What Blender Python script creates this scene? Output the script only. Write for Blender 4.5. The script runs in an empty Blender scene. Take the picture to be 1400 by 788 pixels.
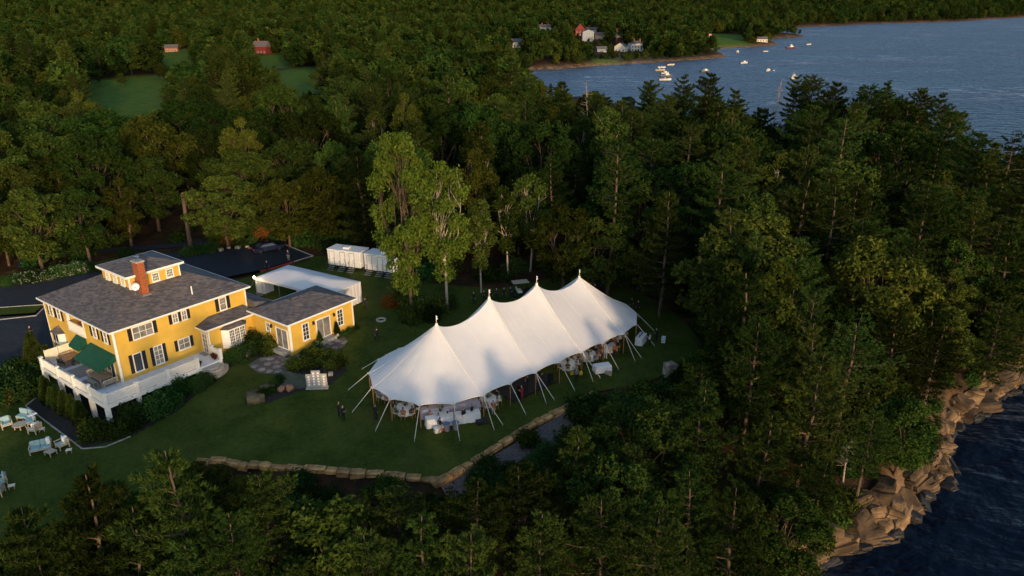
import bpy, bmesh, math, random
import numpy as np
from mathutils import Vector, Matrix
from mathutils.geometry import delaunay_2d_cdt

# ---------------------------------------------------------------- camera, sky, sun, exposure
SC = bpy.context.scene
COL = SC.collection
R = math.radians
CAM_F, CAM_PITCH, CAM_ROLL, CAM_H = 1023.5, R(20.955), R(-.521), 37.06     # focal length in pixels of a 1400 px wide picture
SUN_ELEV, SUN_AZ, SUN_POWER = R(9), R(20), 1.55     # azimuth: degrees to the right of straight behind the camera
SKY_STRENGTH, EXPOSURE = .15, 1.05

cam = bpy.data.cameras.new('camera'); cam_o = bpy.data.objects.new('camera', cam); COL.objects.link(cam_o)
cam.sensor_fit = 'HORIZONTAL'; cam.sensor_width = 36; cam.lens = 36 * CAM_F / 1400
cam.clip_start = .5; cam.clip_end = 20000
_rt = Vector((1, 0, 0)); _up = Vector((0, math.sin(CAM_PITCH), math.cos(CAM_PITCH))); _bk = Vector((0, -math.cos(CAM_PITCH), math.sin(CAM_PITCH)))
_m = Matrix((_rt, _up, _bk)).transposed().to_4x4()
cam_o.matrix_world = Matrix.Translation((0, 0, CAM_H)) @ _m @ Matrix.Rotation(CAM_ROLL, 4, 'Z')
SC.camera = cam_o

SUN_DIR = Vector((math.sin(SUN_AZ) * math.cos(SUN_ELEV), -math.cos(SUN_AZ) * math.cos(SUN_ELEV), math.sin(SUN_ELEV)))
world = bpy.data.worlds.new('World'); SC.world = world; world.use_nodes = True
_nt = world.node_tree; _bg = _nt.nodes['Background']
_sky = _nt.nodes.new('ShaderNodeTexSky'); _sky.sky_type = 'NISHITA'; _sky.sun_disc = False
_sky.sun_elevation = SUN_ELEV; _sky.sun_rotation = math.atan2(SUN_DIR.x, SUN_DIR.y); _sky.altitude = 20
_sky.air_density = 1.0; _sky.dust_density = 1.2; _sky.ozone_density = 1.8
_nt.links.new(_sky.outputs[0], _bg.inputs[0]); _bg.inputs[1].default_value = SKY_STRENGTH
_sl = bpy.data.lights.new('sun', 'SUN'); _sl.energy = SUN_POWER; _sl.angle = R(3); _sl.color = (1, .68, .40)
sun_o = bpy.data.objects.new('sun', _sl); COL.objects.link(sun_o)
sun_o.rotation_euler = SUN_DIR.to_track_quat('Z', 'Y').to_euler(); sun_o.location = SUN_DIR * 400
SC.view_settings.view_transform = 'Standard'; SC.view_settings.look = 'None'
SC.view_settings.exposure = EXPOSURE; SC.view_settings.gamma = 1; SC.view_settings.use_curve_mapping = False
SC.cycles.max_bounces = 6; SC.cycles.diffuse_bounces = 3; SC.cycles.glossy_bounces = 2; SC.cycles.transmission_bounces = 4
SC.cycles.transparent_max_bounces = 4; SC.cycles.caustics_reflective = False; SC.cycles.caustics_refractive = False
SC.cycles.use_denoising = True; SC.cycles.use_adaptive_sampling = True; SC.cycles.adaptive_threshold = .01; SC.cycles.denoising_prefilter = 'ACCURATE'

# ---------------------------------------------------------------- survey helpers: a sight line of the photograph to a place
def sight(px, py):
    a, b = px - 700, py - 394
    c, s = math.cos(CAM_ROLL), math.sin(CAM_ROLL)
    x, y = a * c + b * s, -a * s + b * c
    cp, sp = math.cos(CAM_PITCH), math.sin(CAM_PITCH)
    return x / CAM_F, cp - y / CAM_F * sp, -sp - y / CAM_F * cp
def P(px, py, z):
    v = sight(px, py); t = (z - CAM_H) / v[2]
    return Vector((v[0] * t, v[1] * t, z))
def proj(x, y, z):
    cp, sp = math.cos(CAM_PITCH), math.sin(CAM_PITCH); z = z - CAM_H
    d = y * cp - z * sp; u = y * sp + z * cp
    a, b = CAM_F * x / d, -CAM_F * u / d; c, s = math.cos(CAM_ROLL), math.sin(CAM_ROLL)
    return 700 + a * c - b * s, 394 + a * s + b * c, d

# ---------------------------------------------------------------- materials
MATS = {}
def mat(name, col, rough=.7, noise=0, nscale=5., bump=0, bscale=20., metal=0, spec=.4, col2=None, coat=0, detail=4, stretch=None, lines=None):
    if name in MATS: return MATS[name]
    m = bpy.data.materials.new(name); m.use_nodes = True; n = m.node_tree.nodes; l = m.node_tree.links
    b = n['Principled BSDF']; b.inputs['Roughness'].default_value = rough; b.inputs['Metallic'].default_value = metal
    b.inputs['Specular IOR Level'].default_value = spec; b.inputs['Coat Weight'].default_value = coat
    b.inputs['Base Color'].default_value = (*col, 1)
    tc = n.new('ShaderNodeTexCoord'); mp = n.new('ShaderNodeMapping'); l.new(tc.outputs['Object'], mp.inputs[0])
    if stretch: mp.inputs['Scale'].default_value = stretch
    if noise or col2:
        t = n.new('ShaderNodeTexNoise'); t.inputs['Scale'].default_value = nscale; t.inputs['Detail'].default_value = detail
        l.new(mp.outputs[0], t.inputs['Vector'])
        r = n.new('ShaderNodeValToRGB'); l.new(t.outputs[0], r.inputs[0])
        c2 = col2 or tuple(min(1, c * (1 + noise)) for c in col); c1 = col if col2 else tuple(c * (1 - noise) for c in col)
        r.color_ramp.elements[0].position = .36; r.color_ramp.elements[1].position = .64
        r.color_ramp.elements[0].color = (*c1, 1); r.color_ramp.elements[1].color = (*c2, 1)
        l.new(r.outputs[0], b.inputs['Base Color'])
    if bump:
        t = n.new('ShaderNodeTexNoise'); t.inputs['Scale'].default_value = bscale; t.inputs['Detail'].default_value = 5
        l.new(mp.outputs[0], t.inputs['Vector'])
        k = n.new('ShaderNodeBump'); k.inputs['Strength'].default_value = bump; k.inputs['Distance'].default_value = .1
        l.new(t.outputs[0], k.inputs['Height']); l.new(k.outputs[0], b.inputs['Normal'])
    if lines:                                        # clapboards / deck boards: (axis, pitch in m)
        w = n.new('ShaderNodeTexWave'); w.bands_direction = lines[0]; w.wave_profile = 'SAW'
        w.inputs['Scale'].default_value = math.pi / 10 / lines[1]; w.inputs['Distortion'].default_value = 0
        l.new(tc.outputs['Object'], w.inputs['Vector'])
        k = n.new('ShaderNodeBump'); k.inputs['Strength'].default_value = .6; k.inputs['Distance'].default_value = .02
        l.new(w.outputs[1], k.inputs['Height']); l.new(k.outputs[0], b.inputs['Normal'])
    MATS[name] = m; return m
def emis(name, col, s):
    m = mat(name, col); b = m.node_tree.nodes['Principled BSDF']
    b.inputs['Emission Color'].default_value = (*col, 1); b.inputs['Emission Strength'].default_value = s; return m
def leaf_mat(name, c1, c2, trans=.2, var=.55):
    m = bpy.data.materials.new(name); m.use_nodes = True; n = m.node_tree.nodes; l = m.node_tree.links
    n.remove(n['Principled BSDF']); out = n['Material Output']
    at = n.new('ShaderNodeAttribute'); at.attribute_name = 'tint'
    oi = n.new('ShaderNodeObjectInfo')
    rp = n.new('ShaderNodeValToRGB'); rp.color_ramp.elements[0].color = (*c1, 1); rp.color_ramp.elements[1].color = (*c2, 1)
    l.new(at.outputs['Fac'], rp.inputs[0])
    hs = n.new('ShaderNodeHueSaturation'); l.new(rp.outputs[0], hs.inputs['Color'])
    mr = n.new('ShaderNodeMapRange'); mr.inputs[3].default_value = 1 - var; mr.inputs[4].default_value = 1 + var * .9
    l.new(oi.outputs['Random'], mr.inputs[0]); l.new(mr.outputs[0], hs.inputs['Value'])
    ml = n.new('ShaderNodeMath'); ml.operation = 'MULTIPLY'; ml.inputs[1].default_value = 7.31; l.new(oi.outputs['Random'], ml.inputs[0])
    fr = n.new('ShaderNodeMath'); fr.operation = 'FRACT'; l.new(ml.outputs[0], fr.inputs[0])
    mh = n.new('ShaderNodeMapRange'); mh.inputs[3].default_value = .484; mh.inputs[4].default_value = .53
    l.new(fr.outputs[0], mh.inputs[0]); l.new(mh.outputs[0], hs.inputs['Hue'])
    d = n.new('ShaderNodeBsdfDiffuse'); t = n.new('ShaderNodeBsdfTranslucent'); mx = n.new('ShaderNodeMixShader'); mx.inputs[0].default_value = trans
    l.new(hs.outputs[0], d.inputs[0]); l.new(hs.outputs[0], t.inputs[0]); l.new(d.outputs[0], mx.inputs[1]); l.new(t.outputs[0], mx.inputs[2])
    l.new(mx.outputs[0], out.inputs[0]); MATS[name] = m; return m

M = MATS
leaf_mat('needles', (.010, .025, .006), (.064, .089, .017))
leaf_mat('leaves', (.010, .025, .006), (.070, .092, .015))
leaf_mat('leaves_gold', (.045, .075, .010), (.160, .178, .026), .35, .1)
leaf_mat('shrub_leaves', (.018, .045, .011), (.050, .095, .022))
leaf_mat('red_leaves', (.20, .03, .012), (.30, .06, .02), .3, .2)
leaf_mat('amber_leaves', (.16, .07, .02), (.24, .11, .03), .3, .2)
leaf_mat('blossom', (.45, .45, .34), (.62, .60, .45), .3, .1)
leaf_mat('lavender', (.10, .14, .09), (.26, .28, .24), .3, .1)
mat('bark', (.10, .065, .042), .9, .45, 3, .6, 12, stretch=(3, 3, .6))
mat('bark_pale', (.34, .28, .22), .85, .35, 4, .3, 14, stretch=(1, 1, 3))
mat('deadwood', (.30, .25, .20), .9, .3, 4)
mat('yellow', (.63, .39, .06), .6, .07, .9, lines=('Z', .14))
mat('white_trim', (.78, .76, .70), .5, .04, 2)
mat('white_deck', (.66, .69, .72), .55, .08, 3)
mat('shutter', (.012, .014, .018), .5)
mat('glass', (.035, .042, .05), .06, spec=.8)
mat('curtain_glass', (.20, .19, .17), .12, .3, 1.5, spec=.7)
mat('brick', (.30, .085, .030), .85, .4, 9, .4, 30)
mat('stone_cap', (.36, .34, .30), .8, .2, 6)
mat('awning', (.002, .066, .032), .8, .1, 2)
mat('screen_cloth', (.72, .66, .50), .8, .06, 2)
mat('grey_metal', (.35, .36, .38), .4, metal=.6)
mat('black_metal', (.015, .015, .017), .45)
mat('foundation', (.20, .20, .19), .9, .25, 4)
mat('under_deck_shade', (.03, .03, .03), .9)  # near-black: the shade below the deck, put into a colour
mat('teak', (.30, .22, .14), .7, .25, 5, stretch=(1, 8, 1))
mat('weathered_wood', (.42, .35, .26), .75, .2, 5)
mat('cushion', (.27, .42, .45), .85, .1, 5)
mat('white_cloth', (.78, .77, .75), .8, .04, 3)
mat('grey_rug', (.30, .29, .28), .95, .15, 6)
mat('terracotta', (.34, .16, .09), .8, .15, 6)
mat('asphalt', (.013, .016, .022), .85, .25, 1.2, .3, 60)
mat('concrete', (.30, .29, .26), .85, .2, 3)
mat('flagstone', (.23, .21, .18), .85, .35, 1.3, .3, 12)
mat('wall_stone', (.52, .265, .09), .88, .5, 1.1, .7, 5)
mat('granite', (.33, .27, .205), .9, .35, 1.7, .8, 6)
mat('mossy_rock', (.13, .10, .05), .95, .4, 1.5, .7, 6)
mat('wet_rock', (.022, .018, .014), .5, .4, 1.5, .6, 6)
mat('rock', (.150, .092, .044), .95, .6, .8, 1.0, 3.0)
def vary(name, lo, hi):
    """each object of this material a little lighter or darker"""
    m = M[name]; n = m.node_tree.nodes; l = m.node_tree.links; b = n['Principled BSDF']; src = b.inputs['Base Color'].links[0].from_socket; oi = n.new('ShaderNodeObjectInfo'); mr = n.new('ShaderNodeMapRange'); mr.inputs[3].default_value = lo; mr.inputs[4].default_value = hi; l.new(oi.outputs['Random'], mr.inputs[0]); hs = n.new('ShaderNodeHueSaturation'); l.new(mr.outputs[0], hs.inputs['Value']); l.new(src, hs.inputs['Color']); l.new(hs.outputs[0], b.inputs['Base Color'])
vary('rock', .3, 1.25); vary('wall_stone', .6, 1.2); vary('flagstone', .7, 1.2)
mat('mulch', (.022, .016, .012), .95, .4, 6, .6, 25)
mat('gravel', (.13, .10, .09), .95, .4, 8, .6, 30)
mat('red_paint', (.36, .035, .03), .7, .1, 4)
mat('trailer_white', (.72, .72, .70), .4, .05, 2)
mat('car_paint', (.008, .012, .035), .22, coat=.6)
mat('rubber', (.012, .012, .012), .8)
mat('chrome', (.55, .55, .56), .2, metal=1)
mat('rope', (.66, .60, .50), .8)
mat('pole_wood', (.30, .16, .08), .6, .2, 6)
mat('chair_wood', (.38, .24, .11), .55, .15, 6)
mat('floor_black', (.02, .018, .018), .35, .3, 2)
mat('skin', (.42, .25, .17), .6); mat('hair', (.03, .02, .014), .7)
mat('shoes', (.015, .013, .012), .6)
for k, c in dict(black=(.010, .010, .012), white=(.66, .64, .62), navy=(.02, .03, .07), pink=(.46, .20, .20), rust=(.38, .13, .05), tan=(.40, .32, .22), green=(.05, .13, .07), red=(.32, .03, .03), blue=(.10, .17, .32), grey=(.16, .16, .17)).items():
    mat('cloth_' + k, c, .85)

# ---------------------------------------------------------------- mesh building
class MB:
    """collects shapes; build() links them as one mesh object"""
    def __init__(s): s.v = []; s.f = []
    def add(s, vs, fs):
        k = len(s.v); s.v += [tuple(p) for p in vs]; s.f += [tuple(i + k for i in f) for f in fs]; return s
    def box(s, x0, x1, y0, y1, z0, z1):
        x0, x1 = sorted((x0, x1)); y0, y1 = sorted((y0, y1)); z0, z1 = sorted((z0, z1))
        return s.add([(x0, y0, z0), (x1, y0, z0), (x1, y1, z0), (x0, y1, z0), (x0, y0, z1), (x1, y0, z1), (x1, y1, z1), (x0, y1, z1)],
                     [(3, 2, 1, 0), (4, 5, 6, 7), (0, 1, 5, 4), (1, 2, 6, 5), (2, 3, 7, 6), (3, 0, 4, 7)])
    def obox(s, c, sx, sy, z0, z1, rz=0, taper=1.):
        co, si = math.cos(rz), math.sin(rz); q = []
        for z, k in ((z0, 1), (z1, taper)):
            for a, b in ((-1, -1), (1, -1), (1, 1), (-1, 1)):
                x, y = a * sx / 2 * k, b * sy / 2 * k; q.append((c[0] + x * co - y * si, c[1] + x * si + y * co, z))
        return s.add(q, [(3, 2, 1, 0), (4, 5, 6, 7), (0, 1, 5, 4), (1, 2, 6, 5), (2, 3, 7, 6), (3, 0, 4, 7)])
    def bar(s, a, b, w, h=None):
        a, b = Vector(a), Vector(b); h = h or w; d = (b - a).normalized()
        u = d.cross(Vector((0, 0, 1))); u = u.normalized() if u.length > 1e-4 else Vector((1, 0, 0)); v = u.cross(d).normalized()
        q = [p + u * i * w / 2 + v * j * h / 2 for p in (a, b) for i, j in ((-1, -1), (1, -1), (1, 1), (-1, 1))]
        return s.add(q, [(3, 2, 1, 0), (4, 5, 6, 7), (0, 1, 5, 4), (1, 2, 6, 5), (2, 3, 7, 6), (3, 0, 4, 7)])
    def tube(s, pts, rad, n=6, cap=True):
        pts = [Vector(p) for p in pts]; rad = rad if hasattr(rad, '__len__') else [rad] * len(pts); k = len(s.v)
        up = Vector((0, 0, 1))
        for i, p in enumerate(pts):
            d = (pts[min(i + 1, len(pts) - 1)] - pts[max(i - 1, 0)])
            d = d.normalized() if d.length > 1e-6 else up
            u = d.cross(Vector((.31, .95, .02))); u = u.normalized() if u.length > 1e-3 else Vector((1, 0, 0)); v = d.cross(u)
            for j in range(n):
                a = 2 * math.pi * j / n; s.v.append(tuple(p + (u * math.cos(a) + v * math.sin(a)) * rad[i]))
        for i in range(len(pts) - 1):
            for j in range(n):
                s.f.append((k + i * n + j, k + i * n + (j + 1) % n, k + (i + 1) * n + (j + 1) % n, k + (i + 1) * n + j))
        if cap: s.f.append(tuple(k + j for j in range(n - 1, -1, -1))); s.f.append(tuple(k + (len(pts) - 1) * n + j for j in range(n)))
        return s
    def lathe(s, prof, c=(0, 0, 0), n=16, sx=1., sy=1.):
        k = len(s.v)
        for r, z in prof:
            for j in range(n):
                a = 2 * math.pi * j / n; s.v.append((c[0] + math.cos(a) * r * sx, c[1] + math.sin(a) * r * sy, c[2] + z))
        for i in range(len(prof) - 1):
            for j in range(n): s.f.append((k + i * n + j, k + i * n + (j + 1) % n, k + (i + 1) * n + (j + 1) % n, k + (i + 1) * n + j))
        s.f.append(tuple(k + j for j in range(n - 1, -1, -1))); s.f.append(tuple(k + (len(prof) - 1) * n + j for j in range(n)))
        return s
    def prism(s, poly, z0, z1):
        n = len(poly); z0 = z0 if hasattr(z0, '__len__') else [z0] * n; z1 = z1 if hasattr(z1, '__len__') else [z1] * n
        return s.add([(p[0], p[1], z0[i]) for i, p in enumerate(poly)] + [(p[0], p[1], z1[i]) for i, p in enumerate(poly)],
                     [tuple(range(n - 1, -1, -1)), tuple(range(n, 2 * n))] + [(i, (i + 1) % n, n + (i + 1) % n, n + i) for i in range(n)])
    def mesh(s, name, m=None, smooth=False, bevel=0):
        me = bpy.data.meshes.new(name); me.from_pydata(s.v, [], s.f)
        if bevel:
            bm = bmesh.new(); bm.from_mesh(me); bmesh.ops.bevel(bm, geom=bm.edges[:], offset=bevel, segments=1, affect='EDGES'); bm.to_mesh(me); bm.free()
        if m: me.materials.append(M[m] if isinstance(m, str) else m)
        if smooth: me.shade_smooth()
        return me
    def build(s, name, m=None, parent=None, smooth=False, bevel=0):
        return link(name, s.mesh(name, m, smooth, bevel), parent)
def link(name, me, parent=None):
    o = bpy.data.objects.new(name, me); COL.objects.link(o)
    if parent: o.parent = parent
    return o
def tag(o, label=None, cat=None, group=None, kind=None):
    for k, v in (('label', label), ('category', cat), ('group', group), ('kind', kind)):
        if v: o[k] = v
    return o
def empty(name, loc=(0, 0, 0), rz=0, label=None, cat=None, group=None):
    o = bpy.data.objects.new(name, None); COL.objects.link(o); o.location = loc; o.rotation_euler = (0, 0, rz); o.empty_display_size = .3
    return tag(o, label, cat, group)
def copy_tree(o, loc=None, rz=None, label=None, group=None, scale=None, parent=None):
    c = o.copy(); COL.objects.link(c)
    if parent is not None: c.parent = parent
    if loc is not None: c.location = loc
    if rz is not None: c.rotation_euler = (0, 0, rz)
    if scale is not None: c.scale = (scale,) * 3 if not hasattr(scale, '__len__') else scale
    if label: c['label'] = label
    if group: c['group'] = group
    for ch in KIDS.get(o.name, ()): copy_tree(ch, parent=c)
    return c
KIDS = {}
def note_kids(root):
    """remember the parts of a thing that will be copied"""
    for o in COL.objects:
        if o.parent and (o.parent == root or o.parent.parent == root): KIDS.setdefault(o.parent.name, []).append(o) if o not in KIDS.get(o.parent.name, []) else None
    return root
def np_mesh(name, v, f, tint=None, m=None):
    """fast mesh from arrays; f is (n,3) or (n,4)"""
    v = np.asarray(v, np.float32); f = np.asarray(f, np.int32); me = bpy.data.meshes.new(name); k = f.shape[1]
    me.vertices.add(len(v)); me.vertices.foreach_set('co', v.ravel()); me.loops.add(f.size); me.loops.foreach_set('vertex_index', f.ravel())
    me.polygons.add(len(f)); me.polygons.foreach_set('loop_start', np.arange(0, f.size, k, dtype=np.int32))
    if tint is not None:
        a = me.attributes.new('tint', 'FLOAT', 'FACE'); a.data.foreach_set('value', np.asarray(tint, np.float32))
    me.update(calc_edges=True)
    if m: me.materials.append(M[m])
    return me
# ---------------------------------------------------------------- lie of the land
SEA = -8.0
COAST_NEAR = [(1078, 790), (1084, 773), (1117, 765), (1143, 750), (1190, 737), (1231, 716), (1243, 697), (1241, 678), (1280, 669), (1291, 654), (1287, 618), (1303, 572), (1330, 568), (1366, 540), (1400, 522)]
COAST_FAR = [(700, 97.5), (774, 94), (815, 90.5), (856, 88), (900, 85.6), (941, 83), (975, 80.5), (994, 78), (985, 72), (969, 68), (994, 66.5), (1026, 65), (1062, 62), (1064, 60), (1048, 54), (1075, 52), (1103, 50.5), (1095, 49), (1052, 47), (1058, 39.4), (1137, 35.7), (1217, 32), (1300, 30), (1400, 24)]
LAND = [(-400, -60), (-160, 8), (-80, 22), (-40, 26), (-10, 31), (10, 38), (20, 44)]
LAND += [tuple(P(x, y, SEA)[:2]) for x, y in COAST_NEAR]
LAND += [(78, 92), (100, 112), (128, 140), (138, 172), (118, 205), (86, 232), (66, 254), (50, 280), (32, 318), (14, 360), (0, 410), (-5, 470), (0, 530), (8, 558)]
LAND += [tuple(P(x, y, SEA)[:2]) for x, y in COAST_FAR]
LAND += [(2600, 2500), (9000, 4200), (9000, 16000), (-9000, 16000), (-9000, -1500), (-2500, -700)]
LAND = np.array(LAND)
def inside(poly, x, y):
    poly = np.asarray(poly); r = np.zeros(x.shape, bool); n = len(poly)
    for i in range(n):
        (x0, y0), (x1, y1) = poly[i], poly[(i + 1) % n]
        if y0 == y1: continue
        r ^= ((y0 > y) != (y1 > y)) & (x < (x1 - x0) * (y - y0) / (y1 - y0) + x0)
    return r
def dist(poly, x, y, closed=True):
    poly = np.asarray(poly); d = np.full(x.shape, 1e9); n = len(poly)
    for i in range(n if closed else n - 1):
        a, b = poly[i], poly[(i + 1) % n]; e = b - a; t = np.clip(((x - a[0]) * e[0] + (y - a[1]) * e[1]) / (e @ e + 1e-9), 0, 1)
        d = np.minimum(d, np.hypot(x - a[0] - t * e[0], y - a[1] - t * e[1]))
    return d
def sdist(poly, x, y): return np.where(inside(poly, x, y), 1, -1) * dist(poly, x, y)
def sstep(a, b, x): t = np.clip((x - a) / (b - a), 0, 1); return t * t * (3 - 2 * t)
_rg = np.random.default_rng(5); _WV = [(_rg.uniform(0, 6.3), _rg.uniform(.6, 1.4), _rg.uniform(0, 6.3)) for _ in range(24)]
def wob(x, y, s, lo=0, hi=8):
    """cheap smooth noise of wavelength about s metres, -1..1"""
    r = 0
    for a, k, ph in _WV[lo:hi]: r = r + np.sin((x * math.cos(a) + y * math.sin(a)) * 6.283 / s * k + ph)
    return r / (hi - lo) * 1.6
# house frame: u along the long front wall, v along the left wall
HO, HTH = Vector((-39.39, 67.24, 0)), .922
HU, HV = Vector((math.cos(HTH), math.sin(HTH), 0)), Vector((-math.sin(HTH), math.cos(HTH), 0))
def hw(u, v, z=0): p = HO + HU * u + HV * v; return Vector((p.x, p.y, z))
CTRL = [(0, 65, 0), (-10, 60, 0), (10, 75, 0), (16, 86, .2), (22, 80, 0), (2, 55, -.1), (-16, 62, 0), (-18, 54, -.4), (-44, 60, -1.3), (-41, 51, -1.5), (-52, 66, -1.3), (-36, 57, -1.25), (-29, 52, -1.0), (-60, 55, -1.6),
        (*hw(8, -5)[:2], .95), (*hw(3, -5)[:2], .1), (*hw(-3.5, -4.5)[:2], -1.2), (*hw(-3.5, 1)[:2], -1.35), (*hw(-3.5, 7)[:2], -1.35), (*hw(-3.5, 12)[:2], -1.2), (*hw(18, -10)[:2], 1.45), (*hw(24, -9)[:2], 1.45), (*hw(13, -7)[:2], 1.4), (-19, 68, .7), (-22, 65, .35), (-12, 78, 1.0),
        (*hw(25, -5)[:2], 1.55), (-26, 90, 1.6), (-21, 99, 1.7), (-38, 106, 1.5), (-50, 100, 1.3), (-62, 86, .9), (-72, 78, .6), (-80, 95, 1.2), (0, 100, 1.4), (0, 115, 2), (30, 110, 1.5), (40, 80, -1), (-60, 150, 2.5), (0, 150, 2.5), (60, 130, 1.0), (-100, 120, 2), (-80, 60, -1.8), (-75, 40, -3), (-30, 40, -3), (0, 46, -2.5), (20, 56, -2.2), (30, 66, -1.8), (90, 150, 0), (0, 210, 3)]
CTRL = np.array(CTRL)
# the lawn; its lower edge is the top of the stone walls
WALL_RIGHT = [(590, 656), (612, 645), (640, 630), (672, 612), (705, 592), (735, 575), (765, 561), (800, 544), (812, 536)]
WALL_LEFT = [(268, 630), (300, 630), (335, 637), (370, 640), (405, 644), (440, 646), (480, 649), (520, 651), (548, 654)]
def base_z(x, y):
    x, y = np.asarray(x, float), np.asarray(y, float); w = 0; z = 0
    for cx, cy, cz in CTRL:
        d2 = (x - cx) ** 2 + (y - cy) ** 2; k = np.exp(-d2 / 98.) + 30. / (d2 + 60) ** 2; w = w + k; z = z + k * cz
    return z / w
_e = [tuple(P(a, b, -.1)[:2]) for a, b in WALL_RIGHT]; _l = [tuple(P(a, b, -.55)[:2]) for a, b in WALL_LEFT]
LAWN = [(-58, 43), (-46, 41.5), (-36, 46), (-31, 50.5)] + _l + _e + [tuple(P(a, b, -.1)[:2]) for a, b in ((850, 528), (885, 520), (935, 500), (960, 470), (935, 440), (905, 418), (850, 392), (800, 385))] + [(-2, 93), (-12, 95), (-14.5, 103), (-30, 107), (-30, 104.5), (-31.5, 103.4), (-34.5, 101.2), (-38.5, 96), (-38.5, 84), (-47, 79.5), (-56, 74), (-66, 66), (-70, 55)]
LAWN = np.array(LAWN)
FRONT = np.array([(-70, 38)] + [tuple(q) for q in LAWN[:4]] + _l + _e + [tuple(LAWN[4 + len(_l) + len(_e)])] + [(40, 84)])
DRIVE_PX = [(-90, 396), (140, 371), (225, 347), (335, 340), (350, 335), (392, 335), (428, 351), (345, 374), (290, 384), (200, 392), (125, 415), (92, 445), (84, 470), (40, 482), (-90, 492), (-90, 434), (48, 426), (66, 411), (-90, 420)]
DRIVE = np.array([P(a, b, 1.3)[:2] for a, b in DRIVE_PX])
DRIVE_AREA = np.array([P(a, b, 1.3)[:2] for a, b in ((-140, 376), (60, 366), (140, 360), (225, 340), (395, 330), (440, 351), (345, 384), (125, 432), (92, 478), (-140, 504))])
def land_z(x, y):
    x, y = np.asarray(x, float), np.asarray(y, float)
    d = sdist(LAND, x, y) + wob(x, y, 9, 0, 6) * .9 * (y < 250)
    b = base_z(x, y)
    near = 1 - sstep(180, 330, np.hypot(x, y - 60))
    far = 1.8 + wob(x, y, 260) * 2.5 + sstep(450, 1000, y) * 3 + sstep(900, 2600, y + np.abs(x) * .15) * 75 + sstep(1300, 1750, y) * sstep(250, 800, x) * 26
    far = far - 8.5 * np.exp(-((x - 125) / 95) ** 2 - ((y - 640) / 110) ** 2) - 8 * np.exp(-((x - 260) / 90) ** 2 - ((y - 790) / 90) ** 2)
    b = b * near + far * (1 - near) + wob(x, y, 23, 8, 14) * .35 * sstep(0, 6, -np.maximum(sdist(LAWN, x, y), sdist(DRIVE_AREA, x, y)))
    # the bank below the stone walls
    b = b - np.where((y < 84) & (x > -72) & (x < 45), sstep(.1, 1.6, dist(FRONT, x, y, False)) * 1.1 * (~inside(LAWN, x, y)) * (sdist(LAWN, x, y) > -30), 0)
    b = np.where(y > 300, np.minimum(b, SEA + 2.2 + np.maximum(d, 0) * .085), b)
    lc = np.where(y < 260, 15, 9)
    t = np.clip(d / lc, 0, 1); s = np.where(t < .14, t / .14 * .45, .45 + .55 * np.clip((t - .14) / .86, 0, 1) ** .9)
    z = SEA - .3 + (np.maximum(b, SEA + 1) - SEA + .3) * s
    return np.where(d < 0, SEA - .3 + np.maximum(d * .4, -4), z)
def bz(x, y): return float(base_z(np.array([x]), np.array([y]))[0])
def G(px, py, up=0.):
    """the place on the ground that a sight line meets"""
    z = 0.
    for _ in range(8): p = P(px, py, z + up); z = bz(p.x, p.y)
    return Vector((p.x, p.y, z))

def _axis(flo, fhi, st, up, down):
    """grid lines: even steps st from flo to fhi, then growing steps, each capped up to a given reach: [(reach, cap)]"""
    a = list(np.arange(flo, fhi + .01, st))
    for sgn, caps in ((1, up), (-1, down)):
        s_ = st
        for reach, cap in caps:
            while (a[-1] < reach) if sgn > 0 else (a[0] > reach):
                s_ = min(s_ * 1.12, cap)
                if sgn > 0: a.append(a[-1] + s_)
                else: a.insert(0, a[0] - s_)
    return np.array(a)
gx = _axis(-85, 95, 1.4, [(460, 7), (1500, 22), (8000, 900)], [(-400, 16), (-1600, 30), (-8000, 900)])
gy = _axis(18, 130, 1.4, [(900, 7), (1800, 18), (3000, 60), (12000, 1500)], [(-600, 200)])
X, Y = np.meshgrid(gx, gy); Zg = land_z(X, Y); ZL = Zg.copy()
def gz(x, y):
    """ground height, read off the grid"""
    i = min(max(int(np.searchsorted(gx, x)) - 1, 0), len(gx) - 2); j = min(max(int(np.searchsorted(gy, y)) - 1, 0), len(gy) - 2)
    a = (x - gx[i]) / (gx[i + 1] - gx[i]); b = (y - gy[j]) / (gy[j + 1] - gy[j])
    return float((ZL[j, i] * (1 - a) + ZL[j, i + 1] * a) * (1 - b) + (ZL[j + 1, i] * (1 - a) + ZL[j + 1, i + 1] * a) * b)
ALLCUT = [LAWN]
Zg = Zg - .45 * sstep(.3, 1.5, np.maximum(sdist(LAWN, X, Y), sdist(DRIVE_AREA, X, Y) - .5))
nx, ny = len(gx), len(gy)
ii = (np.arange(ny - 1)[:, None] * nx + np.arange(nx - 1)[None, :]).ravel()
m = bpy.data.materials.new('ground'); m.use_nodes = True; n = m.node_tree.nodes; l = m.node_tree.links; b = n['Principled BSDF']; b.inputs['Roughness'].default_value = .95; b.inputs['Specular IOR Level'].default_value = .03
at_ = n.new('ShaderNodeAttribute'); at_.attribute_name = 'field'; ar = n.new('ShaderNodeAttribute'); ar.attribute_name = 'rocky'
tc = n.new('ShaderNodeTexCoord'); t1 = n.new('ShaderNodeTexNoise'); t1.inputs['Scale'].default_value = .35; t1.inputs['Detail'].default_value = 8; t1.inputs['Roughness'].default_value = .7; l.new(tc.outputs['Object'], t1.inputs['Vector'])
def ramp(nt, src, c1, c2, p1=.4, p2=.6):
    r = nt.nodes.new('ShaderNodeValToRGB'); r.color_ramp.elements[0].color = (*c1, 1); r.color_ramp.elements[1].color = (*c2, 1); r.color_ramp.elements[0].position = p1; r.color_ramp.elements[1].position = p2
    nt.links.new(src, r.inputs[0]); return r.outputs[0]
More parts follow.
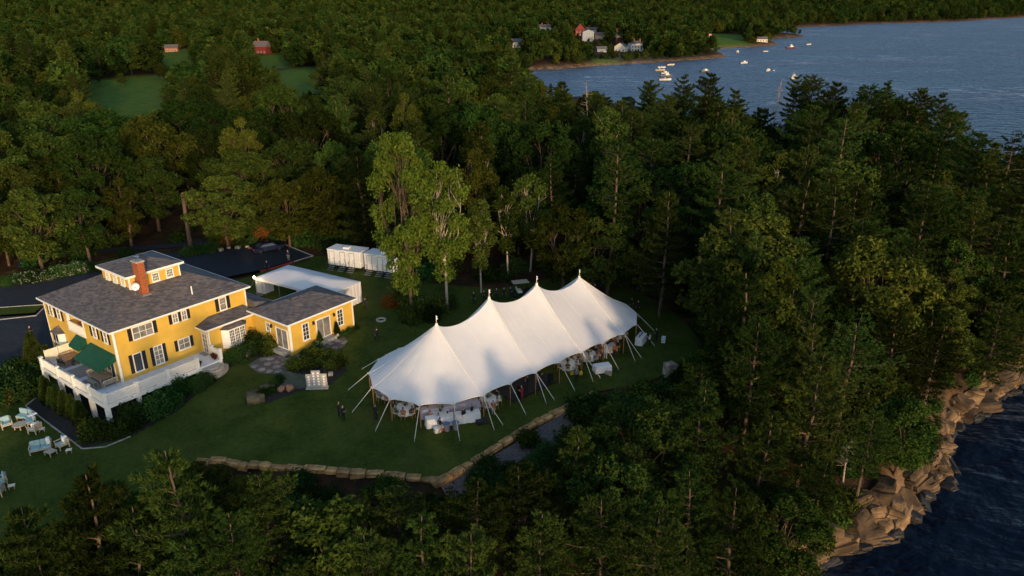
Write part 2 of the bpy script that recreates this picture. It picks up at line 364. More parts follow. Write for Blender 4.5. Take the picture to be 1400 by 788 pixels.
duff = ramp(m.node_tree, t1.outputs[0], (.030, .022, .012), (.075, .036, .018)); grass = ramp(m.node_tree, t1.outputs[0], (.055, .105, .012), (.090, .140, .022)); rockc = ramp(m.node_tree, t1.outputs[0], (.07, .048, .03), (.24, .15, .085))
mx = n.new('ShaderNodeMix'); mx.data_type = 'RGBA'; l.new(at_.outputs['Fac'], mx.inputs[0]); l.new(duff, mx.inputs[6]); l.new(grass, mx.inputs[7])
mx2 = n.new('ShaderNodeMix'); mx2.data_type = 'RGBA'; l.new(ar.outputs['Fac'], mx2.inputs[0]); l.new(mx.outputs[2], mx2.inputs[6]); l.new(rockc, mx2.inputs[7]); l.new(mx2.outputs[2], b.inputs['Base Color'])
bp = n.new('ShaderNodeBump'); bp.inputs['Strength'].default_value = .9; bp.inputs['Distance'].default_value = .5; l.new(t1.outputs[0], bp.inputs['Height']); l.new(bp.outputs[0], b.inputs['Normal'])
M['ground'] = m
FIELD_PX = ([(115, 150), (130, 112), (205, 103), (225, 118), (215, 150), (160, 165)], [(385, 98), (425, 88), (430, 120), (395, 128)], [(215, 75), (262, 72), (262, 88), (215, 90)], [(345, 78), (385, 74), (390, 88), (350, 92)], [(960, 66), (1018, 60), (1010, 50), (975, 52)], [(815, 88), (842, 86), (842, 80), (820, 82)])
FIELDS = [[P(a, b_, 2 if a < 600 else -5)[:2] for a, b_ in q] for q in FIELD_PX]
me = np_mesh('ground', np.stack([X.ravel(), Y.ravel(), Zg.ravel()], 1), np.stack([ii, ii + 1, ii + nx + 1, ii + nx], 1), m='ground')
fa = np.zeros(X.shape)
for q in FIELDS: fa = np.maximum(fa, sstep(-14, 2, sdist(np.array(q), X, Y)))
ra = (1 - sstep(1.2, 3.2, Zg - SEA + wob(X, Y, 7, 6, 12) * .7)) * (Y < 260) + (1 - sstep(1.0, 2.6, Zg - SEA)) * (Y >= 260)
for nm, arr in (('field', fa), ('rocky', ra)):
    a = me.attributes.new(nm, 'FLOAT', 'POINT'); a.data.foreach_set('value', arr.ravel().astype(np.float32))
me.shade_smooth(); tag(link('ground', me), kind='structure')

# the sea
m = bpy.data.materials.new('sea_water'); m.use_nodes = True; n = m.node_tree.nodes; l = m.node_tree.links; b = n['Principled BSDF']
b.inputs['Base Color'].default_value = (.0010, .0040, .012, 1); b.inputs['Roughness'].default_value = .42; b.inputs['IOR'].default_value = 1.33; b.inputs['Specular IOR Level'].default_value = .22
tc = n.new('ShaderNodeTexCoord'); hs = []
for sc, st, dist_ in ((.55, .7, .6), (.13, .8, 2.0), (2.2, .25, .08)):
    t = n.new('ShaderNodeTexNoise'); t.inputs['Scale'].default_value = sc; t.inputs['Detail'].default_value = 3
    mp = n.new('ShaderNodeMapping'); mp.inputs['Scale'].default_value = (1, 1.7, 1); mp.inputs['Rotation'].default_value = (0, 0, .5); l.new(tc.outputs['Object'], mp.inputs[0]); l.new(mp.outputs[0], t.inputs['Vector'])
    k = n.new('ShaderNodeBump'); k.inputs['Strength'].default_value = st; k.inputs['Distance'].default_value = dist_; l.new(t.outputs[0], k.inputs['Height'])
    if hs: l.new(hs[-1], k.inputs['Normal'])
    hs.append(k.outputs[0])
l.new(hs[-1], b.inputs['Normal'])
# drifting lines of foam
t = n.new('ShaderNodeTexNoise'); t.inputs['Scale'].default_value = .02; t.inputs['Detail'].default_value = 9; t.inputs['Roughness'].default_value = .62; t.inputs['Distortion'].default_value = 1.6
mp = n.new('ShaderNodeMapping'); mp.inputs['Scale'].default_value = (.5, 1.3, 1); mp.inputs['Rotation'].default_value = (0, 0, -.3); l.new(tc.outputs['Object'], mp.inputs[0]); l.new(mp.outputs[0], t.inputs['Vector'])
r = n.new('ShaderNodeValToRGB'); e = r.color_ramp.elements; e[0].position = .485; e[0].color = (0, 0, 0, 1); e[1].position = .5; e[1].color = (.55, .55, .55, 1); e2 = e.new(.515); e2.color = (0, 0, 0, 1); l.new(t.outputs[0], r.inputs[0])
t2 = n.new('ShaderNodeTexNoise'); t2.inputs['Scale'].default_value = .012; l.new(tc.outputs['Object'], t2.inputs['Vector']); g2 = n.new('ShaderNodeMapRange'); g2.inputs[1].default_value = .47; g2.inputs[2].default_value = .66; l.new(t2.outputs[0], g2.inputs[0])
mm = n.new('ShaderNodeMath'); mm.operation = 'MULTIPLY'; l.new(r.outputs[0], mm.inputs[0]); l.new(g2.outputs[0], mm.inputs[1])
mx = n.new('ShaderNodeMix'); mx.data_type = 'RGBA'; l.new(mm.outputs[0], mx.inputs[0]); mx.inputs[6].default_value = (.0010, .0040, .012, 1); mx.inputs[7].default_value = (.6, .62, .64, 1); l.new(mx.outputs[2], b.inputs['Base Color'])
t4 = n.new('ShaderNodeTexNoise'); t4.inputs['Scale'].default_value = .011; t4.inputs['Detail'].default_value = 5; l.new(mp.outputs[0], t4.inputs['Vector']); g4 = n.new('ShaderNodeMapRange'); g4.inputs[1].default_value = .35; g4.inputs[2].default_value = .65; g4.inputs[3].default_value = .36; g4.inputs[4].default_value = .55; l.new(t4.outputs[0], g4.inputs[0]); n.remove(b); df = n.new('ShaderNodeBsdfDiffuse'); gl = n.new('ShaderNodeBsdfGlossy'); ms = n.new('ShaderNodeMixShader'); fn = n.new('ShaderNodeFresnel'); fn.inputs[0].default_value = 1.33
l.new(mx.outputs[2], df.inputs[0]); l.new(hs[-1], df.inputs['Normal']); l.new(hs[-1], gl.inputs['Normal']); l.new(hs[-1], fn.inputs['Normal']); gl.inputs[0].default_value = (.72, .86, 1, 1); l.new(g4.outputs[0], gl.inputs['Roughness'])
fm = n.new('ShaderNodeMath'); fm.operation = 'MULTIPLY'; fm.inputs[1].default_value = .46; l.new(fn.outputs[0], fm.inputs[0]); l.new(fm.outputs[0], ms.inputs[0]); l.new(df.outputs[0], ms.inputs[1]); l.new(gl.outputs[0], ms.inputs[2]); l.new(ms.outputs[0], n['Material Output'].inputs[0])
M['sea_water'] = m
tag(MB().add([(-8300, -800, SEA), (8300, -800, SEA), (8300, 12300, SEA), (-8300, 12300, SEA)], [(0, 1, 2, 3)]).build('sea_water', 'sea_water'), kind='structure')

def drape(name, poly, mat_, dz=.05, st=1.5, zf=None, thick=0):
    """a sheet with a clean outline that follows the ground"""
    poly = np.array([tuple(q)[:2] for q in poly], float)
    e = []
    for i in range(len(poly)):
        a, b_ = poly[i], poly[(i + 1) % len(poly)]; k = max(1, int(np.hypot(*(b_ - a)) / st)); e += [a + (b_ - a) * j / k for j in range(k)]
    e = np.array(e); x0, y0 = e.min(0); x1, y1 = e.max(0)
    gx_, gy_ = np.meshgrid(np.arange(x0, x1, st), np.arange(y0, y1, st)); gx_ = gx_.ravel(); gy_ = gy_.ravel()
    k = sdist(e, gx_, gy_) > st * .5; pts = [Vector(q) for q in e] + [Vector(q) for q in zip(gx_[k], gy_[k])]
    r = delaunay_2d_cdt(pts, [], [list(range(len(e)))], 1, 1e-4)
    vv = np.array([tuple(q) for q in r[0]]); z = (zf(vv[:, 0], vv[:, 1]) if zf else base_z(vv[:, 0], vv[:, 1])) + dz
    mb = MB().add(np.column_stack([vv, z]), r[2])
    me = mb.mesh(name, mat_, True); return link(name, me)
m = mat('lawn', (.018, .040, .010), .9, spec=.04); n = m.node_tree.nodes; l = m.node_tree.links; b = n['Principled BSDF']
tc = n.new('ShaderNodeTexCoord'); ta = n.new('ShaderNodeTexNoise'); ta.inputs['Scale'].default_value = .22; ta.inputs['Detail'].default_value = 10; ta.inputs['Roughness'].default_value = .72; l.new(tc.outputs['Object'], ta.inputs['Vector'])
tg = n.new('ShaderNodeTexNoise'); tg.inputs['Scale'].default_value = 2.6; tg.inputs['Detail'].default_value = 8; tg.inputs['Roughness'].default_value = .8; l.new(tc.outputs['Object'], tg.inputs['Vector'])
mg = n.new('ShaderNodeMix'); mg.data_type = 'FLOAT'; mg.inputs[0].default_value = .45; l.new(ta.outputs[0], mg.inputs[2]); l.new(tg.outputs[0], mg.inputs[3])
l.new(ramp(m.node_tree, mg.outputs[0], (.018, .038, .005), (.086, .102, .018), .37, .63), b.inputs['Base Color'])
tw_ = n.new('ShaderNodeTexNoise'); tw_.inputs['Scale'].default_value = .09; tw_.inputs['Detail'].default_value = 6; tw_.inputs['Roughness'].default_value = .65; l.new(tc.outputs['Object'], tw_.inputs['Vector']); gw = n.new('ShaderNodeMapRange'); gw.inputs[1].default_value = .52; gw.inputs[2].default_value = .70; gw.inputs[4].default_value = .55; l.new(tw_.outputs[0], gw.inputs[0]); mw = n.new('ShaderNodeMix'); mw.data_type = 'RGBA'; l.new(gw.outputs[0], mw.inputs[0]); l.new(b.inputs['Base Color'].links[0].from_socket, mw.inputs[6]); mw.inputs[7].default_value = (.092, .078, .022, 1); l.new(mw.outputs[2], b.inputs['Base Color'])
tb = n.new('ShaderNodeTexNoise'); tb.inputs['Scale'].default_value = 9; tb.inputs['Detail'].default_value = 4; l.new(tc.outputs['Object'], tb.inputs['Vector']); k = n.new('ShaderNodeBump'); k.inputs['Strength'].default_value = .8; k.inputs['Distance'].default_value = .12; l.new(tb.outputs[0], k.inputs['Height']); l.new(k.outputs[0], b.inputs['Normal'])
tag(drape('lawn', LAWN, 'lawn', 0, 1.5), kind='structure')
# far houses: centre sight (x, y of the foot), ground height, width, depth, wall height, roof rise, walls, roof, chimneys, turn, label
mat('far_white', (.62, .57, .48), .7); mat('far_red', (.17, .022, .018), .8); mat('far_grey', (.26, .29, .32), .8); mat('far_tan', (.42, .33, .22), .8); mat('roof_grey', (.10, .095, .10), .9); mat('roof_brown', (.13, .10, .09), .9)
FAR_HOUSES = [
    ((870, 70.5), -4.5, 13, 11, 7, 2.2, 'far_white', 'roof_grey', 2, .15, 'white hip-roofed shore house with two brick chimneys'),
    ((849, 71.5), -4.5, 10, 7, 5, 3, 'far_white', 'roof_grey', 0, -.5, 'low white gabled wing left of the white shore house'),
    ((845, 59), -2.5, 8, 8, 8, 3.5, 'far_red', 'roof_grey', 1, .2, 'red house with cream storey above the white shore house'),
    ((792, 50), -1, 10, 9, 7, 5.5, 'far_red', 'roof_grey', 0, .1, 'red gabled house at the left of the village'),
    ((803, 57), -2, 11, 8, 9, 2, 'far_grey', 'roof_grey', 0, .1, 'tall grey-blue house beside the red gabled house'),
    ((809, 46), 0, 14, 8, 4, 2.5, 'far_white', 'roof_brown', 1, 0, 'white house with long dark roof behind the village'),
    ((820, 55), -2, 8, 7, 4.5, 3, 'far_tan', 'roof_brown', 0, -.3, 'small tan house between the grey house and the red house'),
    ((822, 72), -4.5, 9, 6, 3, 2.2, 'far_grey', 'roof_grey', 0, .2, 'low grey boathouse left of the white shore house'),
    ((745, 42), 0, 18, 9, 4, 3, 'far_white', 'roof_brown', 2, .1, 'pale house with two chimneys half hidden in the wood above the inlet'),
    ((706, 66), 0, 9, 7, 5, 2.5, 'far_white', 'roof_grey', 0, .3, 'small white house in the wood at the head of the inlet'),
    ((1041, 58), -6.2, 11, 6, 3.2, 2.4, 'far_white', 'roof_grey', 0, -.1, 'white cottage on the low point beyond the boats'),
    ((359, 74), 1.5, 11, 8, 5.2, 4, 'far_red', 'roof_brown', 1, -.25, 'dark red farmhouse with white windows beyond the meadow'),
    ((236, 72), 1.8, 9, 7, 3.4, 2.4, 'terracotta', 'roof_brown', 0, .2, 'low brick cottage glowing in the sun beyond the left meadow'),
]
def ground_sight(px, py):
    v = sight(px, py)
    for t in range(200, 3000, 3):
        if CAM_H + v[2] * t <= gz(v[0] * t, v[1] * t): break
    return Vector((v[0] * t, v[1] * t, CAM_H + v[2] * t))
FAR_HOUSES = [(q[0], ground_sight(*q[0]).z) + q[2:] for q in FAR_HOUSES]
FAR_KEEP = []
for q in FAR_HOUSES:
    p = P(*q[0], q[1]); FAR_KEEP.append((p.x, p.y, q[2] * .62 + 1, 120 if q[0][0] > 700 else 95))
VIEW_KEEP = [(np.array(q), None) for q in FIELD_PX[:4]]
for q in FAR_HOUSES[:-1]:
    (px, py), z = q[0], q[1]; p = P(px, py, z); k = CAM_F / p.y; w, h = q[2] * .5 * k, (q[4] + q[5]) * k
    VIEW_KEEP.append((np.array([(px - w, py - h), (px + w, py - h), (px + w, py - h * .12), (px - w, py - h * .12)]), p.y - 6))
def hides_view(px, py, y):
    if py > 170: return False
    for q, yy in VIEW_KEEP:
        if q[:, 0].min() - 2 <= px <= q[:, 0].max() + 2 and q[:, 1].min() <= py <= q[:, 1].max() and inside(q, np.array([px]), np.array([py]))[0]:
            if (yy or P(px, py, 2).y) > y: return True
    return False
# ---------------------------------------------------------------- trees
def unit(a): return a / (np.linalg.norm(a, axis=-1, keepdims=True) + 1e-9)
def blades(rg, c, d, n, ln, wd, spread=.55, up=.2):
    """n needle blades at each of the points c, pointing along d: thin triangles"""
    k = len(c); cc = np.repeat(c, n, 0); dd = unit(np.repeat(d, n, 0) * .75 + rg.normal(0, spread, (k * n, 3)) + (0, 0, up)); L = rg.uniform(.7, 1.25, (k * n, 1)) * ln
    w = unit(np.cross(dd, rg.normal(0, 1, (k * n, 3)))) * wd * .5
    v = np.stack([cc - w, cc + w, cc + dd * L], 1).reshape(-1, 3)
    return v, np.arange(len(v)).reshape(-1, 3), np.repeat(rg.uniform(0, 1, k), n) * .6 + rg.uniform(0, .4, k * n)
def leaves(rg, c, d, n, sz, spread=.35, flat=.35):
    """n leaf diamonds round each point c"""
    k = len(c); cc = np.repeat(c, n, 0) + rg.normal(0, spread, (k * n, 3)); nn = unit(np.repeat(d, n, 0) * flat + rg.normal(0, .6, (k * n, 3)) + (0, 0, .25))
    a = unit(np.cross(nn, rg.normal(0, 1, (k * n, 3)))); b = np.cross(nn, a); s = rg.uniform(.65, 1.3, (k * n, 1)) * sz
    v = np.stack([cc - a * s, cc + b * s * .55, cc + a * s, cc - b * s * .55], 1).reshape(-1, 3)
    return v, np.arange(len(v)).reshape(-1, 4), np.repeat(rg.uniform(0, 1, k), n) * .6 + rg.uniform(0, .4, k * n)
def limb(mb, rg, a, b, r0, r1, bend=.12, n=4, seg=5):
    a, b = np.asarray(a, float), np.asarray(b, float); L = np.linalg.norm(b - a); o = rg.normal(0, bend * L, 3)
    pts = [a + (b - a) * t + o * math.sin(math.pi * t) for t in np.linspace(0, 1, seg)]
    mb.tube(pts, list(np.linspace(r0, r1, seg)), n, False); return pts
def make_pine(name, seed, h=18, cb=.35, rad=4.2, dens=1., flat=0, ln=.36, wd=.095, nb=11, dead=True, lod=False):
    rg = np.random.default_rng(seed); tk = MB(); nt_ = 8
    sway = rg.normal(0, .18, (nt_, 2)).cumsum(0) * .6; sway -= sway[0]
    zs = np.linspace(0, h, nt_); tr = np.column_stack([sway, zs]); tr[0, 2] = -1
    tk.tube(tr, [max(.03, h * .0145 * (1 - z / h) ** .8 + .02) for z in zs], 5 if lod else 7, False)
    on = lambda z: np.array([np.interp(z, zs, tr[:, 0]), np.interp(z, zs, tr[:, 1]), z])
    C, D = [], []; z = cb * h; lop = rg.uniform(0, 6.3)
    while z < h * .985:
        t = (z - cb * h) / (h - cb * h); prof = (min(1, .5 + t * 2) * ((1 - t ** 2.3) ** .75 if flat else (1 - t) ** .62)) if t > 0 else .5
        for az in rg.uniform(0, 6.283) + np.arange(int(rg.integers(4, 7))) * 6.283 / 5.5 + rg.normal(0, .3, 5)[:1]:
            az += rg.normal(0, .25); L = max(.5, rad * prof * rg.uniform(.45, 1.28) * (1 + .22 * math.cos(az - lop)))
            el = -.12 + .75 * t + rg.normal(0, .08); a = on(z)
            o = np.array([math.cos(az), math.sin(az), 0]); b = a + o * L * math.cos(el) + np.array([0, 0, L * math.sin(el) + .10 * L])
            mid = a + (b - a) * .5 - np.array([0, 0, .06 * L]); tk.tube([a, mid, b], [.022 * L + .012, .013 * L + .01, .01], 3, False)
            side = np.array([-o[1], o[0], 0]); q = int((4 + L * 11) * dens) + 1
            s = rg.uniform(.10, 1.03, q) ** .75; off = rg.normal(0, 1, q) * (.12 + .30 * L * (s * (1.12 - s)) ** .5 * .8)
            p = a + (b - a) * s[:, None] + side * off[:, None]; p[:, 2] += rg.normal(.05, .06 + .012 * L, q) - .2 * L * s * (1 - s) + np.abs(off) * .1
            C.append(p); D.append(unit(o * .8 + side * (off * .9)[:, None] + np.array([0, 0, .35])))
        z += rg.uniform(.7, 1.3) * (h / 18) ** .5
    if dead:
        for _ in range(int(9 * cb / .35)):
            z = rg.uniform(.14, cb + .05) * h; az = rg.uniform(0, 6.28); L = rg.uniform(.5, 1.9); a = on(z)
            tk.tube([a, a + np.array([math.cos(az) * L, math.sin(az) * L, rg.uniform(-.25, .2) * L])], [.035, .01], 3, False)
    C, D = np.concatenate(C), np.concatenate(D); v, f, t = blades(rg, C, D, nb, ln, wd, .5, .42)
    return np_mesh(name + '_needles', v, f, t, 'needles'), tk.mesh(name + '_trunk', 'bark', True), h
def make_broad(name, seed, h=15, cb=.3, rad=4.5, lobes=15, lr=(1.3, 2.2), cl=46, nl=22, sz=.21, leafm='leaves', barkm='bark', tr=.02, oval=1., lod=False):
    rg = np.random.default_rng(seed); tk = MB(); top = np.array([rg.normal(0, .4), rg.normal(0, .4), h * (cb + .22)])
    limb(tk, rg, (0, 0, -1), top, h * tr, h * tr * .6, .03, 5 if lod else 7)
    C, D = [], []; zc = h * (cb + 1) / 2; hz_ = h * (1 - cb) / 2
    for i in range(lobes):
        az = i * 2.399 + rg.normal(0, .3); t = (i + .5) / lobes; zz = 1 - 2 * t + rg.normal(0, .1); rr = math.sqrt(max(.02, 1 - zz * zz)) * rg.uniform(.6, .95)
        r = rg.uniform(*lr) * (1 if zz < .6 else .85); zz = min(.93, zz)
        c = np.array([math.cos(az) * rr * (rad - r * .5), math.sin(az) * rr * (rad - r * .5), zc + zz * (hz_ - r * .55) * oval])
        st = top * rg.uniform(.62, 1.0); pts = limb(tk, rg, st, c, h * tr * .34, .03, .09, 4, 4)
        for _ in range(0 if lod else 4): limb(tk, rg, pts[2], c + rg.normal(0, r * .55, 3), .035, .012, .1, 3, 3)
        d = unit(rg.normal(0, 1, (cl, 3)) + (math.cos(az) * .5 * rr, math.sin(az) * .5 * rr, .35)); rad_ = r * rg.uniform(.62, 1.08, (cl, 1)) * np.array([1, 1, .78])
        C.append(c + d * rad_); D.append(d)
    C, D = np.concatenate(C), np.concatenate(D); v, f, t = leaves(rg, C, D, nl, sz, .22 if not lod else .5)
    return np_mesh(name + '_leaves', v, f, t, leafm), tk.mesh(name + '_trunk', barkm, True), h
def make_bare(name, seed, h=13):
    rg = np.random.default_rng(seed); tk = MB(); pts = limb(tk, rg, (0, 0, -1), (rg.normal(0, .5), rg.normal(0, .5), h), .16, .03, .02, 6, 9)
    for _ in range(34):
        t = rg.uniform(.3, .98); a = np.array([np.interp(t, np.linspace(0, 1, 9), [p[k] for p in pts]) for k in range(3)]); az = rg.uniform(0, 6.28); L = (1.15 - t) * rg.uniform(1.2, 3.4)
        q = limb(tk, rg, a, a + np.array([math.cos(az) * L, math.sin(az) * L, rg.uniform(-.1, .7) * L]), .05, .012, .12, 3, 4)
        for _ in range(3): limb(tk, rg, q[2], q[2] + rg.normal(0, .28 * L, 3) + (0, 0, .2), .02, .008, .1, 3, 3)
    return None, tk.mesh(name + '_trunk', 'deadwood', True), h
leaf_mat('leaves_dark', (.007, .020, .005), (.041, .066, .012), .15); leaf_mat('leaves_olive', (.018, .031, .006), (.090, .100, .016), .2)
VAR = {}
VAR['pine'] = [make_pine('pine', 10 + i, h, cb, rad, d, fl) for i, (h, cb, rad, d, fl) in enumerate([(18, .30, 4.2, 1.25, 1), (20, .38, 3.9, 1.25, 1), (16, .20, 4.2, 1.3, 0), (17, .34, 4.5, 1.2, 1), (14, .12, 3.7, 1.4, 0), (15, .16, 4.3, 1.4, 1)])]
VAR['sparse_pine'] = [make_pine('sparse_pine', 30 + i, 19, .55, 3.6, .75, 1) for i in range(2)]
VAR['broad'] = [make_broad('broad', 50 + i, *a) for i, a in enumerate([(15, .2, 5.2, 17, (1.3, 2.2), 46, 22, .21, 'leaves'), (17, .22, 4.8, 18, (1.2, 2.0), 44, 22, .2, 'leaves_dark'), (13, .16, 4.6, 15, (1.2, 2.0), 46, 22, .2, 'leaves_olive'), (12, .2, 3.8, 12, (1.1, 1.7), 46, 22, .2, 'leaves'), (16, .14, 6.6, 27, (1.3, 2.3), 46, 22, .22, 'leaves_dark'), (18, .2, 4.2, 20, (1.1, 1.9), 42, 22, .2, 'leaves_olive'), (15, .15, 5.8, 24, (1.0, 1.8), 42, 22, .2, 'leaves')])]
VAR['slender'] = [make_broad('slender', 70 + i, 15, .32, 2.7, 13, (.8, 1.3), 30, 20, .19, 'leaves', 'bark_pale', .011) for i in range(2)]
VAR['gold'] = [make_broad('gold', 80, 19, .20, 3.9, 26, (1.0, 1.6), 34, 20, .19, 'leaves_gold', 'bark', .013, 1.05), make_broad('gold', 81, 17, .32, 3.4, 20, (.9, 1.5), 32, 19, .19, 'leaves_gold', 'bark_pale', .013, 1.05)]
VAR['bare'] = [make_bare('bare', 90), make_bare('bare', 91, 11)]
KINDNAME = dict(pine='pine_tree', sparse_pine='pine_tree', broad='broadleaf_tree', slender='slender_tree', gold='maple_tree', bare='dead_tree')
TREES = []            # (x, y, crown radius) already standing
rnd = random.Random(7)
def put_tree(kind, x, y, h, label, group, z=None, var=None, wide=1., lean=0):
    vs = VAR[kind]; crown, trunk, h0 = vs[rnd.randrange(len(vs)) if var is None else var]; s = h / h0
    o = empty(KINDNAME[kind], (x, y, (gz(x, y) if z is None else z) - .1), rnd.uniform(0, 6.28), label, {'pine_tree': 'pine tree', 'dead_tree': 'dead tree'}.get(KINDNAME[kind], 'tree'), group)
    w = s ** .75 * wide * rnd.uniform(.92, 1.1); o.scale = (w, w, s); o.rotation_euler = (rnd.gauss(0, .02) + lean, rnd.gauss(0, .02), rnd.uniform(0, 6.28))
    link('trunk', trunk, o)
    if crown: link('crown', crown, o)
    TREES.append((x, y, h)); return o
def top_at(px, py, h, z0=None):
    """where a tree of height h stands whose top is seen at a point of the photograph"""
    v = sight(px, py); lo = None
    for t in range(18, 900):
        x, y, z = v[0] * t, v[1] * t, CAM_H + v[2] * t
        if z - gz(x, y) <= h: return x, y
    return x, y
MARKS = [('parked car', -37, 112), ('restroom trailers', -21, 102), ('hydrangeas', -78, 108), ('annex roof', -14, 88), ('golf cart', 10, 93), ('granite block', 17, 71), ('far tent tip', 20, 88), ('right wall end', 9, 61), ('lawn chairs', -40, 47), ('overgrown wall', -16, 50), ('left stone wall', -30, 48), ('rocky cove', 40, 64), ('lower rocks', 26, 52), ('headland mast', 85, 165), ('water gap', 62, 150), ('headland tip', 118, 165), ('inlet head', 5, 330), ('red farmhouse', -160, 380), ('large meadow', -150, 270), ('small meadow', -95, 300), ('brick cottage', -230, 400), ('upper bank rocks', 62, 84), ('bare stump', -48, 120), ('left edge', -85, 130), ('seaside clearing', 95, 128), ('inlet shore', 50, 250), ('deep wood', -10, 150), ('wood centre', -60, 170)]
def region(x, y):
    d = sdist(LAND, np.array([x]), np.array([y]))[0]; m = min(MARKS, key=lambda q: (q[1] - x) ** 2 + (q[2] - y) ** 2)[0]
    if y < 110 and x > 12 and d < 13: w = 'on the rocky bank'
    elif y < 58 and x < 26: w = 'below the stone wall'
    elif x > 17 and y < 250: w = 'in the headland wood'
    elif x < -30 and y < 230: w = 'behind the driveway'
    elif y < 230: w = 'behind the big tent'
    else: w = 'in the distant wood'
    return f'{w}, nearest the {m}', f'trees {w}, nearest the {m}'
CROWN = {'leaves': 'mid-green', 'leaves_dark': 'dark green', 'leaves_olive': 'olive', 'leaves_gold': 'golden green', 'needles': 'green'}
ADJ = dict(pine='pine', sparse_pine='thin-crowned pine', broad='broadleaf tree', slender='slender pale-trunked tree', gold='maple', bare='bare dead tree')
def forest_tree(kind, x, y, h, var=None, wide=1., **k):
    if var is None: var = rnd.randrange(len(VAR[kind]))
    w, g = region(x, y); a = ADJ[kind]; cr = VAR[kind][var][0]; cr = CROWN[cr.materials[0].name] + ' ' if cr else ''
    sz = 'towering ' if h > 19.5 else 'tall ' if h > 17 else 'fairly tall ' if h > 15 else 'mid-height ' if h > 13 else 'lowish ' if h > 10.5 else 'low '; sp = 'broad ' if wide > 1.12 else 'narrow ' if wide < .9 else ''
    return put_tree(kind, x, y, h, f'{sz}{sp}{cr}{a} {w}', f'{a}s, {g}', var=var, wide=wide, **k)
CLEAR = np.array([(-60, 385), (60, 385), (130, 372), (215, 345), (330, 334), (345, 322), (395, 320), (430, 338), (450, 330), (560, 345), (565, 385), (620, 402), (660, 385), (700, 375), (790, 368), (850, 380), (880, 418), (955, 440), (962, 470), (925, 505), (885, 520), (830, 528), (800, 548), (735, 585), (640, 640), (590, 660), (545, 656), (430, 650), (380, 642), (270, 632), (190, 640), (100, 645), (60, 682), (20, 720), (-60, 740)])
SKYLINE = [(600, 0), (690, 60), (735, 104), (770, 110), (790, 132), (812, 118), (845, 132), (880, 112), (935, 106), (975, 100), (1005, 122), (1055, 118), (1062, 168), (1075, 160), (1085, 106), (1110, 104), (1145, 114), (1190, 118), (1215, 112), (1260, 122), (1300, 128), (1312, 160), (1320, 190), (1340, 180), (1365, 190), (1400, 180), (1600, 190)]
HOUSE_FOOT = np.array([tuple(hw(u, v)[:2]) for u, v in ((-4, -6), (9, -6), (14, -10), (25, -10), (25, 0), (19, 6), (16, 16), (-4, 16))])
CANOPY_FOOT = np.array([(-36, 90), (-20, 83), (-17, 90), (-13, 96), (-15, 101), (-29, 105), (-34, 98)])
CLIFF_PX = [np.array([(1076, 800), (1086, 715), (1130, 690), (1195, 690), (1240, 650), (1285, 610), (1300, 650), (1245, 725), (1120, 780)]), np.array([(1290, 590), (1310, 530), (1345, 515), (1420, 470), (1420, 530), (1330, 575)])]
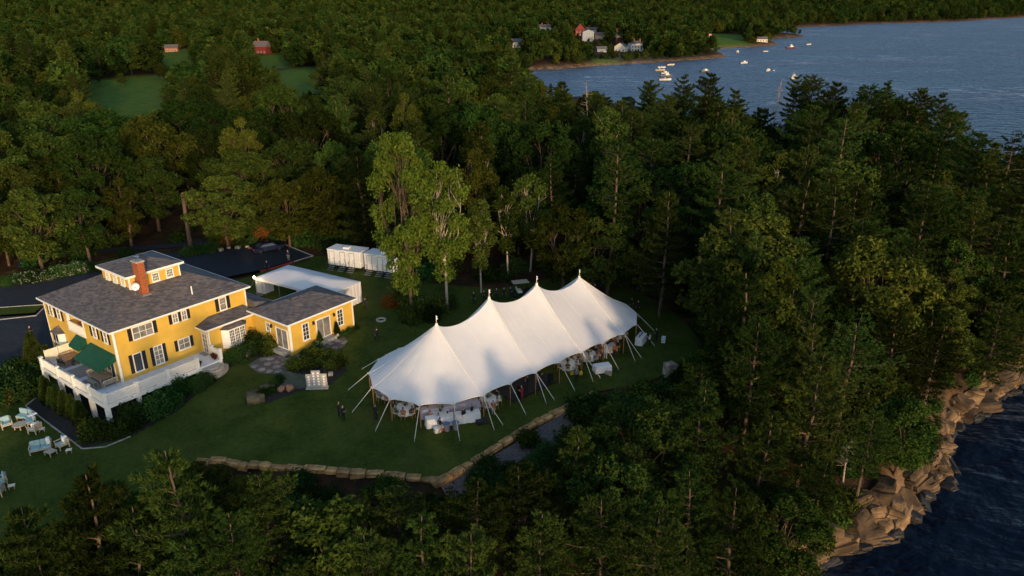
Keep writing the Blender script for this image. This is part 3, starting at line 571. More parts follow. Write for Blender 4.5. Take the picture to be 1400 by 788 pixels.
HERO = [  # kind, where its top is seen, height
    ('pine', 222, 612, 17), ('pine', 110, 650, 15), ('pine', 18, 705, 14), ('pine', 165, 712, 13), ('pine', 322, 705, 13), ('pine', 60, 745, 12), ('pine', 255, 745, 13),
    ('pine', 790, 590, 12), ('pine', 862, 612, 10), ('pine', 648, 668, 12), ('pine', 705, 652, 12), ('pine', 572, 722, 12), ('pine', 745, 705, 11), ('pine', 640, 742, 12), ('pine', 830, 690, 12), ('pine', 500, 735, 11),
    ('pine', 962, 520, 12), ('pine', 945, 645, 12), ('pine', 1010, 690, 12), ('pine', 890, 720, 12), ('pine', 1050, 575, 11), ('pine', 1118, 482, 14), ('broad', 1175, 478, 10), ('pine', 1035, 440, 16), ('pine', 1235, 425, 14), ('pine', 1125, 640, 9), ('pine', 1190, 575, 10), ('broad', 1240, 560, 8), ('broad', 1075, 690, 8),
    ('slender', 693, 255, 13), ('slender', 724, 240, 14), ('slender', 655, 275, 12.5), ('broad', 770, 285, 12), ('broad', 815, 300, 10.5), ('pine', 912, 262, 16, 2), ('sparse_pine', 838, 200, 20), ('pine', 985, 215, 20, 1), ('pine', 1010, 190, 20, 0), ('sparse_pine', 1085, 250, 19), ('sparse_pine', 1150, 255, 19), ('pine', 1180, 250, 18), ('pine', 1265, 260, 17), ('pine', 1345, 270, 17), ('pine', 1390, 300, 16),
    ('broad', 60, 160, 15.5, 4, 1.3), ('broad', 130, 150, 16, 4, 1.3), ('broad', 20, 215, 13, 6, 1.2), ('broad', 255, 135, 16.5, 4, 1.3), ('broad', 345, 148, 15, 4, 1.3), ('broad', 200, 215, 12.5, 1, 1.2), ('broad', 300, 240, 11.5, 6, 1.2), ('broad', 400, 190, 13.5, 4, 1.1), ('broad', 440, 230, 12.5), ('broad', 480, 215, 13.5), ('broad', 385, 245, 11, 2), ('broad', 100, 255, 11.5, 1),
    ('pine', 98, 98, 18), ('pine', 35, 118, 19), ('pine', 250, 82, 17), ('pine', 325, 78, 17), ('pine', 285, 90, 17), ('pine', 620, 95, 18, 2), ('pine', 520, 70, 18), ('pine', 500, 90, 17), ('broad', 600, 160, 17, 4), ('broad', 690, 165, 16), ('broad', 740, 165, 17, 4), ('pine', 700, 140, 18),
    ('pine', 886, 110, 19, 0), ('pine', 936, 104, 20, 1), ('pine', 975, 99, 20, 0), ('pine', 1008, 122, 19, 1), ('bare', 1063, 107, 18, 0), ('pine', 1088, 104, 20, 1), ('pine', 1110, 103, 19, 3), ('pine', 1145, 112, 20, 0), ('pine', 1190, 117, 20, 3), ('pine', 1216, 112, 20, 1), ('pine', 1260, 122, 19, 0), ('pine', 1285, 128, 20, 1), ('pine', 1305, 150, 18, 3), ('pine', 1338, 180, 17, 0), ('sparse_pine', 1384, 184, 17), ('pine', 1362, 195, 16), ('bare', 806, 112, 17, 0), ('pine', 820, 128, 17), ('pine', 770, 110, 17), ('pine', 850, 136, 17, 2),
    ('bare', 1062, 235, 14, 1), ('bare', 1165, 592, 6, 1),
]
for q in HERO:
    x, y = top_at(q[1], q[2], q[3]); forest_tree(q[0], x, y, q[3], var=q[4] if len(q) > 4 else None, wide=q[5] if len(q) > 5 else 1.)
for a, b, h in ((168, 119, 6), (222, 110, 8), (136, 116, 7)):
    p = ground_sight(a, b); forest_tree('broad', p.x, p.y, h, var=3 if a < 200 else 2)
for a, b, top, v_ in ((562, 437, 187, 0), (611, 426, 226, 1)):      # the pair of maples behind the tent
    p = G(a, b); h = 10
    while proj(p.x, p.y, p.z + h)[1] > top: h += .2
    forest_tree('gold', p.x, p.y, h, var=v_, wide=.84)
HEROES = len(TREES)
rgw = np.random.default_rng(21)
def blocks_view(x, y, z, h, r):
    """would a tree here stand in front of the lawn, the house or the water as the photograph shows them?"""
    for fx, fz in ((0, .98), (-1, .62), (1, .62), (0, .62), (-.8, .35), (.8, .35), (0, .1)):
        px, py, d = proj(x + fx * r, y, z + h * fz)
        if fz > .5 and px > 600 and py < np.interp(px, [s[0] for s in SKYLINE], [s[1] for s in SKYLINE]) + (20 if px > 860 else 2): return True
        if inside(CLEAR, np.array([px]), np.array([py]))[0] and P(px, py, 0).y > y + 1: return True
        if y < 430 and hides_view(px, py, y): return True
        if px > 1070 and py > 460 and any(inside(q, np.array([px]), np.array([py]))[0] for q in CLIFF_PX) and P(px, py, -5.5).y > y + .5: return True
    return False
def candidates(n, x0, x1, y0, y1):
    x = rgw.uniform(x0, x1, n); y = rgw.uniform(y0, y1, n); d = sdist(LAND, x, y)
    k = (d > 1.2) & (sdist(LAWN, x, y) < -1.6) & (sdist(DRIVE, x, y) < -2.5) & (~inside(HOUSE_FOOT, x, y)) & (~inside(CANOPY_FOOT, x, y))
    for q in FIELDS: k &= sdist(np.array(q), x, y) < -4
    return list(zip(x[k], y[k], d[k]))
GRID = {}
def too_near(x, y, s):
    i, j = int(x // 8), int(y // 8)
    for a in (-1, 0, 1):
        for b in (-1, 0, 1):
            for p in GRID.get((i + a, j + b), ()):
                if (p[0] - x) ** 2 + (p[1] - y) ** 2 < s * s: return True
    return False
def stand(x, y): GRID.setdefault((int(x // 8), int(y // 8)), []).append((x, y))
for t in TREES: stand(t[0], t[1])
def fill(n, x0, x1, y0, y1, space, hts, mix, lim):
    k = 0
    for x, y, d in candidates(n, x0, x1, y0, y1):
        if k >= lim: break
        px, py, _ = proj(x, y, gz(x, y) + 12)
        if px < -90 or px > 1490 or py > 900: continue
        if too_near(x, y, space): continue
        u = rgw.random(); kind = next(kk for kk, c in mix if u <= c); h = rgw.uniform(*hts) * (.7 if d < 7 else 1) * (.92 if kind == 'broad' else 1); z = gz(x, y)
        for _ in range(3):
            if not blocks_view(x, y, z, h, 3.0): break
            h *= .72
        else: continue
        if h < 4.5: continue
        forest_tree(kind, x, y, h, wide=rgw.uniform(.78, 1.25)); stand(x, y); k += 1
    return k
c = []
c.append(fill(1500, -60, 30, 30, 58, 3.6, (9, 14), (('pine', .62), ('broad', 1)), 70))
c.append(fill(2500, 16, 75, 55, 105, 4.0, (12, 18), (('pine', .60), ('sparse_pine', .66), ('broad', 1)), 110))
c.append(fill(2500, 20, 140, 100, 230, 4.8, (15, 20), (('pine', .72), ('sparse_pine', .8), ('broad', 1)), 120))
c.append(fill(2500, -40, 40, 88, 200, 5.8, (9, 19), (('broad', .52), ('slender', .62), ('pine', 1)), 110))
c.append(fill(2500, -150, -30, 110, 230, 7.4, (9, 20), (('broad', .62), ('pine', 1)), 90))
c.append(fill(2500, -120, -60, 60, 120, 6.0, (11, 16), (('broad', .8), ('pine', 1)), 25))
c.append(fill(3500, -320, 60, 220, 420, 9.5, (9, 21), (('broad', .62), ('pine', 1)), 140))
print('trees', HEROES, c, len(TREES))

# the far woods: one mass of small trees
far = bpy.data.collections.new('far_tree_kinds')
for i, (me_, tr_, h_) in enumerate([make_broad('far_broad', 200, 14, .12, 4.8, 11, (1.5, 2.3), 13, 9, .62, lod=True), make_broad('far_broad', 201, 15, .12, 5.4, 13, (1.5, 2.3), 13, 9, .62, 'leaves_dark', lod=True), make_broad('far_broad', 202, 12, .1, 4.4, 9, (1.5, 2.1), 13, 9, .6, 'leaves_olive', lod=True), make_pine('far_pine', 203, 17, .25, 3.6, .45, 0, 1.0, .4, 5, False, True)]):
    o = bpy.data.objects.new('far_tree_%d' % i, me_); far.objects.link(o)
pts, idx, rot, scl = [], [], [], []
VKB = [(q[:, 0].min(), q[:, 0].max(), yy or 520, q[:, 1].max()) for q, yy in VIEW_KEEP]
for y0, y1, sp in ((230, 420, 8.5), (420, 700, 9.5), (700, 1100, 11), (1100, 1700, 14), (1700, 2900, 19)):
    n_ = int((y1 - y0) * (1.5 * (y1 + y0) / 2 + 60) / (sp * sp) * 1.25); y = rgw.uniform(y0, y1, n_); x = rgw.uniform(-1, 1, n_) * (.76 * y + 25); d = sdist(LAND, x, y); k = d > 3.5
    for q in FIELDS: k &= sdist(np.array(q), x, y) < -3
    x, y = x[k], y[k]; z = land_z(x, y)
    for a, b_, c_, dd_ in zip(x, y, z, d[k]):
        if y0 < 430 and too_near(a, b_, 6.5): continue
        h_ = rgw.uniform(.7, 1.3) * (1 + .15 * (sp > 13)); px, py, _ = proj(a, b_, c_ + 15 * h_)
        if px > 600 and b_ < 530 and py < np.interp(px, [s[0] for s in SKYLINE], [s[1] for s in SKYLINE]): continue
        if any(abs(a - q[0]) < q[2] and abs(b_ - q[1]) < q[2] for q in FAR_KEEP) or h_ < .2: continue
        if dd_ < 14: h_ *= .62
        rp_ = 4.2 * h_ * CAM_F / b_; vk = [q for q in VKB if q[0] - rp_ < px < q[1] + rp_ and q[2] > b_ and py < q[3]]
        for _ in range(4 if vk else 0):
            tp = 14.5 * h_ * CAM_F / b_; pb = proj(a, b_, c_ + 14.5 * h_)[1]
            if not any(hides_view(px + e * 4.2 * h_ * CAM_F / b_, pb + tp * f_, b_) for e in (-1, 0, 1) for f_ in (0, .12, .25, .4, .6, .8)): break
            h_ *= .6
        if any(abs(a - q[0]) < q[2] and abs(b_ - q[1]) < q[2] for q in FAR_KEEP) or h_ < .2: continue
        pts.append((a, b_, c_ - .3)); idx.append(3 if rgw.random() < .2 else int(rgw.integers(0, 3))); rot.append((0, 0, rgw.uniform(0, 6.28))); w = h_ * rgw.uniform(.9, 1.25); scl.append((w, w, h_))
print('far trees', len(pts))
me = bpy.data.meshes.new('distant_forest'); me.from_pydata(pts, [], [])
for nm, ty, arr, key in (('kind_index', 'INT', idx, 'value'), ('turn', 'FLOAT_VECTOR', rot, 'vector'), ('size', 'FLOAT_VECTOR', scl, 'vector')):
    a = me.attributes.new(nm, ty, 'POINT'); a.data.foreach_set(key, np.array(arr, np.int32 if ty == 'INT' else np.float32).ravel())
ng = bpy.data.node_groups.new('far_woods', 'GeometryNodeTree'); ng.interface.new_socket('Geometry', in_out='INPUT', socket_type='NodeSocketGeometry'); ng.interface.new_socket('Geometry', in_out='OUTPUT', socket_type='NodeSocketGeometry')
N = ng.nodes.new; gi, go = N('NodeGroupInput'), N('NodeGroupOutput'); ip = N('GeometryNodeInstanceOnPoints'); ci = N('GeometryNodeCollectionInfo'); ci.inputs[0].default_value = far; ci.inputs[1].default_value = True; ci.inputs[2].default_value = True
def nattr(nm, ty): a = N('GeometryNodeInputNamedAttribute'); a.data_type = ty; a.inputs[0].default_value = nm; return a.outputs[0]
L_ = ng.links.new; L_(gi.outputs[0], ip.inputs['Points']); L_(ci.outputs[0], ip.inputs['Instance']); ip.inputs['Pick Instance'].default_value = True
L_(nattr('kind_index', 'INT'), ip.inputs['Instance Index']); L_(nattr('turn', 'FLOAT_VECTOR'), ip.inputs['Rotation']); L_(nattr('size', 'FLOAT_VECTOR'), ip.inputs['Scale']); L_(ip.outputs[0], go.inputs[0])
o = link('distant_forest', me); o.modifiers.new('woods', 'NODES').node_group = ng
tag(o, 'far-off green wood covering the hills beyond meadow and inlet', 'forest', kind='stuff')
# ---------------------------------------------------------------- driveway, kerbs, paths, beds
DRIVE_Z = lambda x, y: base_z(x, y) + 0
tag(drape('driveway', DRIVE, 'asphalt', .035, 2.0), kind='structure')
def kerb(name, pts, h=.12, w=.16, m='concrete'):
    pts = [Vector(p[:2]) for p in pts]; mb = MB()
    for a, b in zip(pts, pts[1:]):
        k = max(1, int((b - a).length / 1.5)); d = (b - a).normalized(); nrm = Vector((-d.y, d.x)) * w / 2
        for i in range(k):
            p, q = a + (b - a) * i / k, a + (b - a) * (i + .985) / k; zp, zq = bz(*p), bz(*q)
            mb.add([(*(p - nrm), zp - .1), (*(q - nrm), zq - .1), (*(q + nrm), zq - .1), (*(p + nrm), zp - .1), (*(p - nrm), zp + h), (*(q - nrm), zq + h), (*(q + nrm), zq + h), (*(p + nrm), zp + h)],
                   [(3, 2, 1, 0), (4, 5, 6, 7), (0, 1, 5, 4), (1, 2, 6, 5), (2, 3, 7, 6), (3, 0, 4, 7)])
    return tag(mb.build(name, m), kind='structure')
kerb('kerb', [P(a, b, 1.4) for a, b in ((-20, 433.5), (48, 426), (64, 412), (30, 414), (-40, 418.5))])
kerb('kerb', [P(a, b, 1.5) for a, b in ((340, 340), (352, 335.5), (390, 335), (428, 351), (402, 358.5))])
kerb('red_kerb', [P(a, b, 1.5) for a, b in ((401, 359), (375, 367), (356, 371.5))], .13, .3, 'red_paint')
GRASS_ISLAND = [P(a, b, 1.2)[:2] for a, b in ((-80, 421), (30, 415.5), (60, 413.5), (46, 424.5), (-80, 432.5))]
tag(drape('lawn_island', GRASS_ISLAND, 'lawn', .06, 1.5), kind='structure')
tag(drape('verge', [P(a, b, 1.4)[:2] for a, b in ((-90, 394), (140, 369), (200, 350), (190, 345), (60, 372), (-90, 378))], 'lawn', .03, 2), kind='structure')
tag(drape('road', [P(a, b, 2)[:2] for a, b in ((20, 352), (70, 341), (190, 331), (250, 327), (330, 322), (330, 328), (250, 333), (190, 337), (70, 348), (20, 360))], 'asphalt', .12, 2, lambda x, y: land_z(x, y)), kind='structure')
def hpoly(*uv): return [tuple(hw(u, v)[:2]) for u, v in uv]
tag(drape('mulch_bed', hpoly((-6.6, -4.6), (-6.2, 8.5), (-4.8, 9.5), (0, 9.5), (0, -1), (6, -1), (6.2, -3.6), (5.6, -5.3), (2, -6.6), (-3, -6.6)), 'mulch', .035, 1), kind='structure')
kerb('bed_edging', [hw(u, v) for u, v in ((-4.8, 9.5), (-6.2, 8.5), (-6.6, -4.6), (-5.2, -6.2), (-3, -6.6))], .08, .12)
tag(drape('mulch_bed', hpoly((9.2, -2.2), (14.4, -2.2), (14.4, -6), (12.6, -5.6), (11.6, -4.2), (9.4, -4.4)), 'mulch', .035, 1), kind='structure')
tag(drape('mulch_bed', [P(a, b, .7)[:2] for a, b in ((335, 548), (352, 533), (392, 515), (415, 497), (440, 485), (470, 490), (474, 508), (455, 524), (440, 531), (405, 535), (365, 548))], 'mulch', .035, 1), kind='structure')
# patio of flagstones
PATIO = [(338, 492), (352, 484), (380, 480), (402, 482), (430, 474), (455, 464), (470, 459), (476, 464), (466, 474), (440, 484), (415, 491), (396, 499), (380, 505), (352, 502)]
pat = drape('patio', [P(a, b, 1.45)[:2] for a, b in PATIO], 'gravel', .03, .8); tag(pat, kind='structure')
_pp = np.array([P(a, b, 1.45)[:2] for a, b in PATIO]); rs = np.random.default_rng(3); _c = []
for _ in range(1600):
    q = np.array([rs.uniform(*_pp[:, 0][[_pp[:, 0].argmin(), _pp[:, 0].argmax()]]), rs.uniform(_pp[:, 1].min(), _pp[:, 1].max())])
    if sdist(_pp, q[:1], q[1:])[0] > .3 and all(np.hypot(*(q - e)) > .78 for e in _c): _c.append(q)
for q in _c:
    k = rs.integers(5, 8); a0 = rs.uniform(0, 6.28); poly = [(q[0] + math.cos(a0 + 6.283 * i / k) * rs.uniform(.36, .5), q[1] + math.sin(a0 + 6.283 * i / k) * rs.uniform(.34, .46)) for i in range(k)]
    z = bz(*q); MB().prism(poly, z - .05, z + .06).build('paver', 'flagstone', pat)

# ---------------------------------------------------------------- the yellow house
def shingle_mat():
    m = mat('shingles', (.16, .13, .12), .9, spec=.2); n = m.node_tree.nodes; l = m.node_tree.links; b = n['Principled BSDF']; tc = n.new('ShaderNodeTexCoord')
    sp = n.new('ShaderNodeSeparateXYZ'); l.new(tc.outputs['Object'], sp.inputs[0]); ad = n.new('ShaderNodeMath'); l.new(sp.outputs[0], ad.inputs[0]); l.new(sp.outputs[1], ad.inputs[1])
    ml = n.new('ShaderNodeMath'); ml.operation = 'MULTIPLY'; ml.inputs[1].default_value = 2.3; l.new(sp.outputs[2], ml.inputs[0]); cb = n.new('ShaderNodeCombineXYZ'); l.new(ad.outputs[0], cb.inputs[0]); l.new(ml.outputs[0], cb.inputs[1])
    br = n.new('ShaderNodeTexBrick'); br.inputs['Scale'].default_value = 1; br.inputs['Brick Width'].default_value = .42; br.inputs['Row Height'].default_value = .19; br.inputs['Mortar Size'].default_value = .008; br.inputs['Color1'].default_value = (.080, .078, .082, 1); br.inputs['Color2'].default_value = (.18, .155, .145, 1); br.inputs['Mortar'].default_value = (.05, .045, .045, 1)
    l.new(cb.outputs[0], br.inputs['Vector']); tn = n.new('ShaderNodeTexNoise'); tn.inputs['Scale'].default_value = .8; tn.inputs['Detail'].default_value = 6; l.new(tc.outputs['Object'], tn.inputs['Vector'])
    mx = n.new('ShaderNodeMix'); mx.data_type = 'RGBA'; mx.blend_type = 'MULTIPLY'; mx.inputs[0].default_value = .8; l.new(br.outputs[0], mx.inputs[6]); l.new(ramp(m.node_tree, tn.outputs[0], (.7, .72, .78), (1, .95, .9), .35, .65), mx.inputs[7]); l.new(mx.outputs[2], b.inputs['Base Color'])
    bp = n.new('ShaderNodeBump'); bp.inputs['Strength'].default_value = .5; bp.inputs['Distance'].default_value = .03; l.new(br.outputs[0], bp.inputs['Height']); l.new(bp.outputs[0], b.inputs['Normal'])
shingle_mat()
house = empty('yellow_house', HO, HTH, 'large yellow clapboard house with grey hip roofs, cupola, white deck and brick chimney', 'house')
ZD, ZE, HL, HW_ = 1.5, 7.05, 15.08, 15.26
class WB(MB):
    """boxes laid against a wall: a along it, n outward from it"""
    def __init__(s, side, base): super().__init__(); s.side, s.base = side, base
    def wb(s, a0, a1, n0, n1, z0, z1):
        b = s.base
        if s.side == 'V-': return s.box(a0, a1, b - n0, b - n1, z0, z1)
        if s.side == 'U-': return s.box(b - n0, b - n1, a0, a1, z0, z1)
        if s.side == 'U+': return s.box(b + n0, b + n1, a0, a1, z0, z1)
        return s.box(a0, a1, b + n0, b + n1, z0, z1)
def window(par, side, base, a0, a1, z0, z1, nx=2, ny=2, gl='glass', cas=.1, name='window', sill=True):
    f = WB(side, base); f.wb(a0 - cas, a0, .0, .07, z0 - cas, z1 + cas); f.wb(a1, a1 + cas, .0, .07, z0 - cas, z1 + cas); f.wb(a0, a1, .0, .068, z1, z1 + cas); f.wb(a0, a1, .0, .068, z0 - cas, z0)
    o = f.build(name, 'white_trim', par)
    g = WB(side, base); g.wb(a0, a1, .004, .018, z0, z1); g.build('pane', gl, o)
    s = WB(side, base)
    for i in range(1, nx): x = a0 + (a1 - a0) * i / nx; s.wb(x - .02, x + .02, .018, .045, z0, z1)
    for j in range(1, ny): z = z0 + (z1 - z0) * j / ny; s.wb(a0, a1, .018, .042, z - .02, z + .02)
    if s.v: s.build('muntin', 'white_trim', o)
    if sill: q = WB(side, base); q.wb(a0 - cas - .04, a1 + cas + .04, .07, .13, z0 - cas - .04, z0 - cas + .03); q.build('sill', 'white_trim', o)
    return o
def shutter(par, side, base, a0, a1, z0, z1):
    s = WB(side, base); s.wb(a0, a1, .0, .035, z0, z1); k = int((z1 - z0) / .13)
    for i in range(k): z = z0 + .06 + (z1 - z0 - .12) * (i + .5) / k; s.wb(a0 + .05, a1 - .05, .035, .055, z - .03, z + .03)
    return s.build('shutter', 'shutter', par)
def hip(name, u0, u1, v0, v1, z, rise, par, m='shingles', fascia=.16, run=None):
    """hip roof over a rectangle; soffit closed"""
    du, dv = u1 - u0, v1 - v0; r = min(du, dv) / 2; mb = MB()
    if du >= dv: a, b = (u0 + r, (v0 + v1) / 2, z + rise), (u1 - r, (v0 + v1) / 2, z + rise)
    else: a, b = ((u0 + u1) / 2, v0 + r, z + rise), ((u0 + u1) / 2, v1 - r, z + rise)
    c = [(u0, v0, z), (u1, v0, z), (u1, v1, z), (u0, v1, z)]
    if du >= dv: mb.add(c + [a, b], [(0, 1, 5, 4), (1, 2, 5), (2, 3, 4, 5), (3, 0, 4), (3, 2, 1, 0)])
    else: mb.add(c + [a, b], [(0, 1, 4), (1, 2, 5, 4), (2, 3, 5), (3, 0, 4, 5), (3, 2, 1, 0)])
    o = mb.build(name, m, par); f = MB()
    for x0, x1, y0, y1 in ((u0, u1, v0 - .02, v0 + .04), (u0, u1, v1 - .04, v1 + .02), (u0 - .02, u0 + .04, v0 + .04, v1 - .04), (u1 - .04, u1 + .02, v0 + .04, v1 - .04)): f.box(x0, x1, y0, y1, z - fascia, z + .015)
    f.box(u0 + .04, u1 - .04, v0 + .04, v1 - .04, z - fascia, z - fascia + .03); f.build('fascia', 'white_trim', o); return o
# main block; the left wall has the opening of a loggia (v 6.2-9.85, z 4.85-6.75)
w = MB(); T = .25
w.box(0, HL, 0, T, -1.6, ZE); w.box(HL - T, HL, T, HW_, -1.6, ZE); w.box(0, HL - T, HW_ - T, HW_, -1.6, ZE)
w.box(0, T, T, 6.2, -1.6, ZE); w.box(0, T, 9.85, HW_ - T, -1.6, ZE); w.box(0, T, 6.2, 9.85, -1.6, 4.85); w.box(0, T, 6.2, 9.85, 6.78, ZE)
w.box(T, 2.4, 6.0, 6.2, 4.6, ZE); w.box(T, 2.4, 9.85, 10.05, 4.6, ZE); w.box(2.2, 2.4, 6.2, 9.85, 4.6, ZE); w.box(T, 2.2, 6.2, 9.85, 4.6, 4.86)
w.build('wall', 'yellow', house)
for (a, b) in ((0, 0), (HL, 0), (0, HW_)):
    mb = MB(); mb.box(a - .03 if a == 0 else a - .14, a + .14 if a == 0 else a + .03, b - .03 if b == 0 else b - .14, b + .14 if b == 0 else b + .03, -.2, ZE - .02); mb.build('corner_board', 'white_trim', house)
roof = hip('roof', -.45, HL + .45, -.45, HW_ + .45, ZE + .14, 3.62, house)
v = MB(); v.tube([(9.4, 1.0, 7.6), (9.4, 1.0, 8.75)], .07, 8); v.build('vent_pipe', 'white_trim', roof)
ch = MB(); ch.box(5.0, 5.76, 2.8, 3.85, 8.2, 12.2); cho = ch.build('chimney', 'brick', roof)
MB().box(4.93, 5.83, 2.73, 3.92, 12.2, 12.34).build('chimney_cap', 'stone_cap', cho)
MB().lathe([(.16, 0), (.16, .3), (.22, .32), (.22, .42), (.05, .5)], (5.35, 3.3, 12.34), 10).build('flue', 'chrome', cho)
MB().box(4.9, 5.86, 2.6, 2.8, 8.2, 8.72).build('flashing', 'grey_metal', cho)
d = MB(); d.lathe([(.02, .0), (.28, .05), (.42, .13), (.40, .14), (.02, .04)], (0, 0, 0), 14); ds = d.build('satellite_dish', 'grey_metal', roof, True); ds.location = (4.55, 3.05, 9.75); ds.rotation_euler = (R(68), 0, R(-30))
s_ = MB(); s_.tube([(4.5, 3.2, 8.6), (4.5, 3.2, 9.2), (4.55, 3.1, 9.7)], .025, 5); s_.build('dish_mast', 'grey_metal', roof)
# cupola
cup = MB(); cup.box(4.4, 10.05, 4.0, 9.68, 8.6, 10.65); cu = cup.build('cupola', 'yellow', house)
hip('cupola_roof', 4.0, 10.45, 3.6, 10.08, 10.77, 1.0, house, fascia=.22)
for a0 in (6.95, 8.55): window(cu, 'V-', 4.0, a0, a0 + .62, 9.42, 10.22, 4, 3, 'glass', .12)
for a0 in (4.95, 6.55, 8.15): window(cu, 'U-', 4.4, a0, a0 + .62, 9.52, 10.22, 3, 3, 'curtain_glass', .12)
for a in (4.4, 9.93): WB('V-', 4.0).wb(a - (.03 if a < 5 else 0), a + .15, .0, .03, 8.8, 10.6).build('corner_board', 'white_trim', cu)
WB('U-', 4.4).wb(4.0, 4.12, .0, .03, 8.8, 10.6).build('corner_board', 'white_trim', cu)
# long front wall: windows and shutters
for a0, a1, z0, z1, sh, nx_, ny_, g in ((1.98, 4.0, 5.5, 6.72, ((1.47, 1.86), (4.12, 4.5)), 3, 2, 'curtain_glass'), (6.3, 6.78, 5.8, 6.74, ((5.84, 6.18), (6.9, 7.2)), 2, 2, 'curtain_glass'), (7.33, 7.78, 5.8, 6.74, ((7.9, 8.22),), 2, 2, 'curtain_glass'), (11.78, 12.5, 5.4, 6.74, ((11.24, 11.64), (12.64, 13.03)), 1, 2, 'curtain_glass'),
                                     (1.56, 2.32, 2.05, 3.95, ((1.08, 1.44), (2.45, 2.82)), 1, 1, 'glass'), (3.74, 4.54, 2.0, 3.95, ((3.3, 3.64), (4.66, 5.0)), 2, 4, 'curtain_glass'), (6.42, 7.6, 2.62, 3.72, ((5.96, 6.3), (7.74, 8.07)), 2, 2, 'curtain_glass')):
    window(house, 'V-', 0, a0, a1, z0, z1, nx_, ny_, g, .08)
    for s0, s1 in sh: shutter(house, 'V-', 0, s0, s1, z0 - .06, z1 + .06)
for a0, a1, sh in ((13.3, 14.0, ((14.12, 14.5),)), (11.45, 12.1, ((12.3, 12.9), (10.8, 11.2))), (3.5, 4.15, ((4.3, 4.78), (2.95, 3.3))), (1.25, 1.85, ((2.0, 2.45), (.7, 1.08)))):
    window(house, 'U-', 0, a0, a1, 5.5, 6.66, 1, 2, 'curtain_glass', .08)
    for s0, s1 in sh: shutter(house, 'U-', 0, s0, s1, 5.42, 6.72)
# loggia
lo = MB(); lo.box(-.06, .02, 6.1, 9.95, 4.72, 4.9); lo.box(-.05, .03, 6.2, 9.85, 5.78, 5.88)
lo.box(-.06, .2, 9.68, 9.9, 4.9, 6.78); lo.box(-.06, .2, 6.12, 6.3, 4.9, 6.78); lo.build('loggia_rail', 'white_trim', house)
bl = MB()
for i in range(26): y = 6.35 + i * .128; bl.box(-.02, .015, y, y + .045, 4.9, 5.78)
bl.build('baluster_panel', 'white_trim', house)
lsd = MB(); lsd.box(.6, 1.3, 6.6, 8.9, 5.25, 5.42); lsd.box(1.3, 1.5, 6.6, 8.9, 5.25, 6.0); lsd.box(.6, 1.3, 6.5, 6.68, 5.2, 5.7); lsd.box(.6, 1.3, 8.85, 9.03, 5.2, 5.7)
for x in (.65, 1.4):
    for y in (6.55, 8.95): lsd.box(x, x + .07, y, y + .07, 4.87, 5.26)
lsd = lsd.build('loggia_sofa', 'cloth_rust'); lsd.location = HO; lsd.rotation_euler = (0, 0, HTH); tag(lsd, 'rust-red sofa inside the upper loggia of the yellow house', 'sofa')
# small bay on the left wall, ground floor
by = MB(); prof = [(0, 11.5), (-.55, 11.95), (-.55, 13.25), (0, 13.7)]; by.prism(prof, 2.55, 3.85); bo = by.build('bay_window', 'white_trim', house)
MB().prism([(.0, 11.35), (-.75, 11.85), (-.75, 13.35), (0, 13.85)], 3.85, 3.9).add([(0, 11.35, 3.9), (-.75, 11.85, 3.9), (-.75, 13.35, 3.9), (0, 13.85, 3.9), (0, 12.6, 4.55), (-.25, 12.6, 4.4)], [(0, 5, 4), (0, 1, 5), (1, 2, 5), (2, 3, 5), (3, 4, 5)]).build('bay_roof', 'shingles', bo)
for a0 in (12.02, 12.65): WB('U-', -.55).wb(a0, a0 + .5, .004, .02, 2.85, 3.7).build('pane', 'glass', bo)
# sliding doors under the awnings
window(house, 'U-', 0, 1.0, 2.6, 1.55, 3.6, 2, 1, 'glass', .12, 'french_door', False); window(house, 'U-', 0, 3.3, 5.2, 1.55, 3.6, 2, 1, 'glass', .12, 'french_door', False); window(house, 'U-', 0, 6.3, 8.0, 1.55, 3.6, 2, 1, 'glass', .12, 'french_door', False)
def awning(v0, v1, z1, u, z0):
    t = MB(); t.add([(-.03, v0, z1), (-.03, v1, z1), (u, v1, z0), (u, v0, z0), (-.03, v0, z1 - .05), (-.03, v1, z1 - .05), (u + .04, v1, z0 - .05), (u + .04, v0, z0 - .05)], [(0, 3, 2, 1), (4, 5, 6, 7), (0, 4, 7, 3), (1, 2, 6, 5), (2, 3, 7, 6), (0, 1, 5, 4)])
    t.box(u - .01, u + .02, v0, v1, z0 - .28, z0 - .02)
    for v_ in (v0, v1 - .02): t.prism([(-.04, v_), (-.04, v_ + .02), (u, v_ + .02), (u, v_)], [z1 - .75, z1 - .75, z0 - .28, z0 - .28], [z1 - .04, z1 - .04, z0 - .04, z0 - .04])
    o = t.build('awning', 'awning', house); f = MB(); f.bar((-.03, v0 + .1, z1 - .8), (u + .05, v0 + .1, z0 - .1), .03); f.bar((-.03, v1 - .1, z1 - .8), (u + .05, v1 - .1, z0 - .1), .03); f.build('awning_frame', 'white_trim', o)
awning(6.2, 8.4, 4.6, -1.0, 3.8); awning(.25, 5.3, 4.5, -1.9, 3.55)
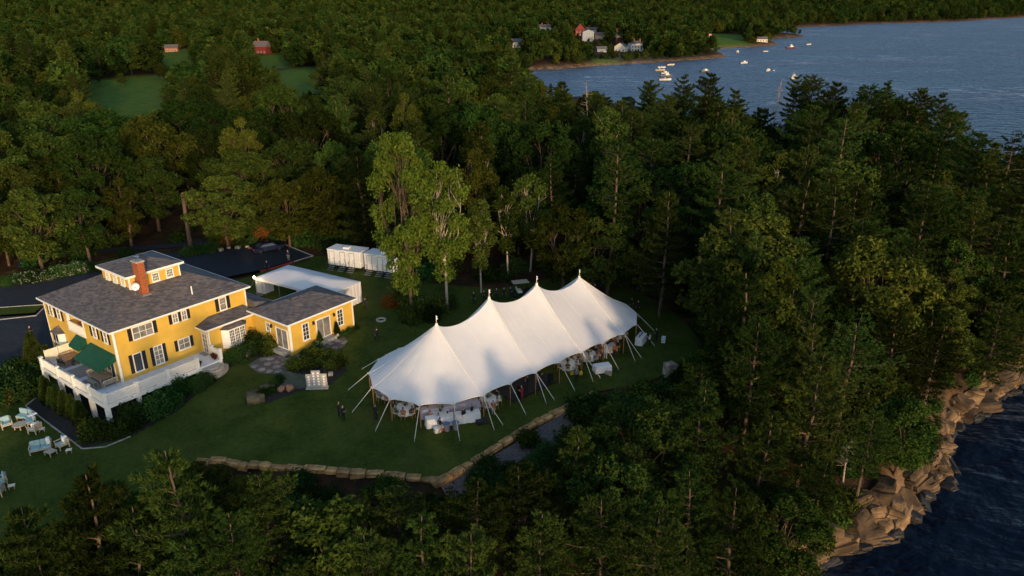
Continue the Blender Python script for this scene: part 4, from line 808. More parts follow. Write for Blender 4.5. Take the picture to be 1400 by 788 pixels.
# deck
dk = MB(); dk.box(-3.3, 0, -3.4, 10.6, ZD - .14, ZD); dk.box(0, 9.05, -3.4, 0, ZD - .14, ZD); deck = dk.build('deck', 'white_deck', house)
fs = MB(); fs.box(-3.34, -3.3, -3.44, 10.6, ZD - .42, ZD + .0); fs.box(-3.3, 9.05, -3.44, -3.4, ZD - .42, ZD + .0); fs.box(9.05, 9.09, -3.44, -1.5, ZD - .42, ZD + .0); fs.box(-3.3, 0, 10.6, 10.64, ZD - .42, ZD); fs.build('deck_fascia', 'white_trim', deck)
uk = MB(); uk.box(-1.2, -.05, -1.6, 10, -1.5, 1.0); uk.box(-.05, 8.8, -1.6, -.05, -1.5, 1.0); uk.build('foundation', 'under_deck_shade', house)  # dark block behind the columns, coloured to read as shade under the deck
MB().box(-2.6, -1.25, -2.6, 9.9, -1.55, -1.28).build('terrace_slab', 'flagstone', house)
posts_v = [-3.3, -.1, 3.17, 6.53, 10.2]; posts_u = [-.15, 3.07, 6.33]
def post(u, v_): 
    m_ = MB(); m_.box(u - .15, u + .15, v_ - .15, v_ + .15, ZD, ZD + 1.12); m_.box(u - .19, u + .19, v_ - .19, v_ + .19, ZD + 1.12, ZD + 1.19); m_.build('rail_post', 'white_trim', deck)
def column(u, v_, zb=-1.5):
    m_ = MB(); m_.box(u - .2, u + .2, v_ - .2, v_ + .2, zb, ZD - .42); m_.box(u - .25, u + .25, v_ - .25, v_ + .25, zb, zb + .28); m_.build('deck_column', 'white_trim', deck)
def rail(u0, v0, u1, v1, n):
    m_ = MB()
    if u0 == u1: m_.box(u0 - .05, u0 + .05, v0, v1, ZD + .98, ZD + 1.06); m_.box(u0 - .035, u0 + .035, v0, v1, ZD + .1, ZD + .16)
    else: m_.box(u0, u1, v0 - .05, v0 + .05, ZD + .98, ZD + 1.06); m_.box(u0, u1, v0 - .035, v0 + .035, ZD + .1, ZD + .16)
    ro = m_.build('railing', 'white_trim', deck); q = MB()
    for i in range(n): a = (i + .5) / n; x, y = u0 + (u1 - u0) * a, v0 + (v1 - v0) * a; q.box(x - .027, x + .027, y - .027, y + .027, ZD + .16, ZD + .98)
    q.build('baluster_panel', 'white_trim', ro)
for v_ in posts_v: post(-3.25, v_); column(-3.2, v_)
for u in posts_u: post(u, -3.34); column(u, -3.25, -.6)
post(9.0, -3.34); post(9.0, -1.8)
for a, b in zip(posts_v, posts_v[1:]):
    rail(-3.25, a + .15, -3.25, b - .15, 26); MB().box(-3.24, -3.21, a + .15, b - .15, ZD + .12, ZD + .98).build('rail_panel', 'white_trim', deck)
for a, b in zip([-3.25] + posts_u, posts_u): rail(a + .15, -3.34, b - .15, -3.34, 26)
rail(9.0, -3.19, 9.0, -1.95, 10)
for u0, u1 in ((-2.75, -1.42), (-1.36, -.02)):
    s_ = MB(); s_.box(u0 + .04, u1 - .04, 10.42, 10.45, ZD + .1, ZD + 1.62); so = s_.build('privacy_screen', 'screen_cloth', deck); MB().box(u0, u0 + .05, 10.4, 10.47, ZD, ZD + 1.7).box(u1 - .05, u1, 10.4, 10.47, ZD, ZD + 1.7).build('screen_post', 'white_trim', so)
MB().tube([(-1.39, 10.5, ZD), (-1.39, 10.5, ZD + 2.6)], .03, 6).build('screen_pole', 'black_metal', deck)
# rounded steps from the deck to the lawn
for i, (r_, z0, z1) in enumerate(((1.0, ZD - .36, ZD - .17), (1.42, ZD - .62, ZD - .37), (1.8, ZD - 1.2, ZD - .62))):
    MB().prism([(7.65 + math.cos(a) * r_ * 1.0, -3.45 - math.sin(a) * r_ * .9) for a in np.linspace(0, math.pi, 16)], z0, z1).build('step', 'weathered_wood' if i else 'stone_cap', deck)
# entry block with lean-to roof
e = MB(); e.box(9.0, HL + .3, -1.5, -.01, -.5, 4.5); en = e.build('entry_block', 'yellow', house)
er = MB(); z0, z1 = 4.56, 5.2; c = [(8.5, -.02, z0), (8.5, -1.98, z0), (14.55, -1.98, z0), (14.55, -.02, z0), (10.2, -.02, z1), (14.55, -.02, z1)]
er.add(c, [(0, 1, 4), (1, 2, 5, 4), (2, 3, 5), (0, 4, 5, 3), (3, 2, 1, 0)]); ero = er.build('entry_roof', 'shingles', house)
MB().box(8.46, 14.5, -2.02, -1.97, z0 - .16, z0 + .02).box(8.46, 8.51, -1.97, -.03, z0 - .16, z0 + .02).box(8.51, 14.5, -1.97, -1.5, z0 - .16, z0 - .13).build('fascia', 'white_trim', ero)
WB('V-', -1.5).wb(8.98, 9.14, .0, .03, 1.45, 4.45).build('corner_board', 'white_trim', en)
window(en, 'U-', 9.0, -1.2, -.35, 1.55, 3.75, 2, 4, 'curtain_glass', .12, 'entry_door', False)
MB().box(8.3, 8.98, -1.45, -.2, ZD + .004, ZD + .02).build('door_mat', 'grey_rug', deck)
bw = MB(); bp_ = [(10.55, -1.5), (11.05, -2.1), (13.1, -2.1), (13.6, -1.5)]; bw.prism(bp_, 1.6, 3.85); bwo = bw.build('bow_window', 'white_trim', en)
MB().prism([(10.4, -1.5), (10.95, -2.28), (13.2, -2.28), (13.75, -1.5)], 3.85, 3.92).add([(10.4, -1.5, 3.92), (10.95, -2.28, 3.92), (13.2, -2.28, 3.92), (13.75, -1.5, 3.92), (11.6, -1.5, 4.42), (12.6, -1.5, 4.42)], [(0, 1, 4), (1, 2, 5, 4), (2, 3, 5)]).build('bay_roof', 'shingles', bwo)
for k in range(3): window(bwo, 'V-', -2.1, 11.15 + k * .66, 11.15 + k * .66 + .54, 2.0, 3.65, 3, 5, 'glass', .05, sill=False)
# link roof behind, annex
MB().box(HL + .01, 17.2, -1.49, 6.5, -.5, 4.7).build('link_wall', 'yellow', house)
MB().add([(HL, -1.45, 5.7), (17.6, -1.45, 4.9), (17.6, 6.8, 4.9), (HL, 6.8, 5.7), (HL, -1.45, 4.75), (17.6, -1.45, 4.75), (17.6, 6.8, 4.75), (HL, 6.8, 4.75)], [(0, 1, 2, 3), (7, 6, 5, 4), (0, 4, 5, 1), (1, 5, 6, 2), (2, 6, 7, 3), (3, 7, 4, 0)]).build('link_roof', 'shingles', house)
ax = MB(); ax.box(14.5, 23.5, -8.2, -1.48, -.3, 4.8); an = ax.build('annex_wall', 'yellow', house)
aroof = hip('annex_roof', 14.08, 23.9, -8.62, -1.3, 4.92, 1.2, house)
for x in (17.3, 18.4): MB().tube([(x, -5.2, 5.6), (x, -5.2, 6.45)], .06, 8).build('vent_pipe', 'black_metal', aroof)
for side, b_, a0, a1 in (('V-', -8.2, 14.5, 14.66), ('V-', -8.2, 23.36, 23.53), ('U-', 14.5, -8.2, -8.06)): WB(side, b_).wb(a0, a1, .0, .03, 1.5, 4.74).build('corner_board', 'white_trim', an)
window(an, 'V-', -8.2, 16.25, 16.98, 2.3, 4.15, 2, 4, 'glass', .1); window(an, 'V-', -8.2, 21.15, 21.88, 2.3, 4.15, 2, 4, 'glass', .1)
window(an, 'V-', -8.2, 18.15, 19.95, 1.72, 3.95, 2, 1, 'curtain_glass', .12, 'sliding_door', False)
window(an, 'U-', 14.5, -4.75, -4.2, 3.15, 4.05, 2, 2, 'glass', .1); window(an, 'U-', 14.5, -7.75, -5.95, 1.72, 3.9, 2, 1, 'curtain_glass', .12, 'sliding_door', False)
for side, b_, a in (('V-', -8.2, 17.7), ('V-', -8.2, 20.62), ('U-', 14.5, -5.15)): WB(side, b_).wb(a - .1, a + .1, .0, .22, 3.7, 4.02).wb(a - .04, a + .04, .0, .12, 4.02, 4.1).build('wall_lantern', 'black_metal', an)
MB().box(18.0, 20.1, -9.1, -8.24, 1.2, 1.66).build('door_step', 'concrete', an); MB().box(13.7, 14.46, -7.9, -5.9, 1.2, 1.62).build('door_step', 'concrete', an)

for u, v_, z1 in ((.12, -.1, ZE - .1), (HL - .15, -.1, ZE - .1), (14.62, -8.3, 4.7), (23.4, -8.3, 4.7)): MB().tube([(u, v_ - .25, z1 + .12), (u, v_, z1 - .25), (u, v_, ZD + .1 if z1 > 5 else 1.55)], .045, 6).build('downspout', 'white_trim', house)
# ---------------------------------------------------------------- the big sailcloth tent
def cloth_mat(name, col, tr):
    m = bpy.data.materials.new(name); m.use_nodes = True; n = m.node_tree.nodes; l = m.node_tree.links; b = n['Principled BSDF']; b.inputs['Roughness'].default_value = .75; b.inputs['Specular IOR Level'].default_value = .25
    tc = n.new('ShaderNodeTexCoord'); t = n.new('ShaderNodeTexNoise'); t.inputs['Scale'].default_value = .6; t.inputs['Detail'].default_value = 6; l.new(tc.outputs['Object'], t.inputs['Vector']); c = ramp(m.node_tree, t.outputs[0], tuple(x * .95 for x in col), col, .3, .7); l.new(c, b.inputs['Base Color'])
    t3 = n.new('ShaderNodeTexNoise'); t3.inputs['Scale'].default_value = 1.1; l.new(tc.outputs['Object'], t3.inputs['Vector']); bp = n.new('ShaderNodeBump'); bp.inputs['Strength'].default_value = .22; bp.inputs['Distance'].default_value = .2; l.new(t3.outputs[0], bp.inputs['Height']); l.new(bp.outputs[0], b.inputs['Normal'])
    tl = n.new('ShaderNodeBsdfTranslucent'); l.new(c, tl.inputs[0]); mx = n.new('ShaderNodeMixShader'); mx.inputs[0].default_value = tr; l.new(b.outputs[0], mx.inputs[1]); l.new(tl.outputs[0], mx.inputs[2]); l.new(mx.outputs[0], n['Material Output'].inputs[0]); M[name] = m
cloth_mat('sailcloth', (.80, .79, .79), .22); cloth_mat('seam_tape', (.86, .80, .70), .1)
# tent frame: s along the ridge, a across it (positive towards the camera)
TO = Vector((-2.8 - .669 * 6.95, 62.2 + .743 * 6.95, 0)); TH = R(42.0)
TS, TA = Vector((math.cos(TH), math.sin(TH), 0)), Vector((math.sin(TH), -math.cos(TH), 0))
SP, RAD, EAVE = 6.83, 6.95, 2.45
PEAKS = [(0, 7.5), (SP, 8.45), (2 * SP, 8.2), (3 * SP, 7.3)]
def tw(s, a, z): p = TO + TS * s + TA * a; return Vector((p.x, p.y, z + bz(p.x, p.y) * 0))
tent = empty('sailcloth_tent', TO, TH, 'huge white sailcloth wedding tent with four pennant-topped peaks and scalloped eaves on the lawn', 'tent')
L = lambda s, a, z: (s, -a, z)        # tent coordinates in the thing's own frame
def ridge(s):
    for (s0, z0), (s1, z1) in zip(PEAKS, PEAKS[1:]):
        if s0 <= s <= s1 + 1e-6:
            t = min(1, max(0, (s - s0) / (s1 - s0))); return z0 + (z1 - z0) * t - 1.2 * (4 * t * (1 - t)) ** .78
    return PEAKS[0][1] if s < 0 else PEAKS[-1][1]
POLES = []       # eave poles: (s, a, s_apex)
for i in range(7): POLES.append((i * SP / 2, RAD, i * SP / 2))
for i in range(1, 7): a = math.pi * i / 7; POLES.append((3 * SP + RAD * math.sin(a), RAD * math.cos(a), 3 * SP))
for i in range(7): POLES.append((3 * SP - i * SP / 2, -RAD, 3 * SP - i * SP / 2))
for i in range(1, 7): a = math.pi * i / 7; POLES.append((-RAD * math.sin(a), -RAD * math.cos(a), 0))
per = []; NS = 8
for i, p in enumerate(POLES):
    q = POLES[(i + 1) % len(POLES)]
    for k in range(NS):
        t = k / NS; sag = 4 * t * (1 - t); c = (p[2] * (1 - t) + q[2] * t, 0); e = np.array([p[0] + (q[0] - p[0]) * t, p[1] + (q[1] - p[1]) * t]); d = e - c; d = d / (np.hypot(*d) + 1e-9)
        mid_r = 0 if p[2] != q[2] else (RAD * (1 - math.cos(math.pi / 14)) * sag * .6); e = e + d * (mid_r - .14 * sag)
        per.append((e[0], e[1], c[0], EAVE + .08 * sag, t))
NT = 26; vs, fs = [], []
for i, (es, ea, sa, ez, t) in enumerate(per):
    zr = ridge(sa); near = min(abs(sa - p[0]) for p in PEAKS); k = 1.18 - .10 * min(1, near / (SP / 2))
    for j in range(NT + 1):
        u = (j / NT) ** 1.25; z = ez + (zr - ez) * (1 - u) ** k; z -= .05 * math.sin(2 * math.pi * t) * 0
        pil = .10 * math.sin(math.pi * u) * (4 * t * (1 - t) - .5) * (u ** .5)      # a little billow between the poles
        vs.append(L(sa + (es - sa) * u, ea * u, z + pil))
n_ = len(per)
for i in range(n_):
    for j in range(NT): a, b = i * (NT + 1) + j, ((i + 1) % n_) * (NT + 1) + j; fs.append((a, b, b + 1, a + 1))
cn = MB().add(vs, fs).build('canopy', 'sailcloth', tent, True)
hb = MB()
for i in range(n_):
    a, b = vs[i * (NT + 1) + NT], vs[((i + 1) % n_) * (NT + 1) + NT]; hb.bar(a, b, .05, .07)
hb.build('hem', 'seam_tape', cn)
def roof_pt(i, j, up=.015): p = vs[i * (NT + 1) + j]; return (p[0], p[1], p[2] + up)
for k, p in enumerate(POLES):
    main = any(abs(p[2] - q[0]) < .01 for q in PEAKS) and abs(abs(p[1]) - RAD) < .01
    mb = MB(); pts = [roof_pt(k * NS, j) for j in range(NT + 1)]
    if not main:
        pts = pts[1:]
    mb.tube(pts, .055 if main else .018, 4); mb.build('seam', 'seam_tape', cn)
    MB().lathe([(.30, 0), (.29, .02), (.01, .03)], (p[0] * .985, -p[1] * .985, EAVE - .0), 10).build('corner_patch', 'seam_tape', cn)
for i in range(len(per)):
    if i % NS in (2, 4, 6): mb = MB(); mb.tube([roof_pt(i, j, .006) for j in range(3, NT + 1)], .011, 3); mb.build('panel_seam', 'seam_tape', cn)
for s0, z0 in PEAKS:
    mb = MB(); mb.tube([L(s0, 0, 0), L(s0, 0, z0 + .25)], .09, 8); cp = mb.build('center_pole', 'pole_wood', tent)
    mb = MB(); mb.lathe([(.16, z0 - .25), (.12, z0 + .12), (.025, z0 + .2), (.02, z0 + .95)], (s0, 0, 0), 8); mb.build('finial', 'white_trim', cp)
    f = MB(); pf = [(s0 + .03, 0, z0 + .92), (s0 + .2, .07, z0 + .8), (s0 + .13, .02, z0 + .66), (s0 + .3, .1, z0 + .46), (s0 + .03, 0, z0 + .5)]; f.add(pf + [(x, y + .01, z) for x, y, z in pf], [(0, 1, 2, 3, 4), (9, 8, 7, 6, 5), (0, 5, 6, 1), (1, 6, 7, 2), (2, 7, 8, 3), (3, 8, 9, 4), (4, 9, 5, 0)]); f.build('pennant', 'white_cloth', cp)
def lz(s, a): p = tw(s, a, 0); return bz(p.x, p.y)
for k, p in enumerate(POLES):
    gzv = lz(p[0], p[1]); MB().tube([L(p[0], p[1], gzv - .2), L(p[0], p[1], EAVE + .05)], .05, 6).build('side_pole', 'pole_wood', tent)
    d = np.array([p[0] - p[2], p[1]]); d /= np.hypot(*d); main = abs(abs(p[1]) - RAD) < .01 and any(abs(p[0] - q[0]) < .01 for q in PEAKS)
    tn = np.array([-d[1], d[0]])
    for off in ((-.55, .55) if main else (0,)):
        e = np.array([p[0], p[1]]) + d * (2.2 if not main else 2.1) + tn * off; ez = lz(*e)
        r_ = MB().tube([L(p[0] + d[0] * .03, p[1] + d[1] * .03, EAVE + .03), L(e[0], e[1], ez + .12)], .035, 5).build('guy_rope', 'rope', tent)
        MB().tube([L(e[0] - d[0] * .05, e[1] - d[1] * .05, ez + .28), L(e[0] + d[0] * .08, e[1] + d[1] * .08, ez - .2)], .035, 5).build('stake', 'grey_metal', r_)

# ---------------------------------------------------------------- people
def skin_mesh(name, V_, E_, Rr, root=0):
    me = bpy.data.meshes.new(name + '_rig'); me.from_pydata(V_, E_, []); o = bpy.data.objects.new(name + '_rig', me); COL.objects.link(o)
    o.modifiers.new('s', 'SKIN'); sv = me.skin_vertices[0].data
    for i, r_ in enumerate(Rr): sv[i].radius = (r_ if hasattr(r_, '__len__') else (r_, r_))
    sv[root].use_root = True; ss = o.modifiers.new('u', 'SUBSURF'); ss.levels = 1; ss.render_levels = 1
    bpy.context.view_layer.update(); out = bpy.data.meshes.new_from_object(o.evaluated_get(bpy.context.evaluated_depsgraph_get())); out.name = name
    bpy.data.objects.remove(o); return out
def person_mesh(name, pose):
    """one continuous body; materials by region: 0 skin 1 hair 2 top 3 bottom 4 shoes"""
    sit = pose == 'sit'; hz0 = .50 if sit else .94
    V_ = [(0, 0, hz0), (0, .0, hz0 + .2), (0, -.01, hz0 + .42), (0, 0, hz0 + .53), (0, -.02, hz0 + .60), (0, -.03, hz0 + .70), (0, -.01, hz0 + .80)]
    R_ = [(.155, .11), (.14, .10), (.165, .105), (.06, .06), (.075, .085), (.085, .10), (.055, .065)]; E_ = [(i, i + 1) for i in range(6)]
    for sd in (-1, 1):
        b = len(V_); sh = (sd * .19, 0, hz0 + .43)
        if pose == 'stand': el, wr, hd = (sd * .25, .02, hz0 + .17), (sd * .24, -.06, hz0 - .06), (sd * .235, -.09, hz0 - .14)
        elif pose == 'carry': el, wr, hd = (sd * .25, .04, hz0 + .18), (sd * .14, -.24, hz0 + .20), (sd * .10, -.31, hz0 + .22)
        elif pose == 'walk': el, wr, hd = (sd * .25, sd * .10, hz0 + .18), (sd * .24, sd * .18 - .08, hz0 - .02), (sd * .235, sd * .2 - .12, hz0 - .09)
        else: el, wr, hd = (sd * .25, -.08, hz0 + .19), (sd * .15, -.30, hz0 + .22), (sd * .11, -.37, hz0 + .23)
        V_ += [sh, el, wr, hd]; R_ += [.062, .045, .032, (.038, .022)]; E_ += [(2, b), (b, b + 1), (b + 1, b + 2), (b + 2, b + 3)]
        dv = Vector(hd) - Vector(wr); dv.normalize(); sdv = Vector((1, 0, 0)) if abs(dv.y) > .5 else Vector((0, 1, 0))
        for k, (off, ln) in enumerate(((-.030, .07), (-.010, .085), (.010, .08), (.030, .062))):
            V_.append(tuple(Vector(hd) + sdv * off + dv * ln)); R_.append(.0095); E_.append((b + 3, len(V_) - 1))
        V_.append(tuple(Vector(wr) + sdv * -.055 + dv * .07)); R_.append(.011); E_.append((b + 2, len(V_) - 1))
        b = len(V_); hp = (sd * .095, 0, hz0 - .04)
        if sit: kn, ank, toe = (sd * .11, -.44, hz0 + .0), (sd * .11, -.42, .09), (sd * .12, -.57, .04)
        elif pose == 'walk': kn, ank, toe = (sd * .1, -.10 - sd * .10, .50), (sd * .1, -sd * .26, .10), (sd * .11, -sd * .26 - .15, .04)
        else: kn, ank, toe = (sd * .11, -.02, .50), (sd * .12, .02, .09), (sd * .14, -.13, .04)
        V_ += [hp, kn, ank, toe]; R_ += [.095, .06, .042, (.045, .035)]; E_ += [(0, b), (b, b + 1), (b + 1, b + 2), (b + 2, b + 3)]
    me = skin_mesh(name, V_, E_, R_)
    for m_ in ('skin', 'hair', 'cloth_black', 'cloth_black', 'shoes'): me.materials.append(M[m_])
    for p in me.polygons:
        c = p.center; k = 2
        if c.z > hz0 + .50: k = 1 if (c.z > hz0 + .745 or (c.y > .0 and c.z > hz0 + .58)) else 0
        elif c.z < .115: k = 4
        elif abs(c.x) < .2 and (c.z < hz0 + .02) and not (pose in ('stand', 'walk') and abs(c.x) > .2): k = 3
        if pose in ('carry', 'sit') and c.y < -.19 and c.z > hz0 + .12: k = 0
        if pose in ('stand', 'walk') and abs(c.x) > .195 and c.z < hz0 + .0: k = 0
        p.material_index = k; p.use_smooth = True
    return me
PM = {k: person_mesh('person_' + k, k) for k in ('stand', 'carry', 'walk', 'sit')}
def person(pose, loc, rz, top, bottom, label, group=None, s=1., hair=None):
    o = link('person', PM[pose]); o.location = loc; o.rotation_euler = (0, 0, rz); o.scale = (s,) * 3
    for i, c in ((2, top), (3, bottom)): o.material_slots[i].link = 'OBJECT'; o.material_slots[i].material = M['cloth_' + c]
    if hair: o.material_slots[1].link = 'OBJECT'; o.material_slots[1].material = M[hair]
    return tag(o, label, 'person', group)
mat('hair_blond', (.30, .19, .08), .7); mat('hair_grey', (.3, .29, .28), .7)

# ---------------------------------------------------------------- wedding furniture
chair0 = empty('banquet_chair', (0, 0, 0), 0, 'x', 'chair')
MB().box(-.2, .2, -.2, .2, .43, .46).build('seat', 'chair_wood', chair0, bevel=.008)
for x in (-.19, .16):
    MB().box(x, x + .03, -.2, -.17, 0, .43).build('leg', 'chair_wood', chair0); MB().box(x, x + .03, .17, .2, 0, .92).build('leg', 'chair_wood', chair0)
_b = MB(); _b.box(-.16, .16, .172, .198, .84, .92); _b.box(-.16, .16, .172, .198, .56, .6)
for i in range(5): _b.box(-.13 + i * .06, -.11 + i * .06, .178, .192, .6, .84)
_b.build('backrest', 'chair_wood', chair0); MB().box(-.17, .17, -.17, .17, .46, .5).build('cushion', 'white_cloth', chair0, bevel=.012)
note_kids(chair0); chair_used = [False]
def chair(loc, rz, label, group):
    if not chair_used[0]: chair_used[0] = True; chair0.location = loc; chair0.rotation_euler = (0, 0, rz); return tag(chair0, label, 'chair', group)
    return copy_tree(chair0, loc, rz, label, group)
def cloth_round(r, h, seed):
    rg = np.random.default_rng(seed); mb = MB(); n = 40; prof = [(0, h), (r * .6, h), (r * .97, h), (r, h - .01), (r + .03, h - .2), (r + .07, .02)]
    for j, (q, z) in enumerate(prof):
        for i in range(n): a = 6.283 * i / n; w = (.05 * math.sin(9 * a + seed) * max(0, j - 3) / 2); mb.v.append((math.cos(a) * (q + w), math.sin(a) * (q + w), z))
    for j in range(len(prof) - 1):
        for i in range(n): mb.f.append((j * n + i, j * n + (i + 1) % n, (j + 1) * n + (i + 1) % n, (j + 1) * n + i)[::-1])
    return mb
def flowers(mb_loc, label, seed, group='floral centrepieces under the tent', sc=1.):
    rg = np.random.default_rng(seed); o = empty('floral_centrepiece', mb_loc, 0, label, 'flowers', group)
    MB().lathe([(.09, 0), (.11, .1), (.08, .22)], (0, 0, 0), 10).build('vase', 'glass', o)
    c = unit(rg.normal(0, 1, (26, 3)) + (0, 0, .5)) * rg.uniform(.12, .3, (26, 1)) * sc + (0, 0, .38); d = unit(c - (0, 0, .3))
    v, f, t = leaves(rg, c, d, 9, .06, .05); link('blossoms', np_mesh('blossoms', v, f, t, 'blossom'), o)
    c = unit(rg.normal(0, 1, (16, 3)) + (0, 0, .2)) * rg.uniform(.15, .36, (16, 1)) * sc + (0, 0, .33); v, f, t = leaves(rg, c, unit(c), 8, .07, .06); link('greenery', np_mesh('greenery', v, f, t, 'shrub_leaves'), o)
    return o
rp = random.Random(11); TOPS = ['pink', 'rust', 'white', 'navy', 'black', 'tan', 'green', 'blue', 'grey', 'red']
WHERE = ''
def round_table(s, a, where, nseat=8, empty_seats=(), seed=0, guests=True):
    p = tw(s, a, 0); z = bz(p.x, p.y); o = empty('round_table', (p.x, p.y, z), rp.uniform(0, 1), f'round table under a white floor-length cloth {where}', 'table', 'round dining tables under the big tent')
    MB().lathe([(.04, 0), (.04, .7), (.8, .71), (.8, .725)], (0, 0, 0), 20).build('table_top', 'pole_wood', o); cloth_round(.82, .74, seed).build('tablecloth', 'white_cloth', o, True)
    flowers((p.x, p.y, z + .745), f'white and green centrepiece on the round table {where}', seed)
    for k in range(6):
        an = 6.283 * k / 6 + .3; MB().lathe([(.035, 0), (.01, .02), (.012, .1), (.04, .14), (.035, .2)], (p.x + math.cos(an) * .52, p.y + math.sin(an) * .52, z + .745), 8)
    for k in range(nseat):
        an = 6.283 * k / nseat + TH; x, y = p.x + math.cos(an) * 1.2, p.y + math.sin(an) * 1.2; cz = bz(x, y)
        chair((x, y, cz), an - math.pi / 2, f'wooden banquet chair at the round table {where}', f'banquet chairs at the round table {where}')
        if guests and k not in empty_seats:
            t_, b_ = rp.choice(TOPS), rp.choice(['black', 'navy', 'grey', 'tan'])
            person('sit', (p.x + math.cos(an) * 1.17, p.y + math.sin(an) * 1.17, cz), an - math.pi / 2, t_, b_, f'seated guest in {t_} top at the round table {where}', 'seated wedding guests', rp.uniform(.94, 1.02), rp.choice([None, None, 'hair_blond', 'hair_grey']))
TABLES = [(-4.6, -2.2, 'far back in the rounded tent end'), (-5.0, 1.2, 'nearest the seating board'), (-3.0, 4.1, 'left of the bar'), (2.0, 5.2, 'just right of the bar'), (13.4, 5.1, 'behind the lone lawn table'), (16.6, 5.2, 'right of the lone lawn table'), (19.8, 5.2, 'by the last near pole'), (23.2, 3.6, 'at the far tent tip')]
for i, (s, a, w_) in enumerate(TABLES): round_table(s, a, w_, 8, (rp.randrange(8),), i)
def long_table(name, s0, s1, a, depth, h, label, m='white_cloth', legs=False, z=None):
    c = tw((s0 + s1) / 2, a, 0); z = bz(c.x, c.y); o = empty(name, (c.x, c.y, z), TH, label, 'table'); ln = s1 - s0
    mb = MB(); n = 2 * (int(ln * 5) + int(depth * 5)); rg = np.random.default_rng(int(abs(s0) * 10)); ring = []
    k1, k2 = int(ln * 5), max(2, int(depth * 5))
    for i in range(k1): ring.append((-ln / 2 + ln * i / k1, -depth / 2, 0, -1))
    for i in range(k2): ring.append((ln / 2, -depth / 2 + depth * i / k2, 1, 0))
    for i in range(k1): ring.append((ln / 2 - ln * i / k1, depth / 2, 0, 1))
    for i in range(k2): ring.append((-ln / 2, depth / 2 - depth * i / k2, -1, 0))
    for j, zz in enumerate((h, h - .03, h * .5, .03)):
        for i, (x, y, dx, dy) in enumerate(ring): w_ = (.02, .03, .05, .08)[j] * (1 + .5 * math.sin(i * 2.1)) if j else 0; mb.v.append((x + dx * w_, y + dy * w_, zz))
    n = len(ring)
    for j in range(3):
        for i in range(n): mb.f.append((j * n + i, (j + 1) * n + i, (j + 1) * n + (i + 1) % n, j * n + (i + 1) % n))
    mb.f.append(tuple(range(n))); mb.build('tablecloth', m, o, False)
    lg = MB()
    for x in (-ln / 2 + .1, ln / 2 - .1):
        for y in (-depth / 2 + .08, depth / 2 - .08): MB().box(x - .02, x + .02, y - .02, y + .02, 0, h - .04).build('leg', 'grey_metal', o)
    return o
mat('lavender_cloth', (.42, .40, .48), .85)
def table_between(name, a, b, depth, h, label, m='white_cloth'):
    a, b = G(*a), G(*b); d = b - a; n_ = Vector((-d.y, d.x, 0)).normalized() * depth / 2; o = long_table(name, 0, d.length, 0, depth, h, label, m)
    c = (a + b) / 2 + n_; o.location = (c.x, c.y, bz(c.x, c.y)); o.rotation_euler = (0, 0, math.atan2(d.y, d.x)); return o
table_between('bar_table', (623, 581), (657, 576.5), .8, .95, 'white-clothed bar table under the eave, right one of the joined pair'); table_between('bar_table', (584, 587), (622, 581.3), .8, .95, 'white-clothed bar table with coolers in front, left one of the joined pair')
table_between('back_bar_table', (577, 574), (656, 562), .7, 1.0, 'pale lavender clothed table behind the white bar tables', 'lavender_cloth')
p_ = P(823, 508, .0); 
t_ = empty('cloth_table', (p_.x, p_.y, 0), R(16), 'lone white-clothed table standing on the lawn outside the tent', 'table')
MB().obox((0, 0), 1.9, 1.05, .03, .8, 0, .97).build('tablecloth', 'white_cloth', t_, bevel=.03)
for x in (-.85, .85):
    for y in (-.45, .45): MB().box(x - .02, x + .02, y - .02, y + .02, 0, .3).build('leg', 'grey_metal', t_)
# ---------------------------------------------------------------- stone walls
def rough_stone(rg, sx, sy, sz):
    mb = MB(); mb.box(-sx / 2, sx / 2, -sy / 2, sy / 2, -sz / 2, sz / 2); me = mb.mesh('stone', None); bm = bmesh.new(); bm.from_mesh(me)
    bmesh.ops.subdivide_edges(bm, edges=bm.edges[:], cuts=1, use_grid_fill=True)
    for v in bm.verts:
        k = sum(abs(abs(c) - s / 2) < 1e-4 for c, s in zip(v.co, (sx, sy, sz)))
        v.co *= 1 - .035 * (k - 1); v.co += Vector(rg.normal(0, .045, 3)) * (min(sx, sz) * 1.1)
    bm.to_mesh(me); bm.free(); return me
def put_stone(parent, name, me, m, loc, rz, tilt=.03):
    me.materials.append(M[m]); o = link(name, me, parent); o.location = loc; o.rotation_euler = (rnd.gauss(0, tilt), rnd.gauss(0, tilt), rz); return o
rw = np.random.default_rng(9)
def stone_wall(px, zref, label, courses=2):
    pts = [P(a, b, zref) for a, b in px]; o = empty('stone_wall', (pts[0].x, pts[0].y, 0), 0, label, 'wall'); org = Vector((pts[0].x, pts[0].y, 0))
    for c in range(courses):
        i, pos = 0, pts[0].copy(); rest = [p for p in pts[1:]]; seg = 0; t = 0.; L_ = [0]
        for a, b in zip(pts, pts[1:]): L_.append(L_[-1] + (b - a).length)
        s = -.3 * c
        while s < L_[-1]:
            ln = rw.uniform(.9, 2.1) if c == 0 else rw.uniform(.8, 1.6); m_ = min(max(s + ln / 2, 0), L_[-1] - .01); k = max(j for j in range(len(L_) - 1) if L_[j] <= m_); f = (m_ - L_[k]) / (L_[k + 1] - L_[k]); p = pts[k].lerp(pts[k + 1], f); d = pts[k + 1] - pts[k]
            h = rw.uniform(.32, .62); nrm = Vector((d.y, -d.x, 0)).normalized(); z = bz(p.x, p.y) + (.12 - h / 2 + rw.uniform(-.05, .06) if c == 0 else -.55 - h / 2)
            put_stone(o, 'stone', rough_stone(rw, ln * .97, rw.uniform(.6, .85), h), 'wall_stone', Vector((p.x, p.y, z)) - org + nrm * (.05 + .12 * c + rw.uniform(-.06, .06)), math.atan2(d.y, d.x)); s += ln
    return o
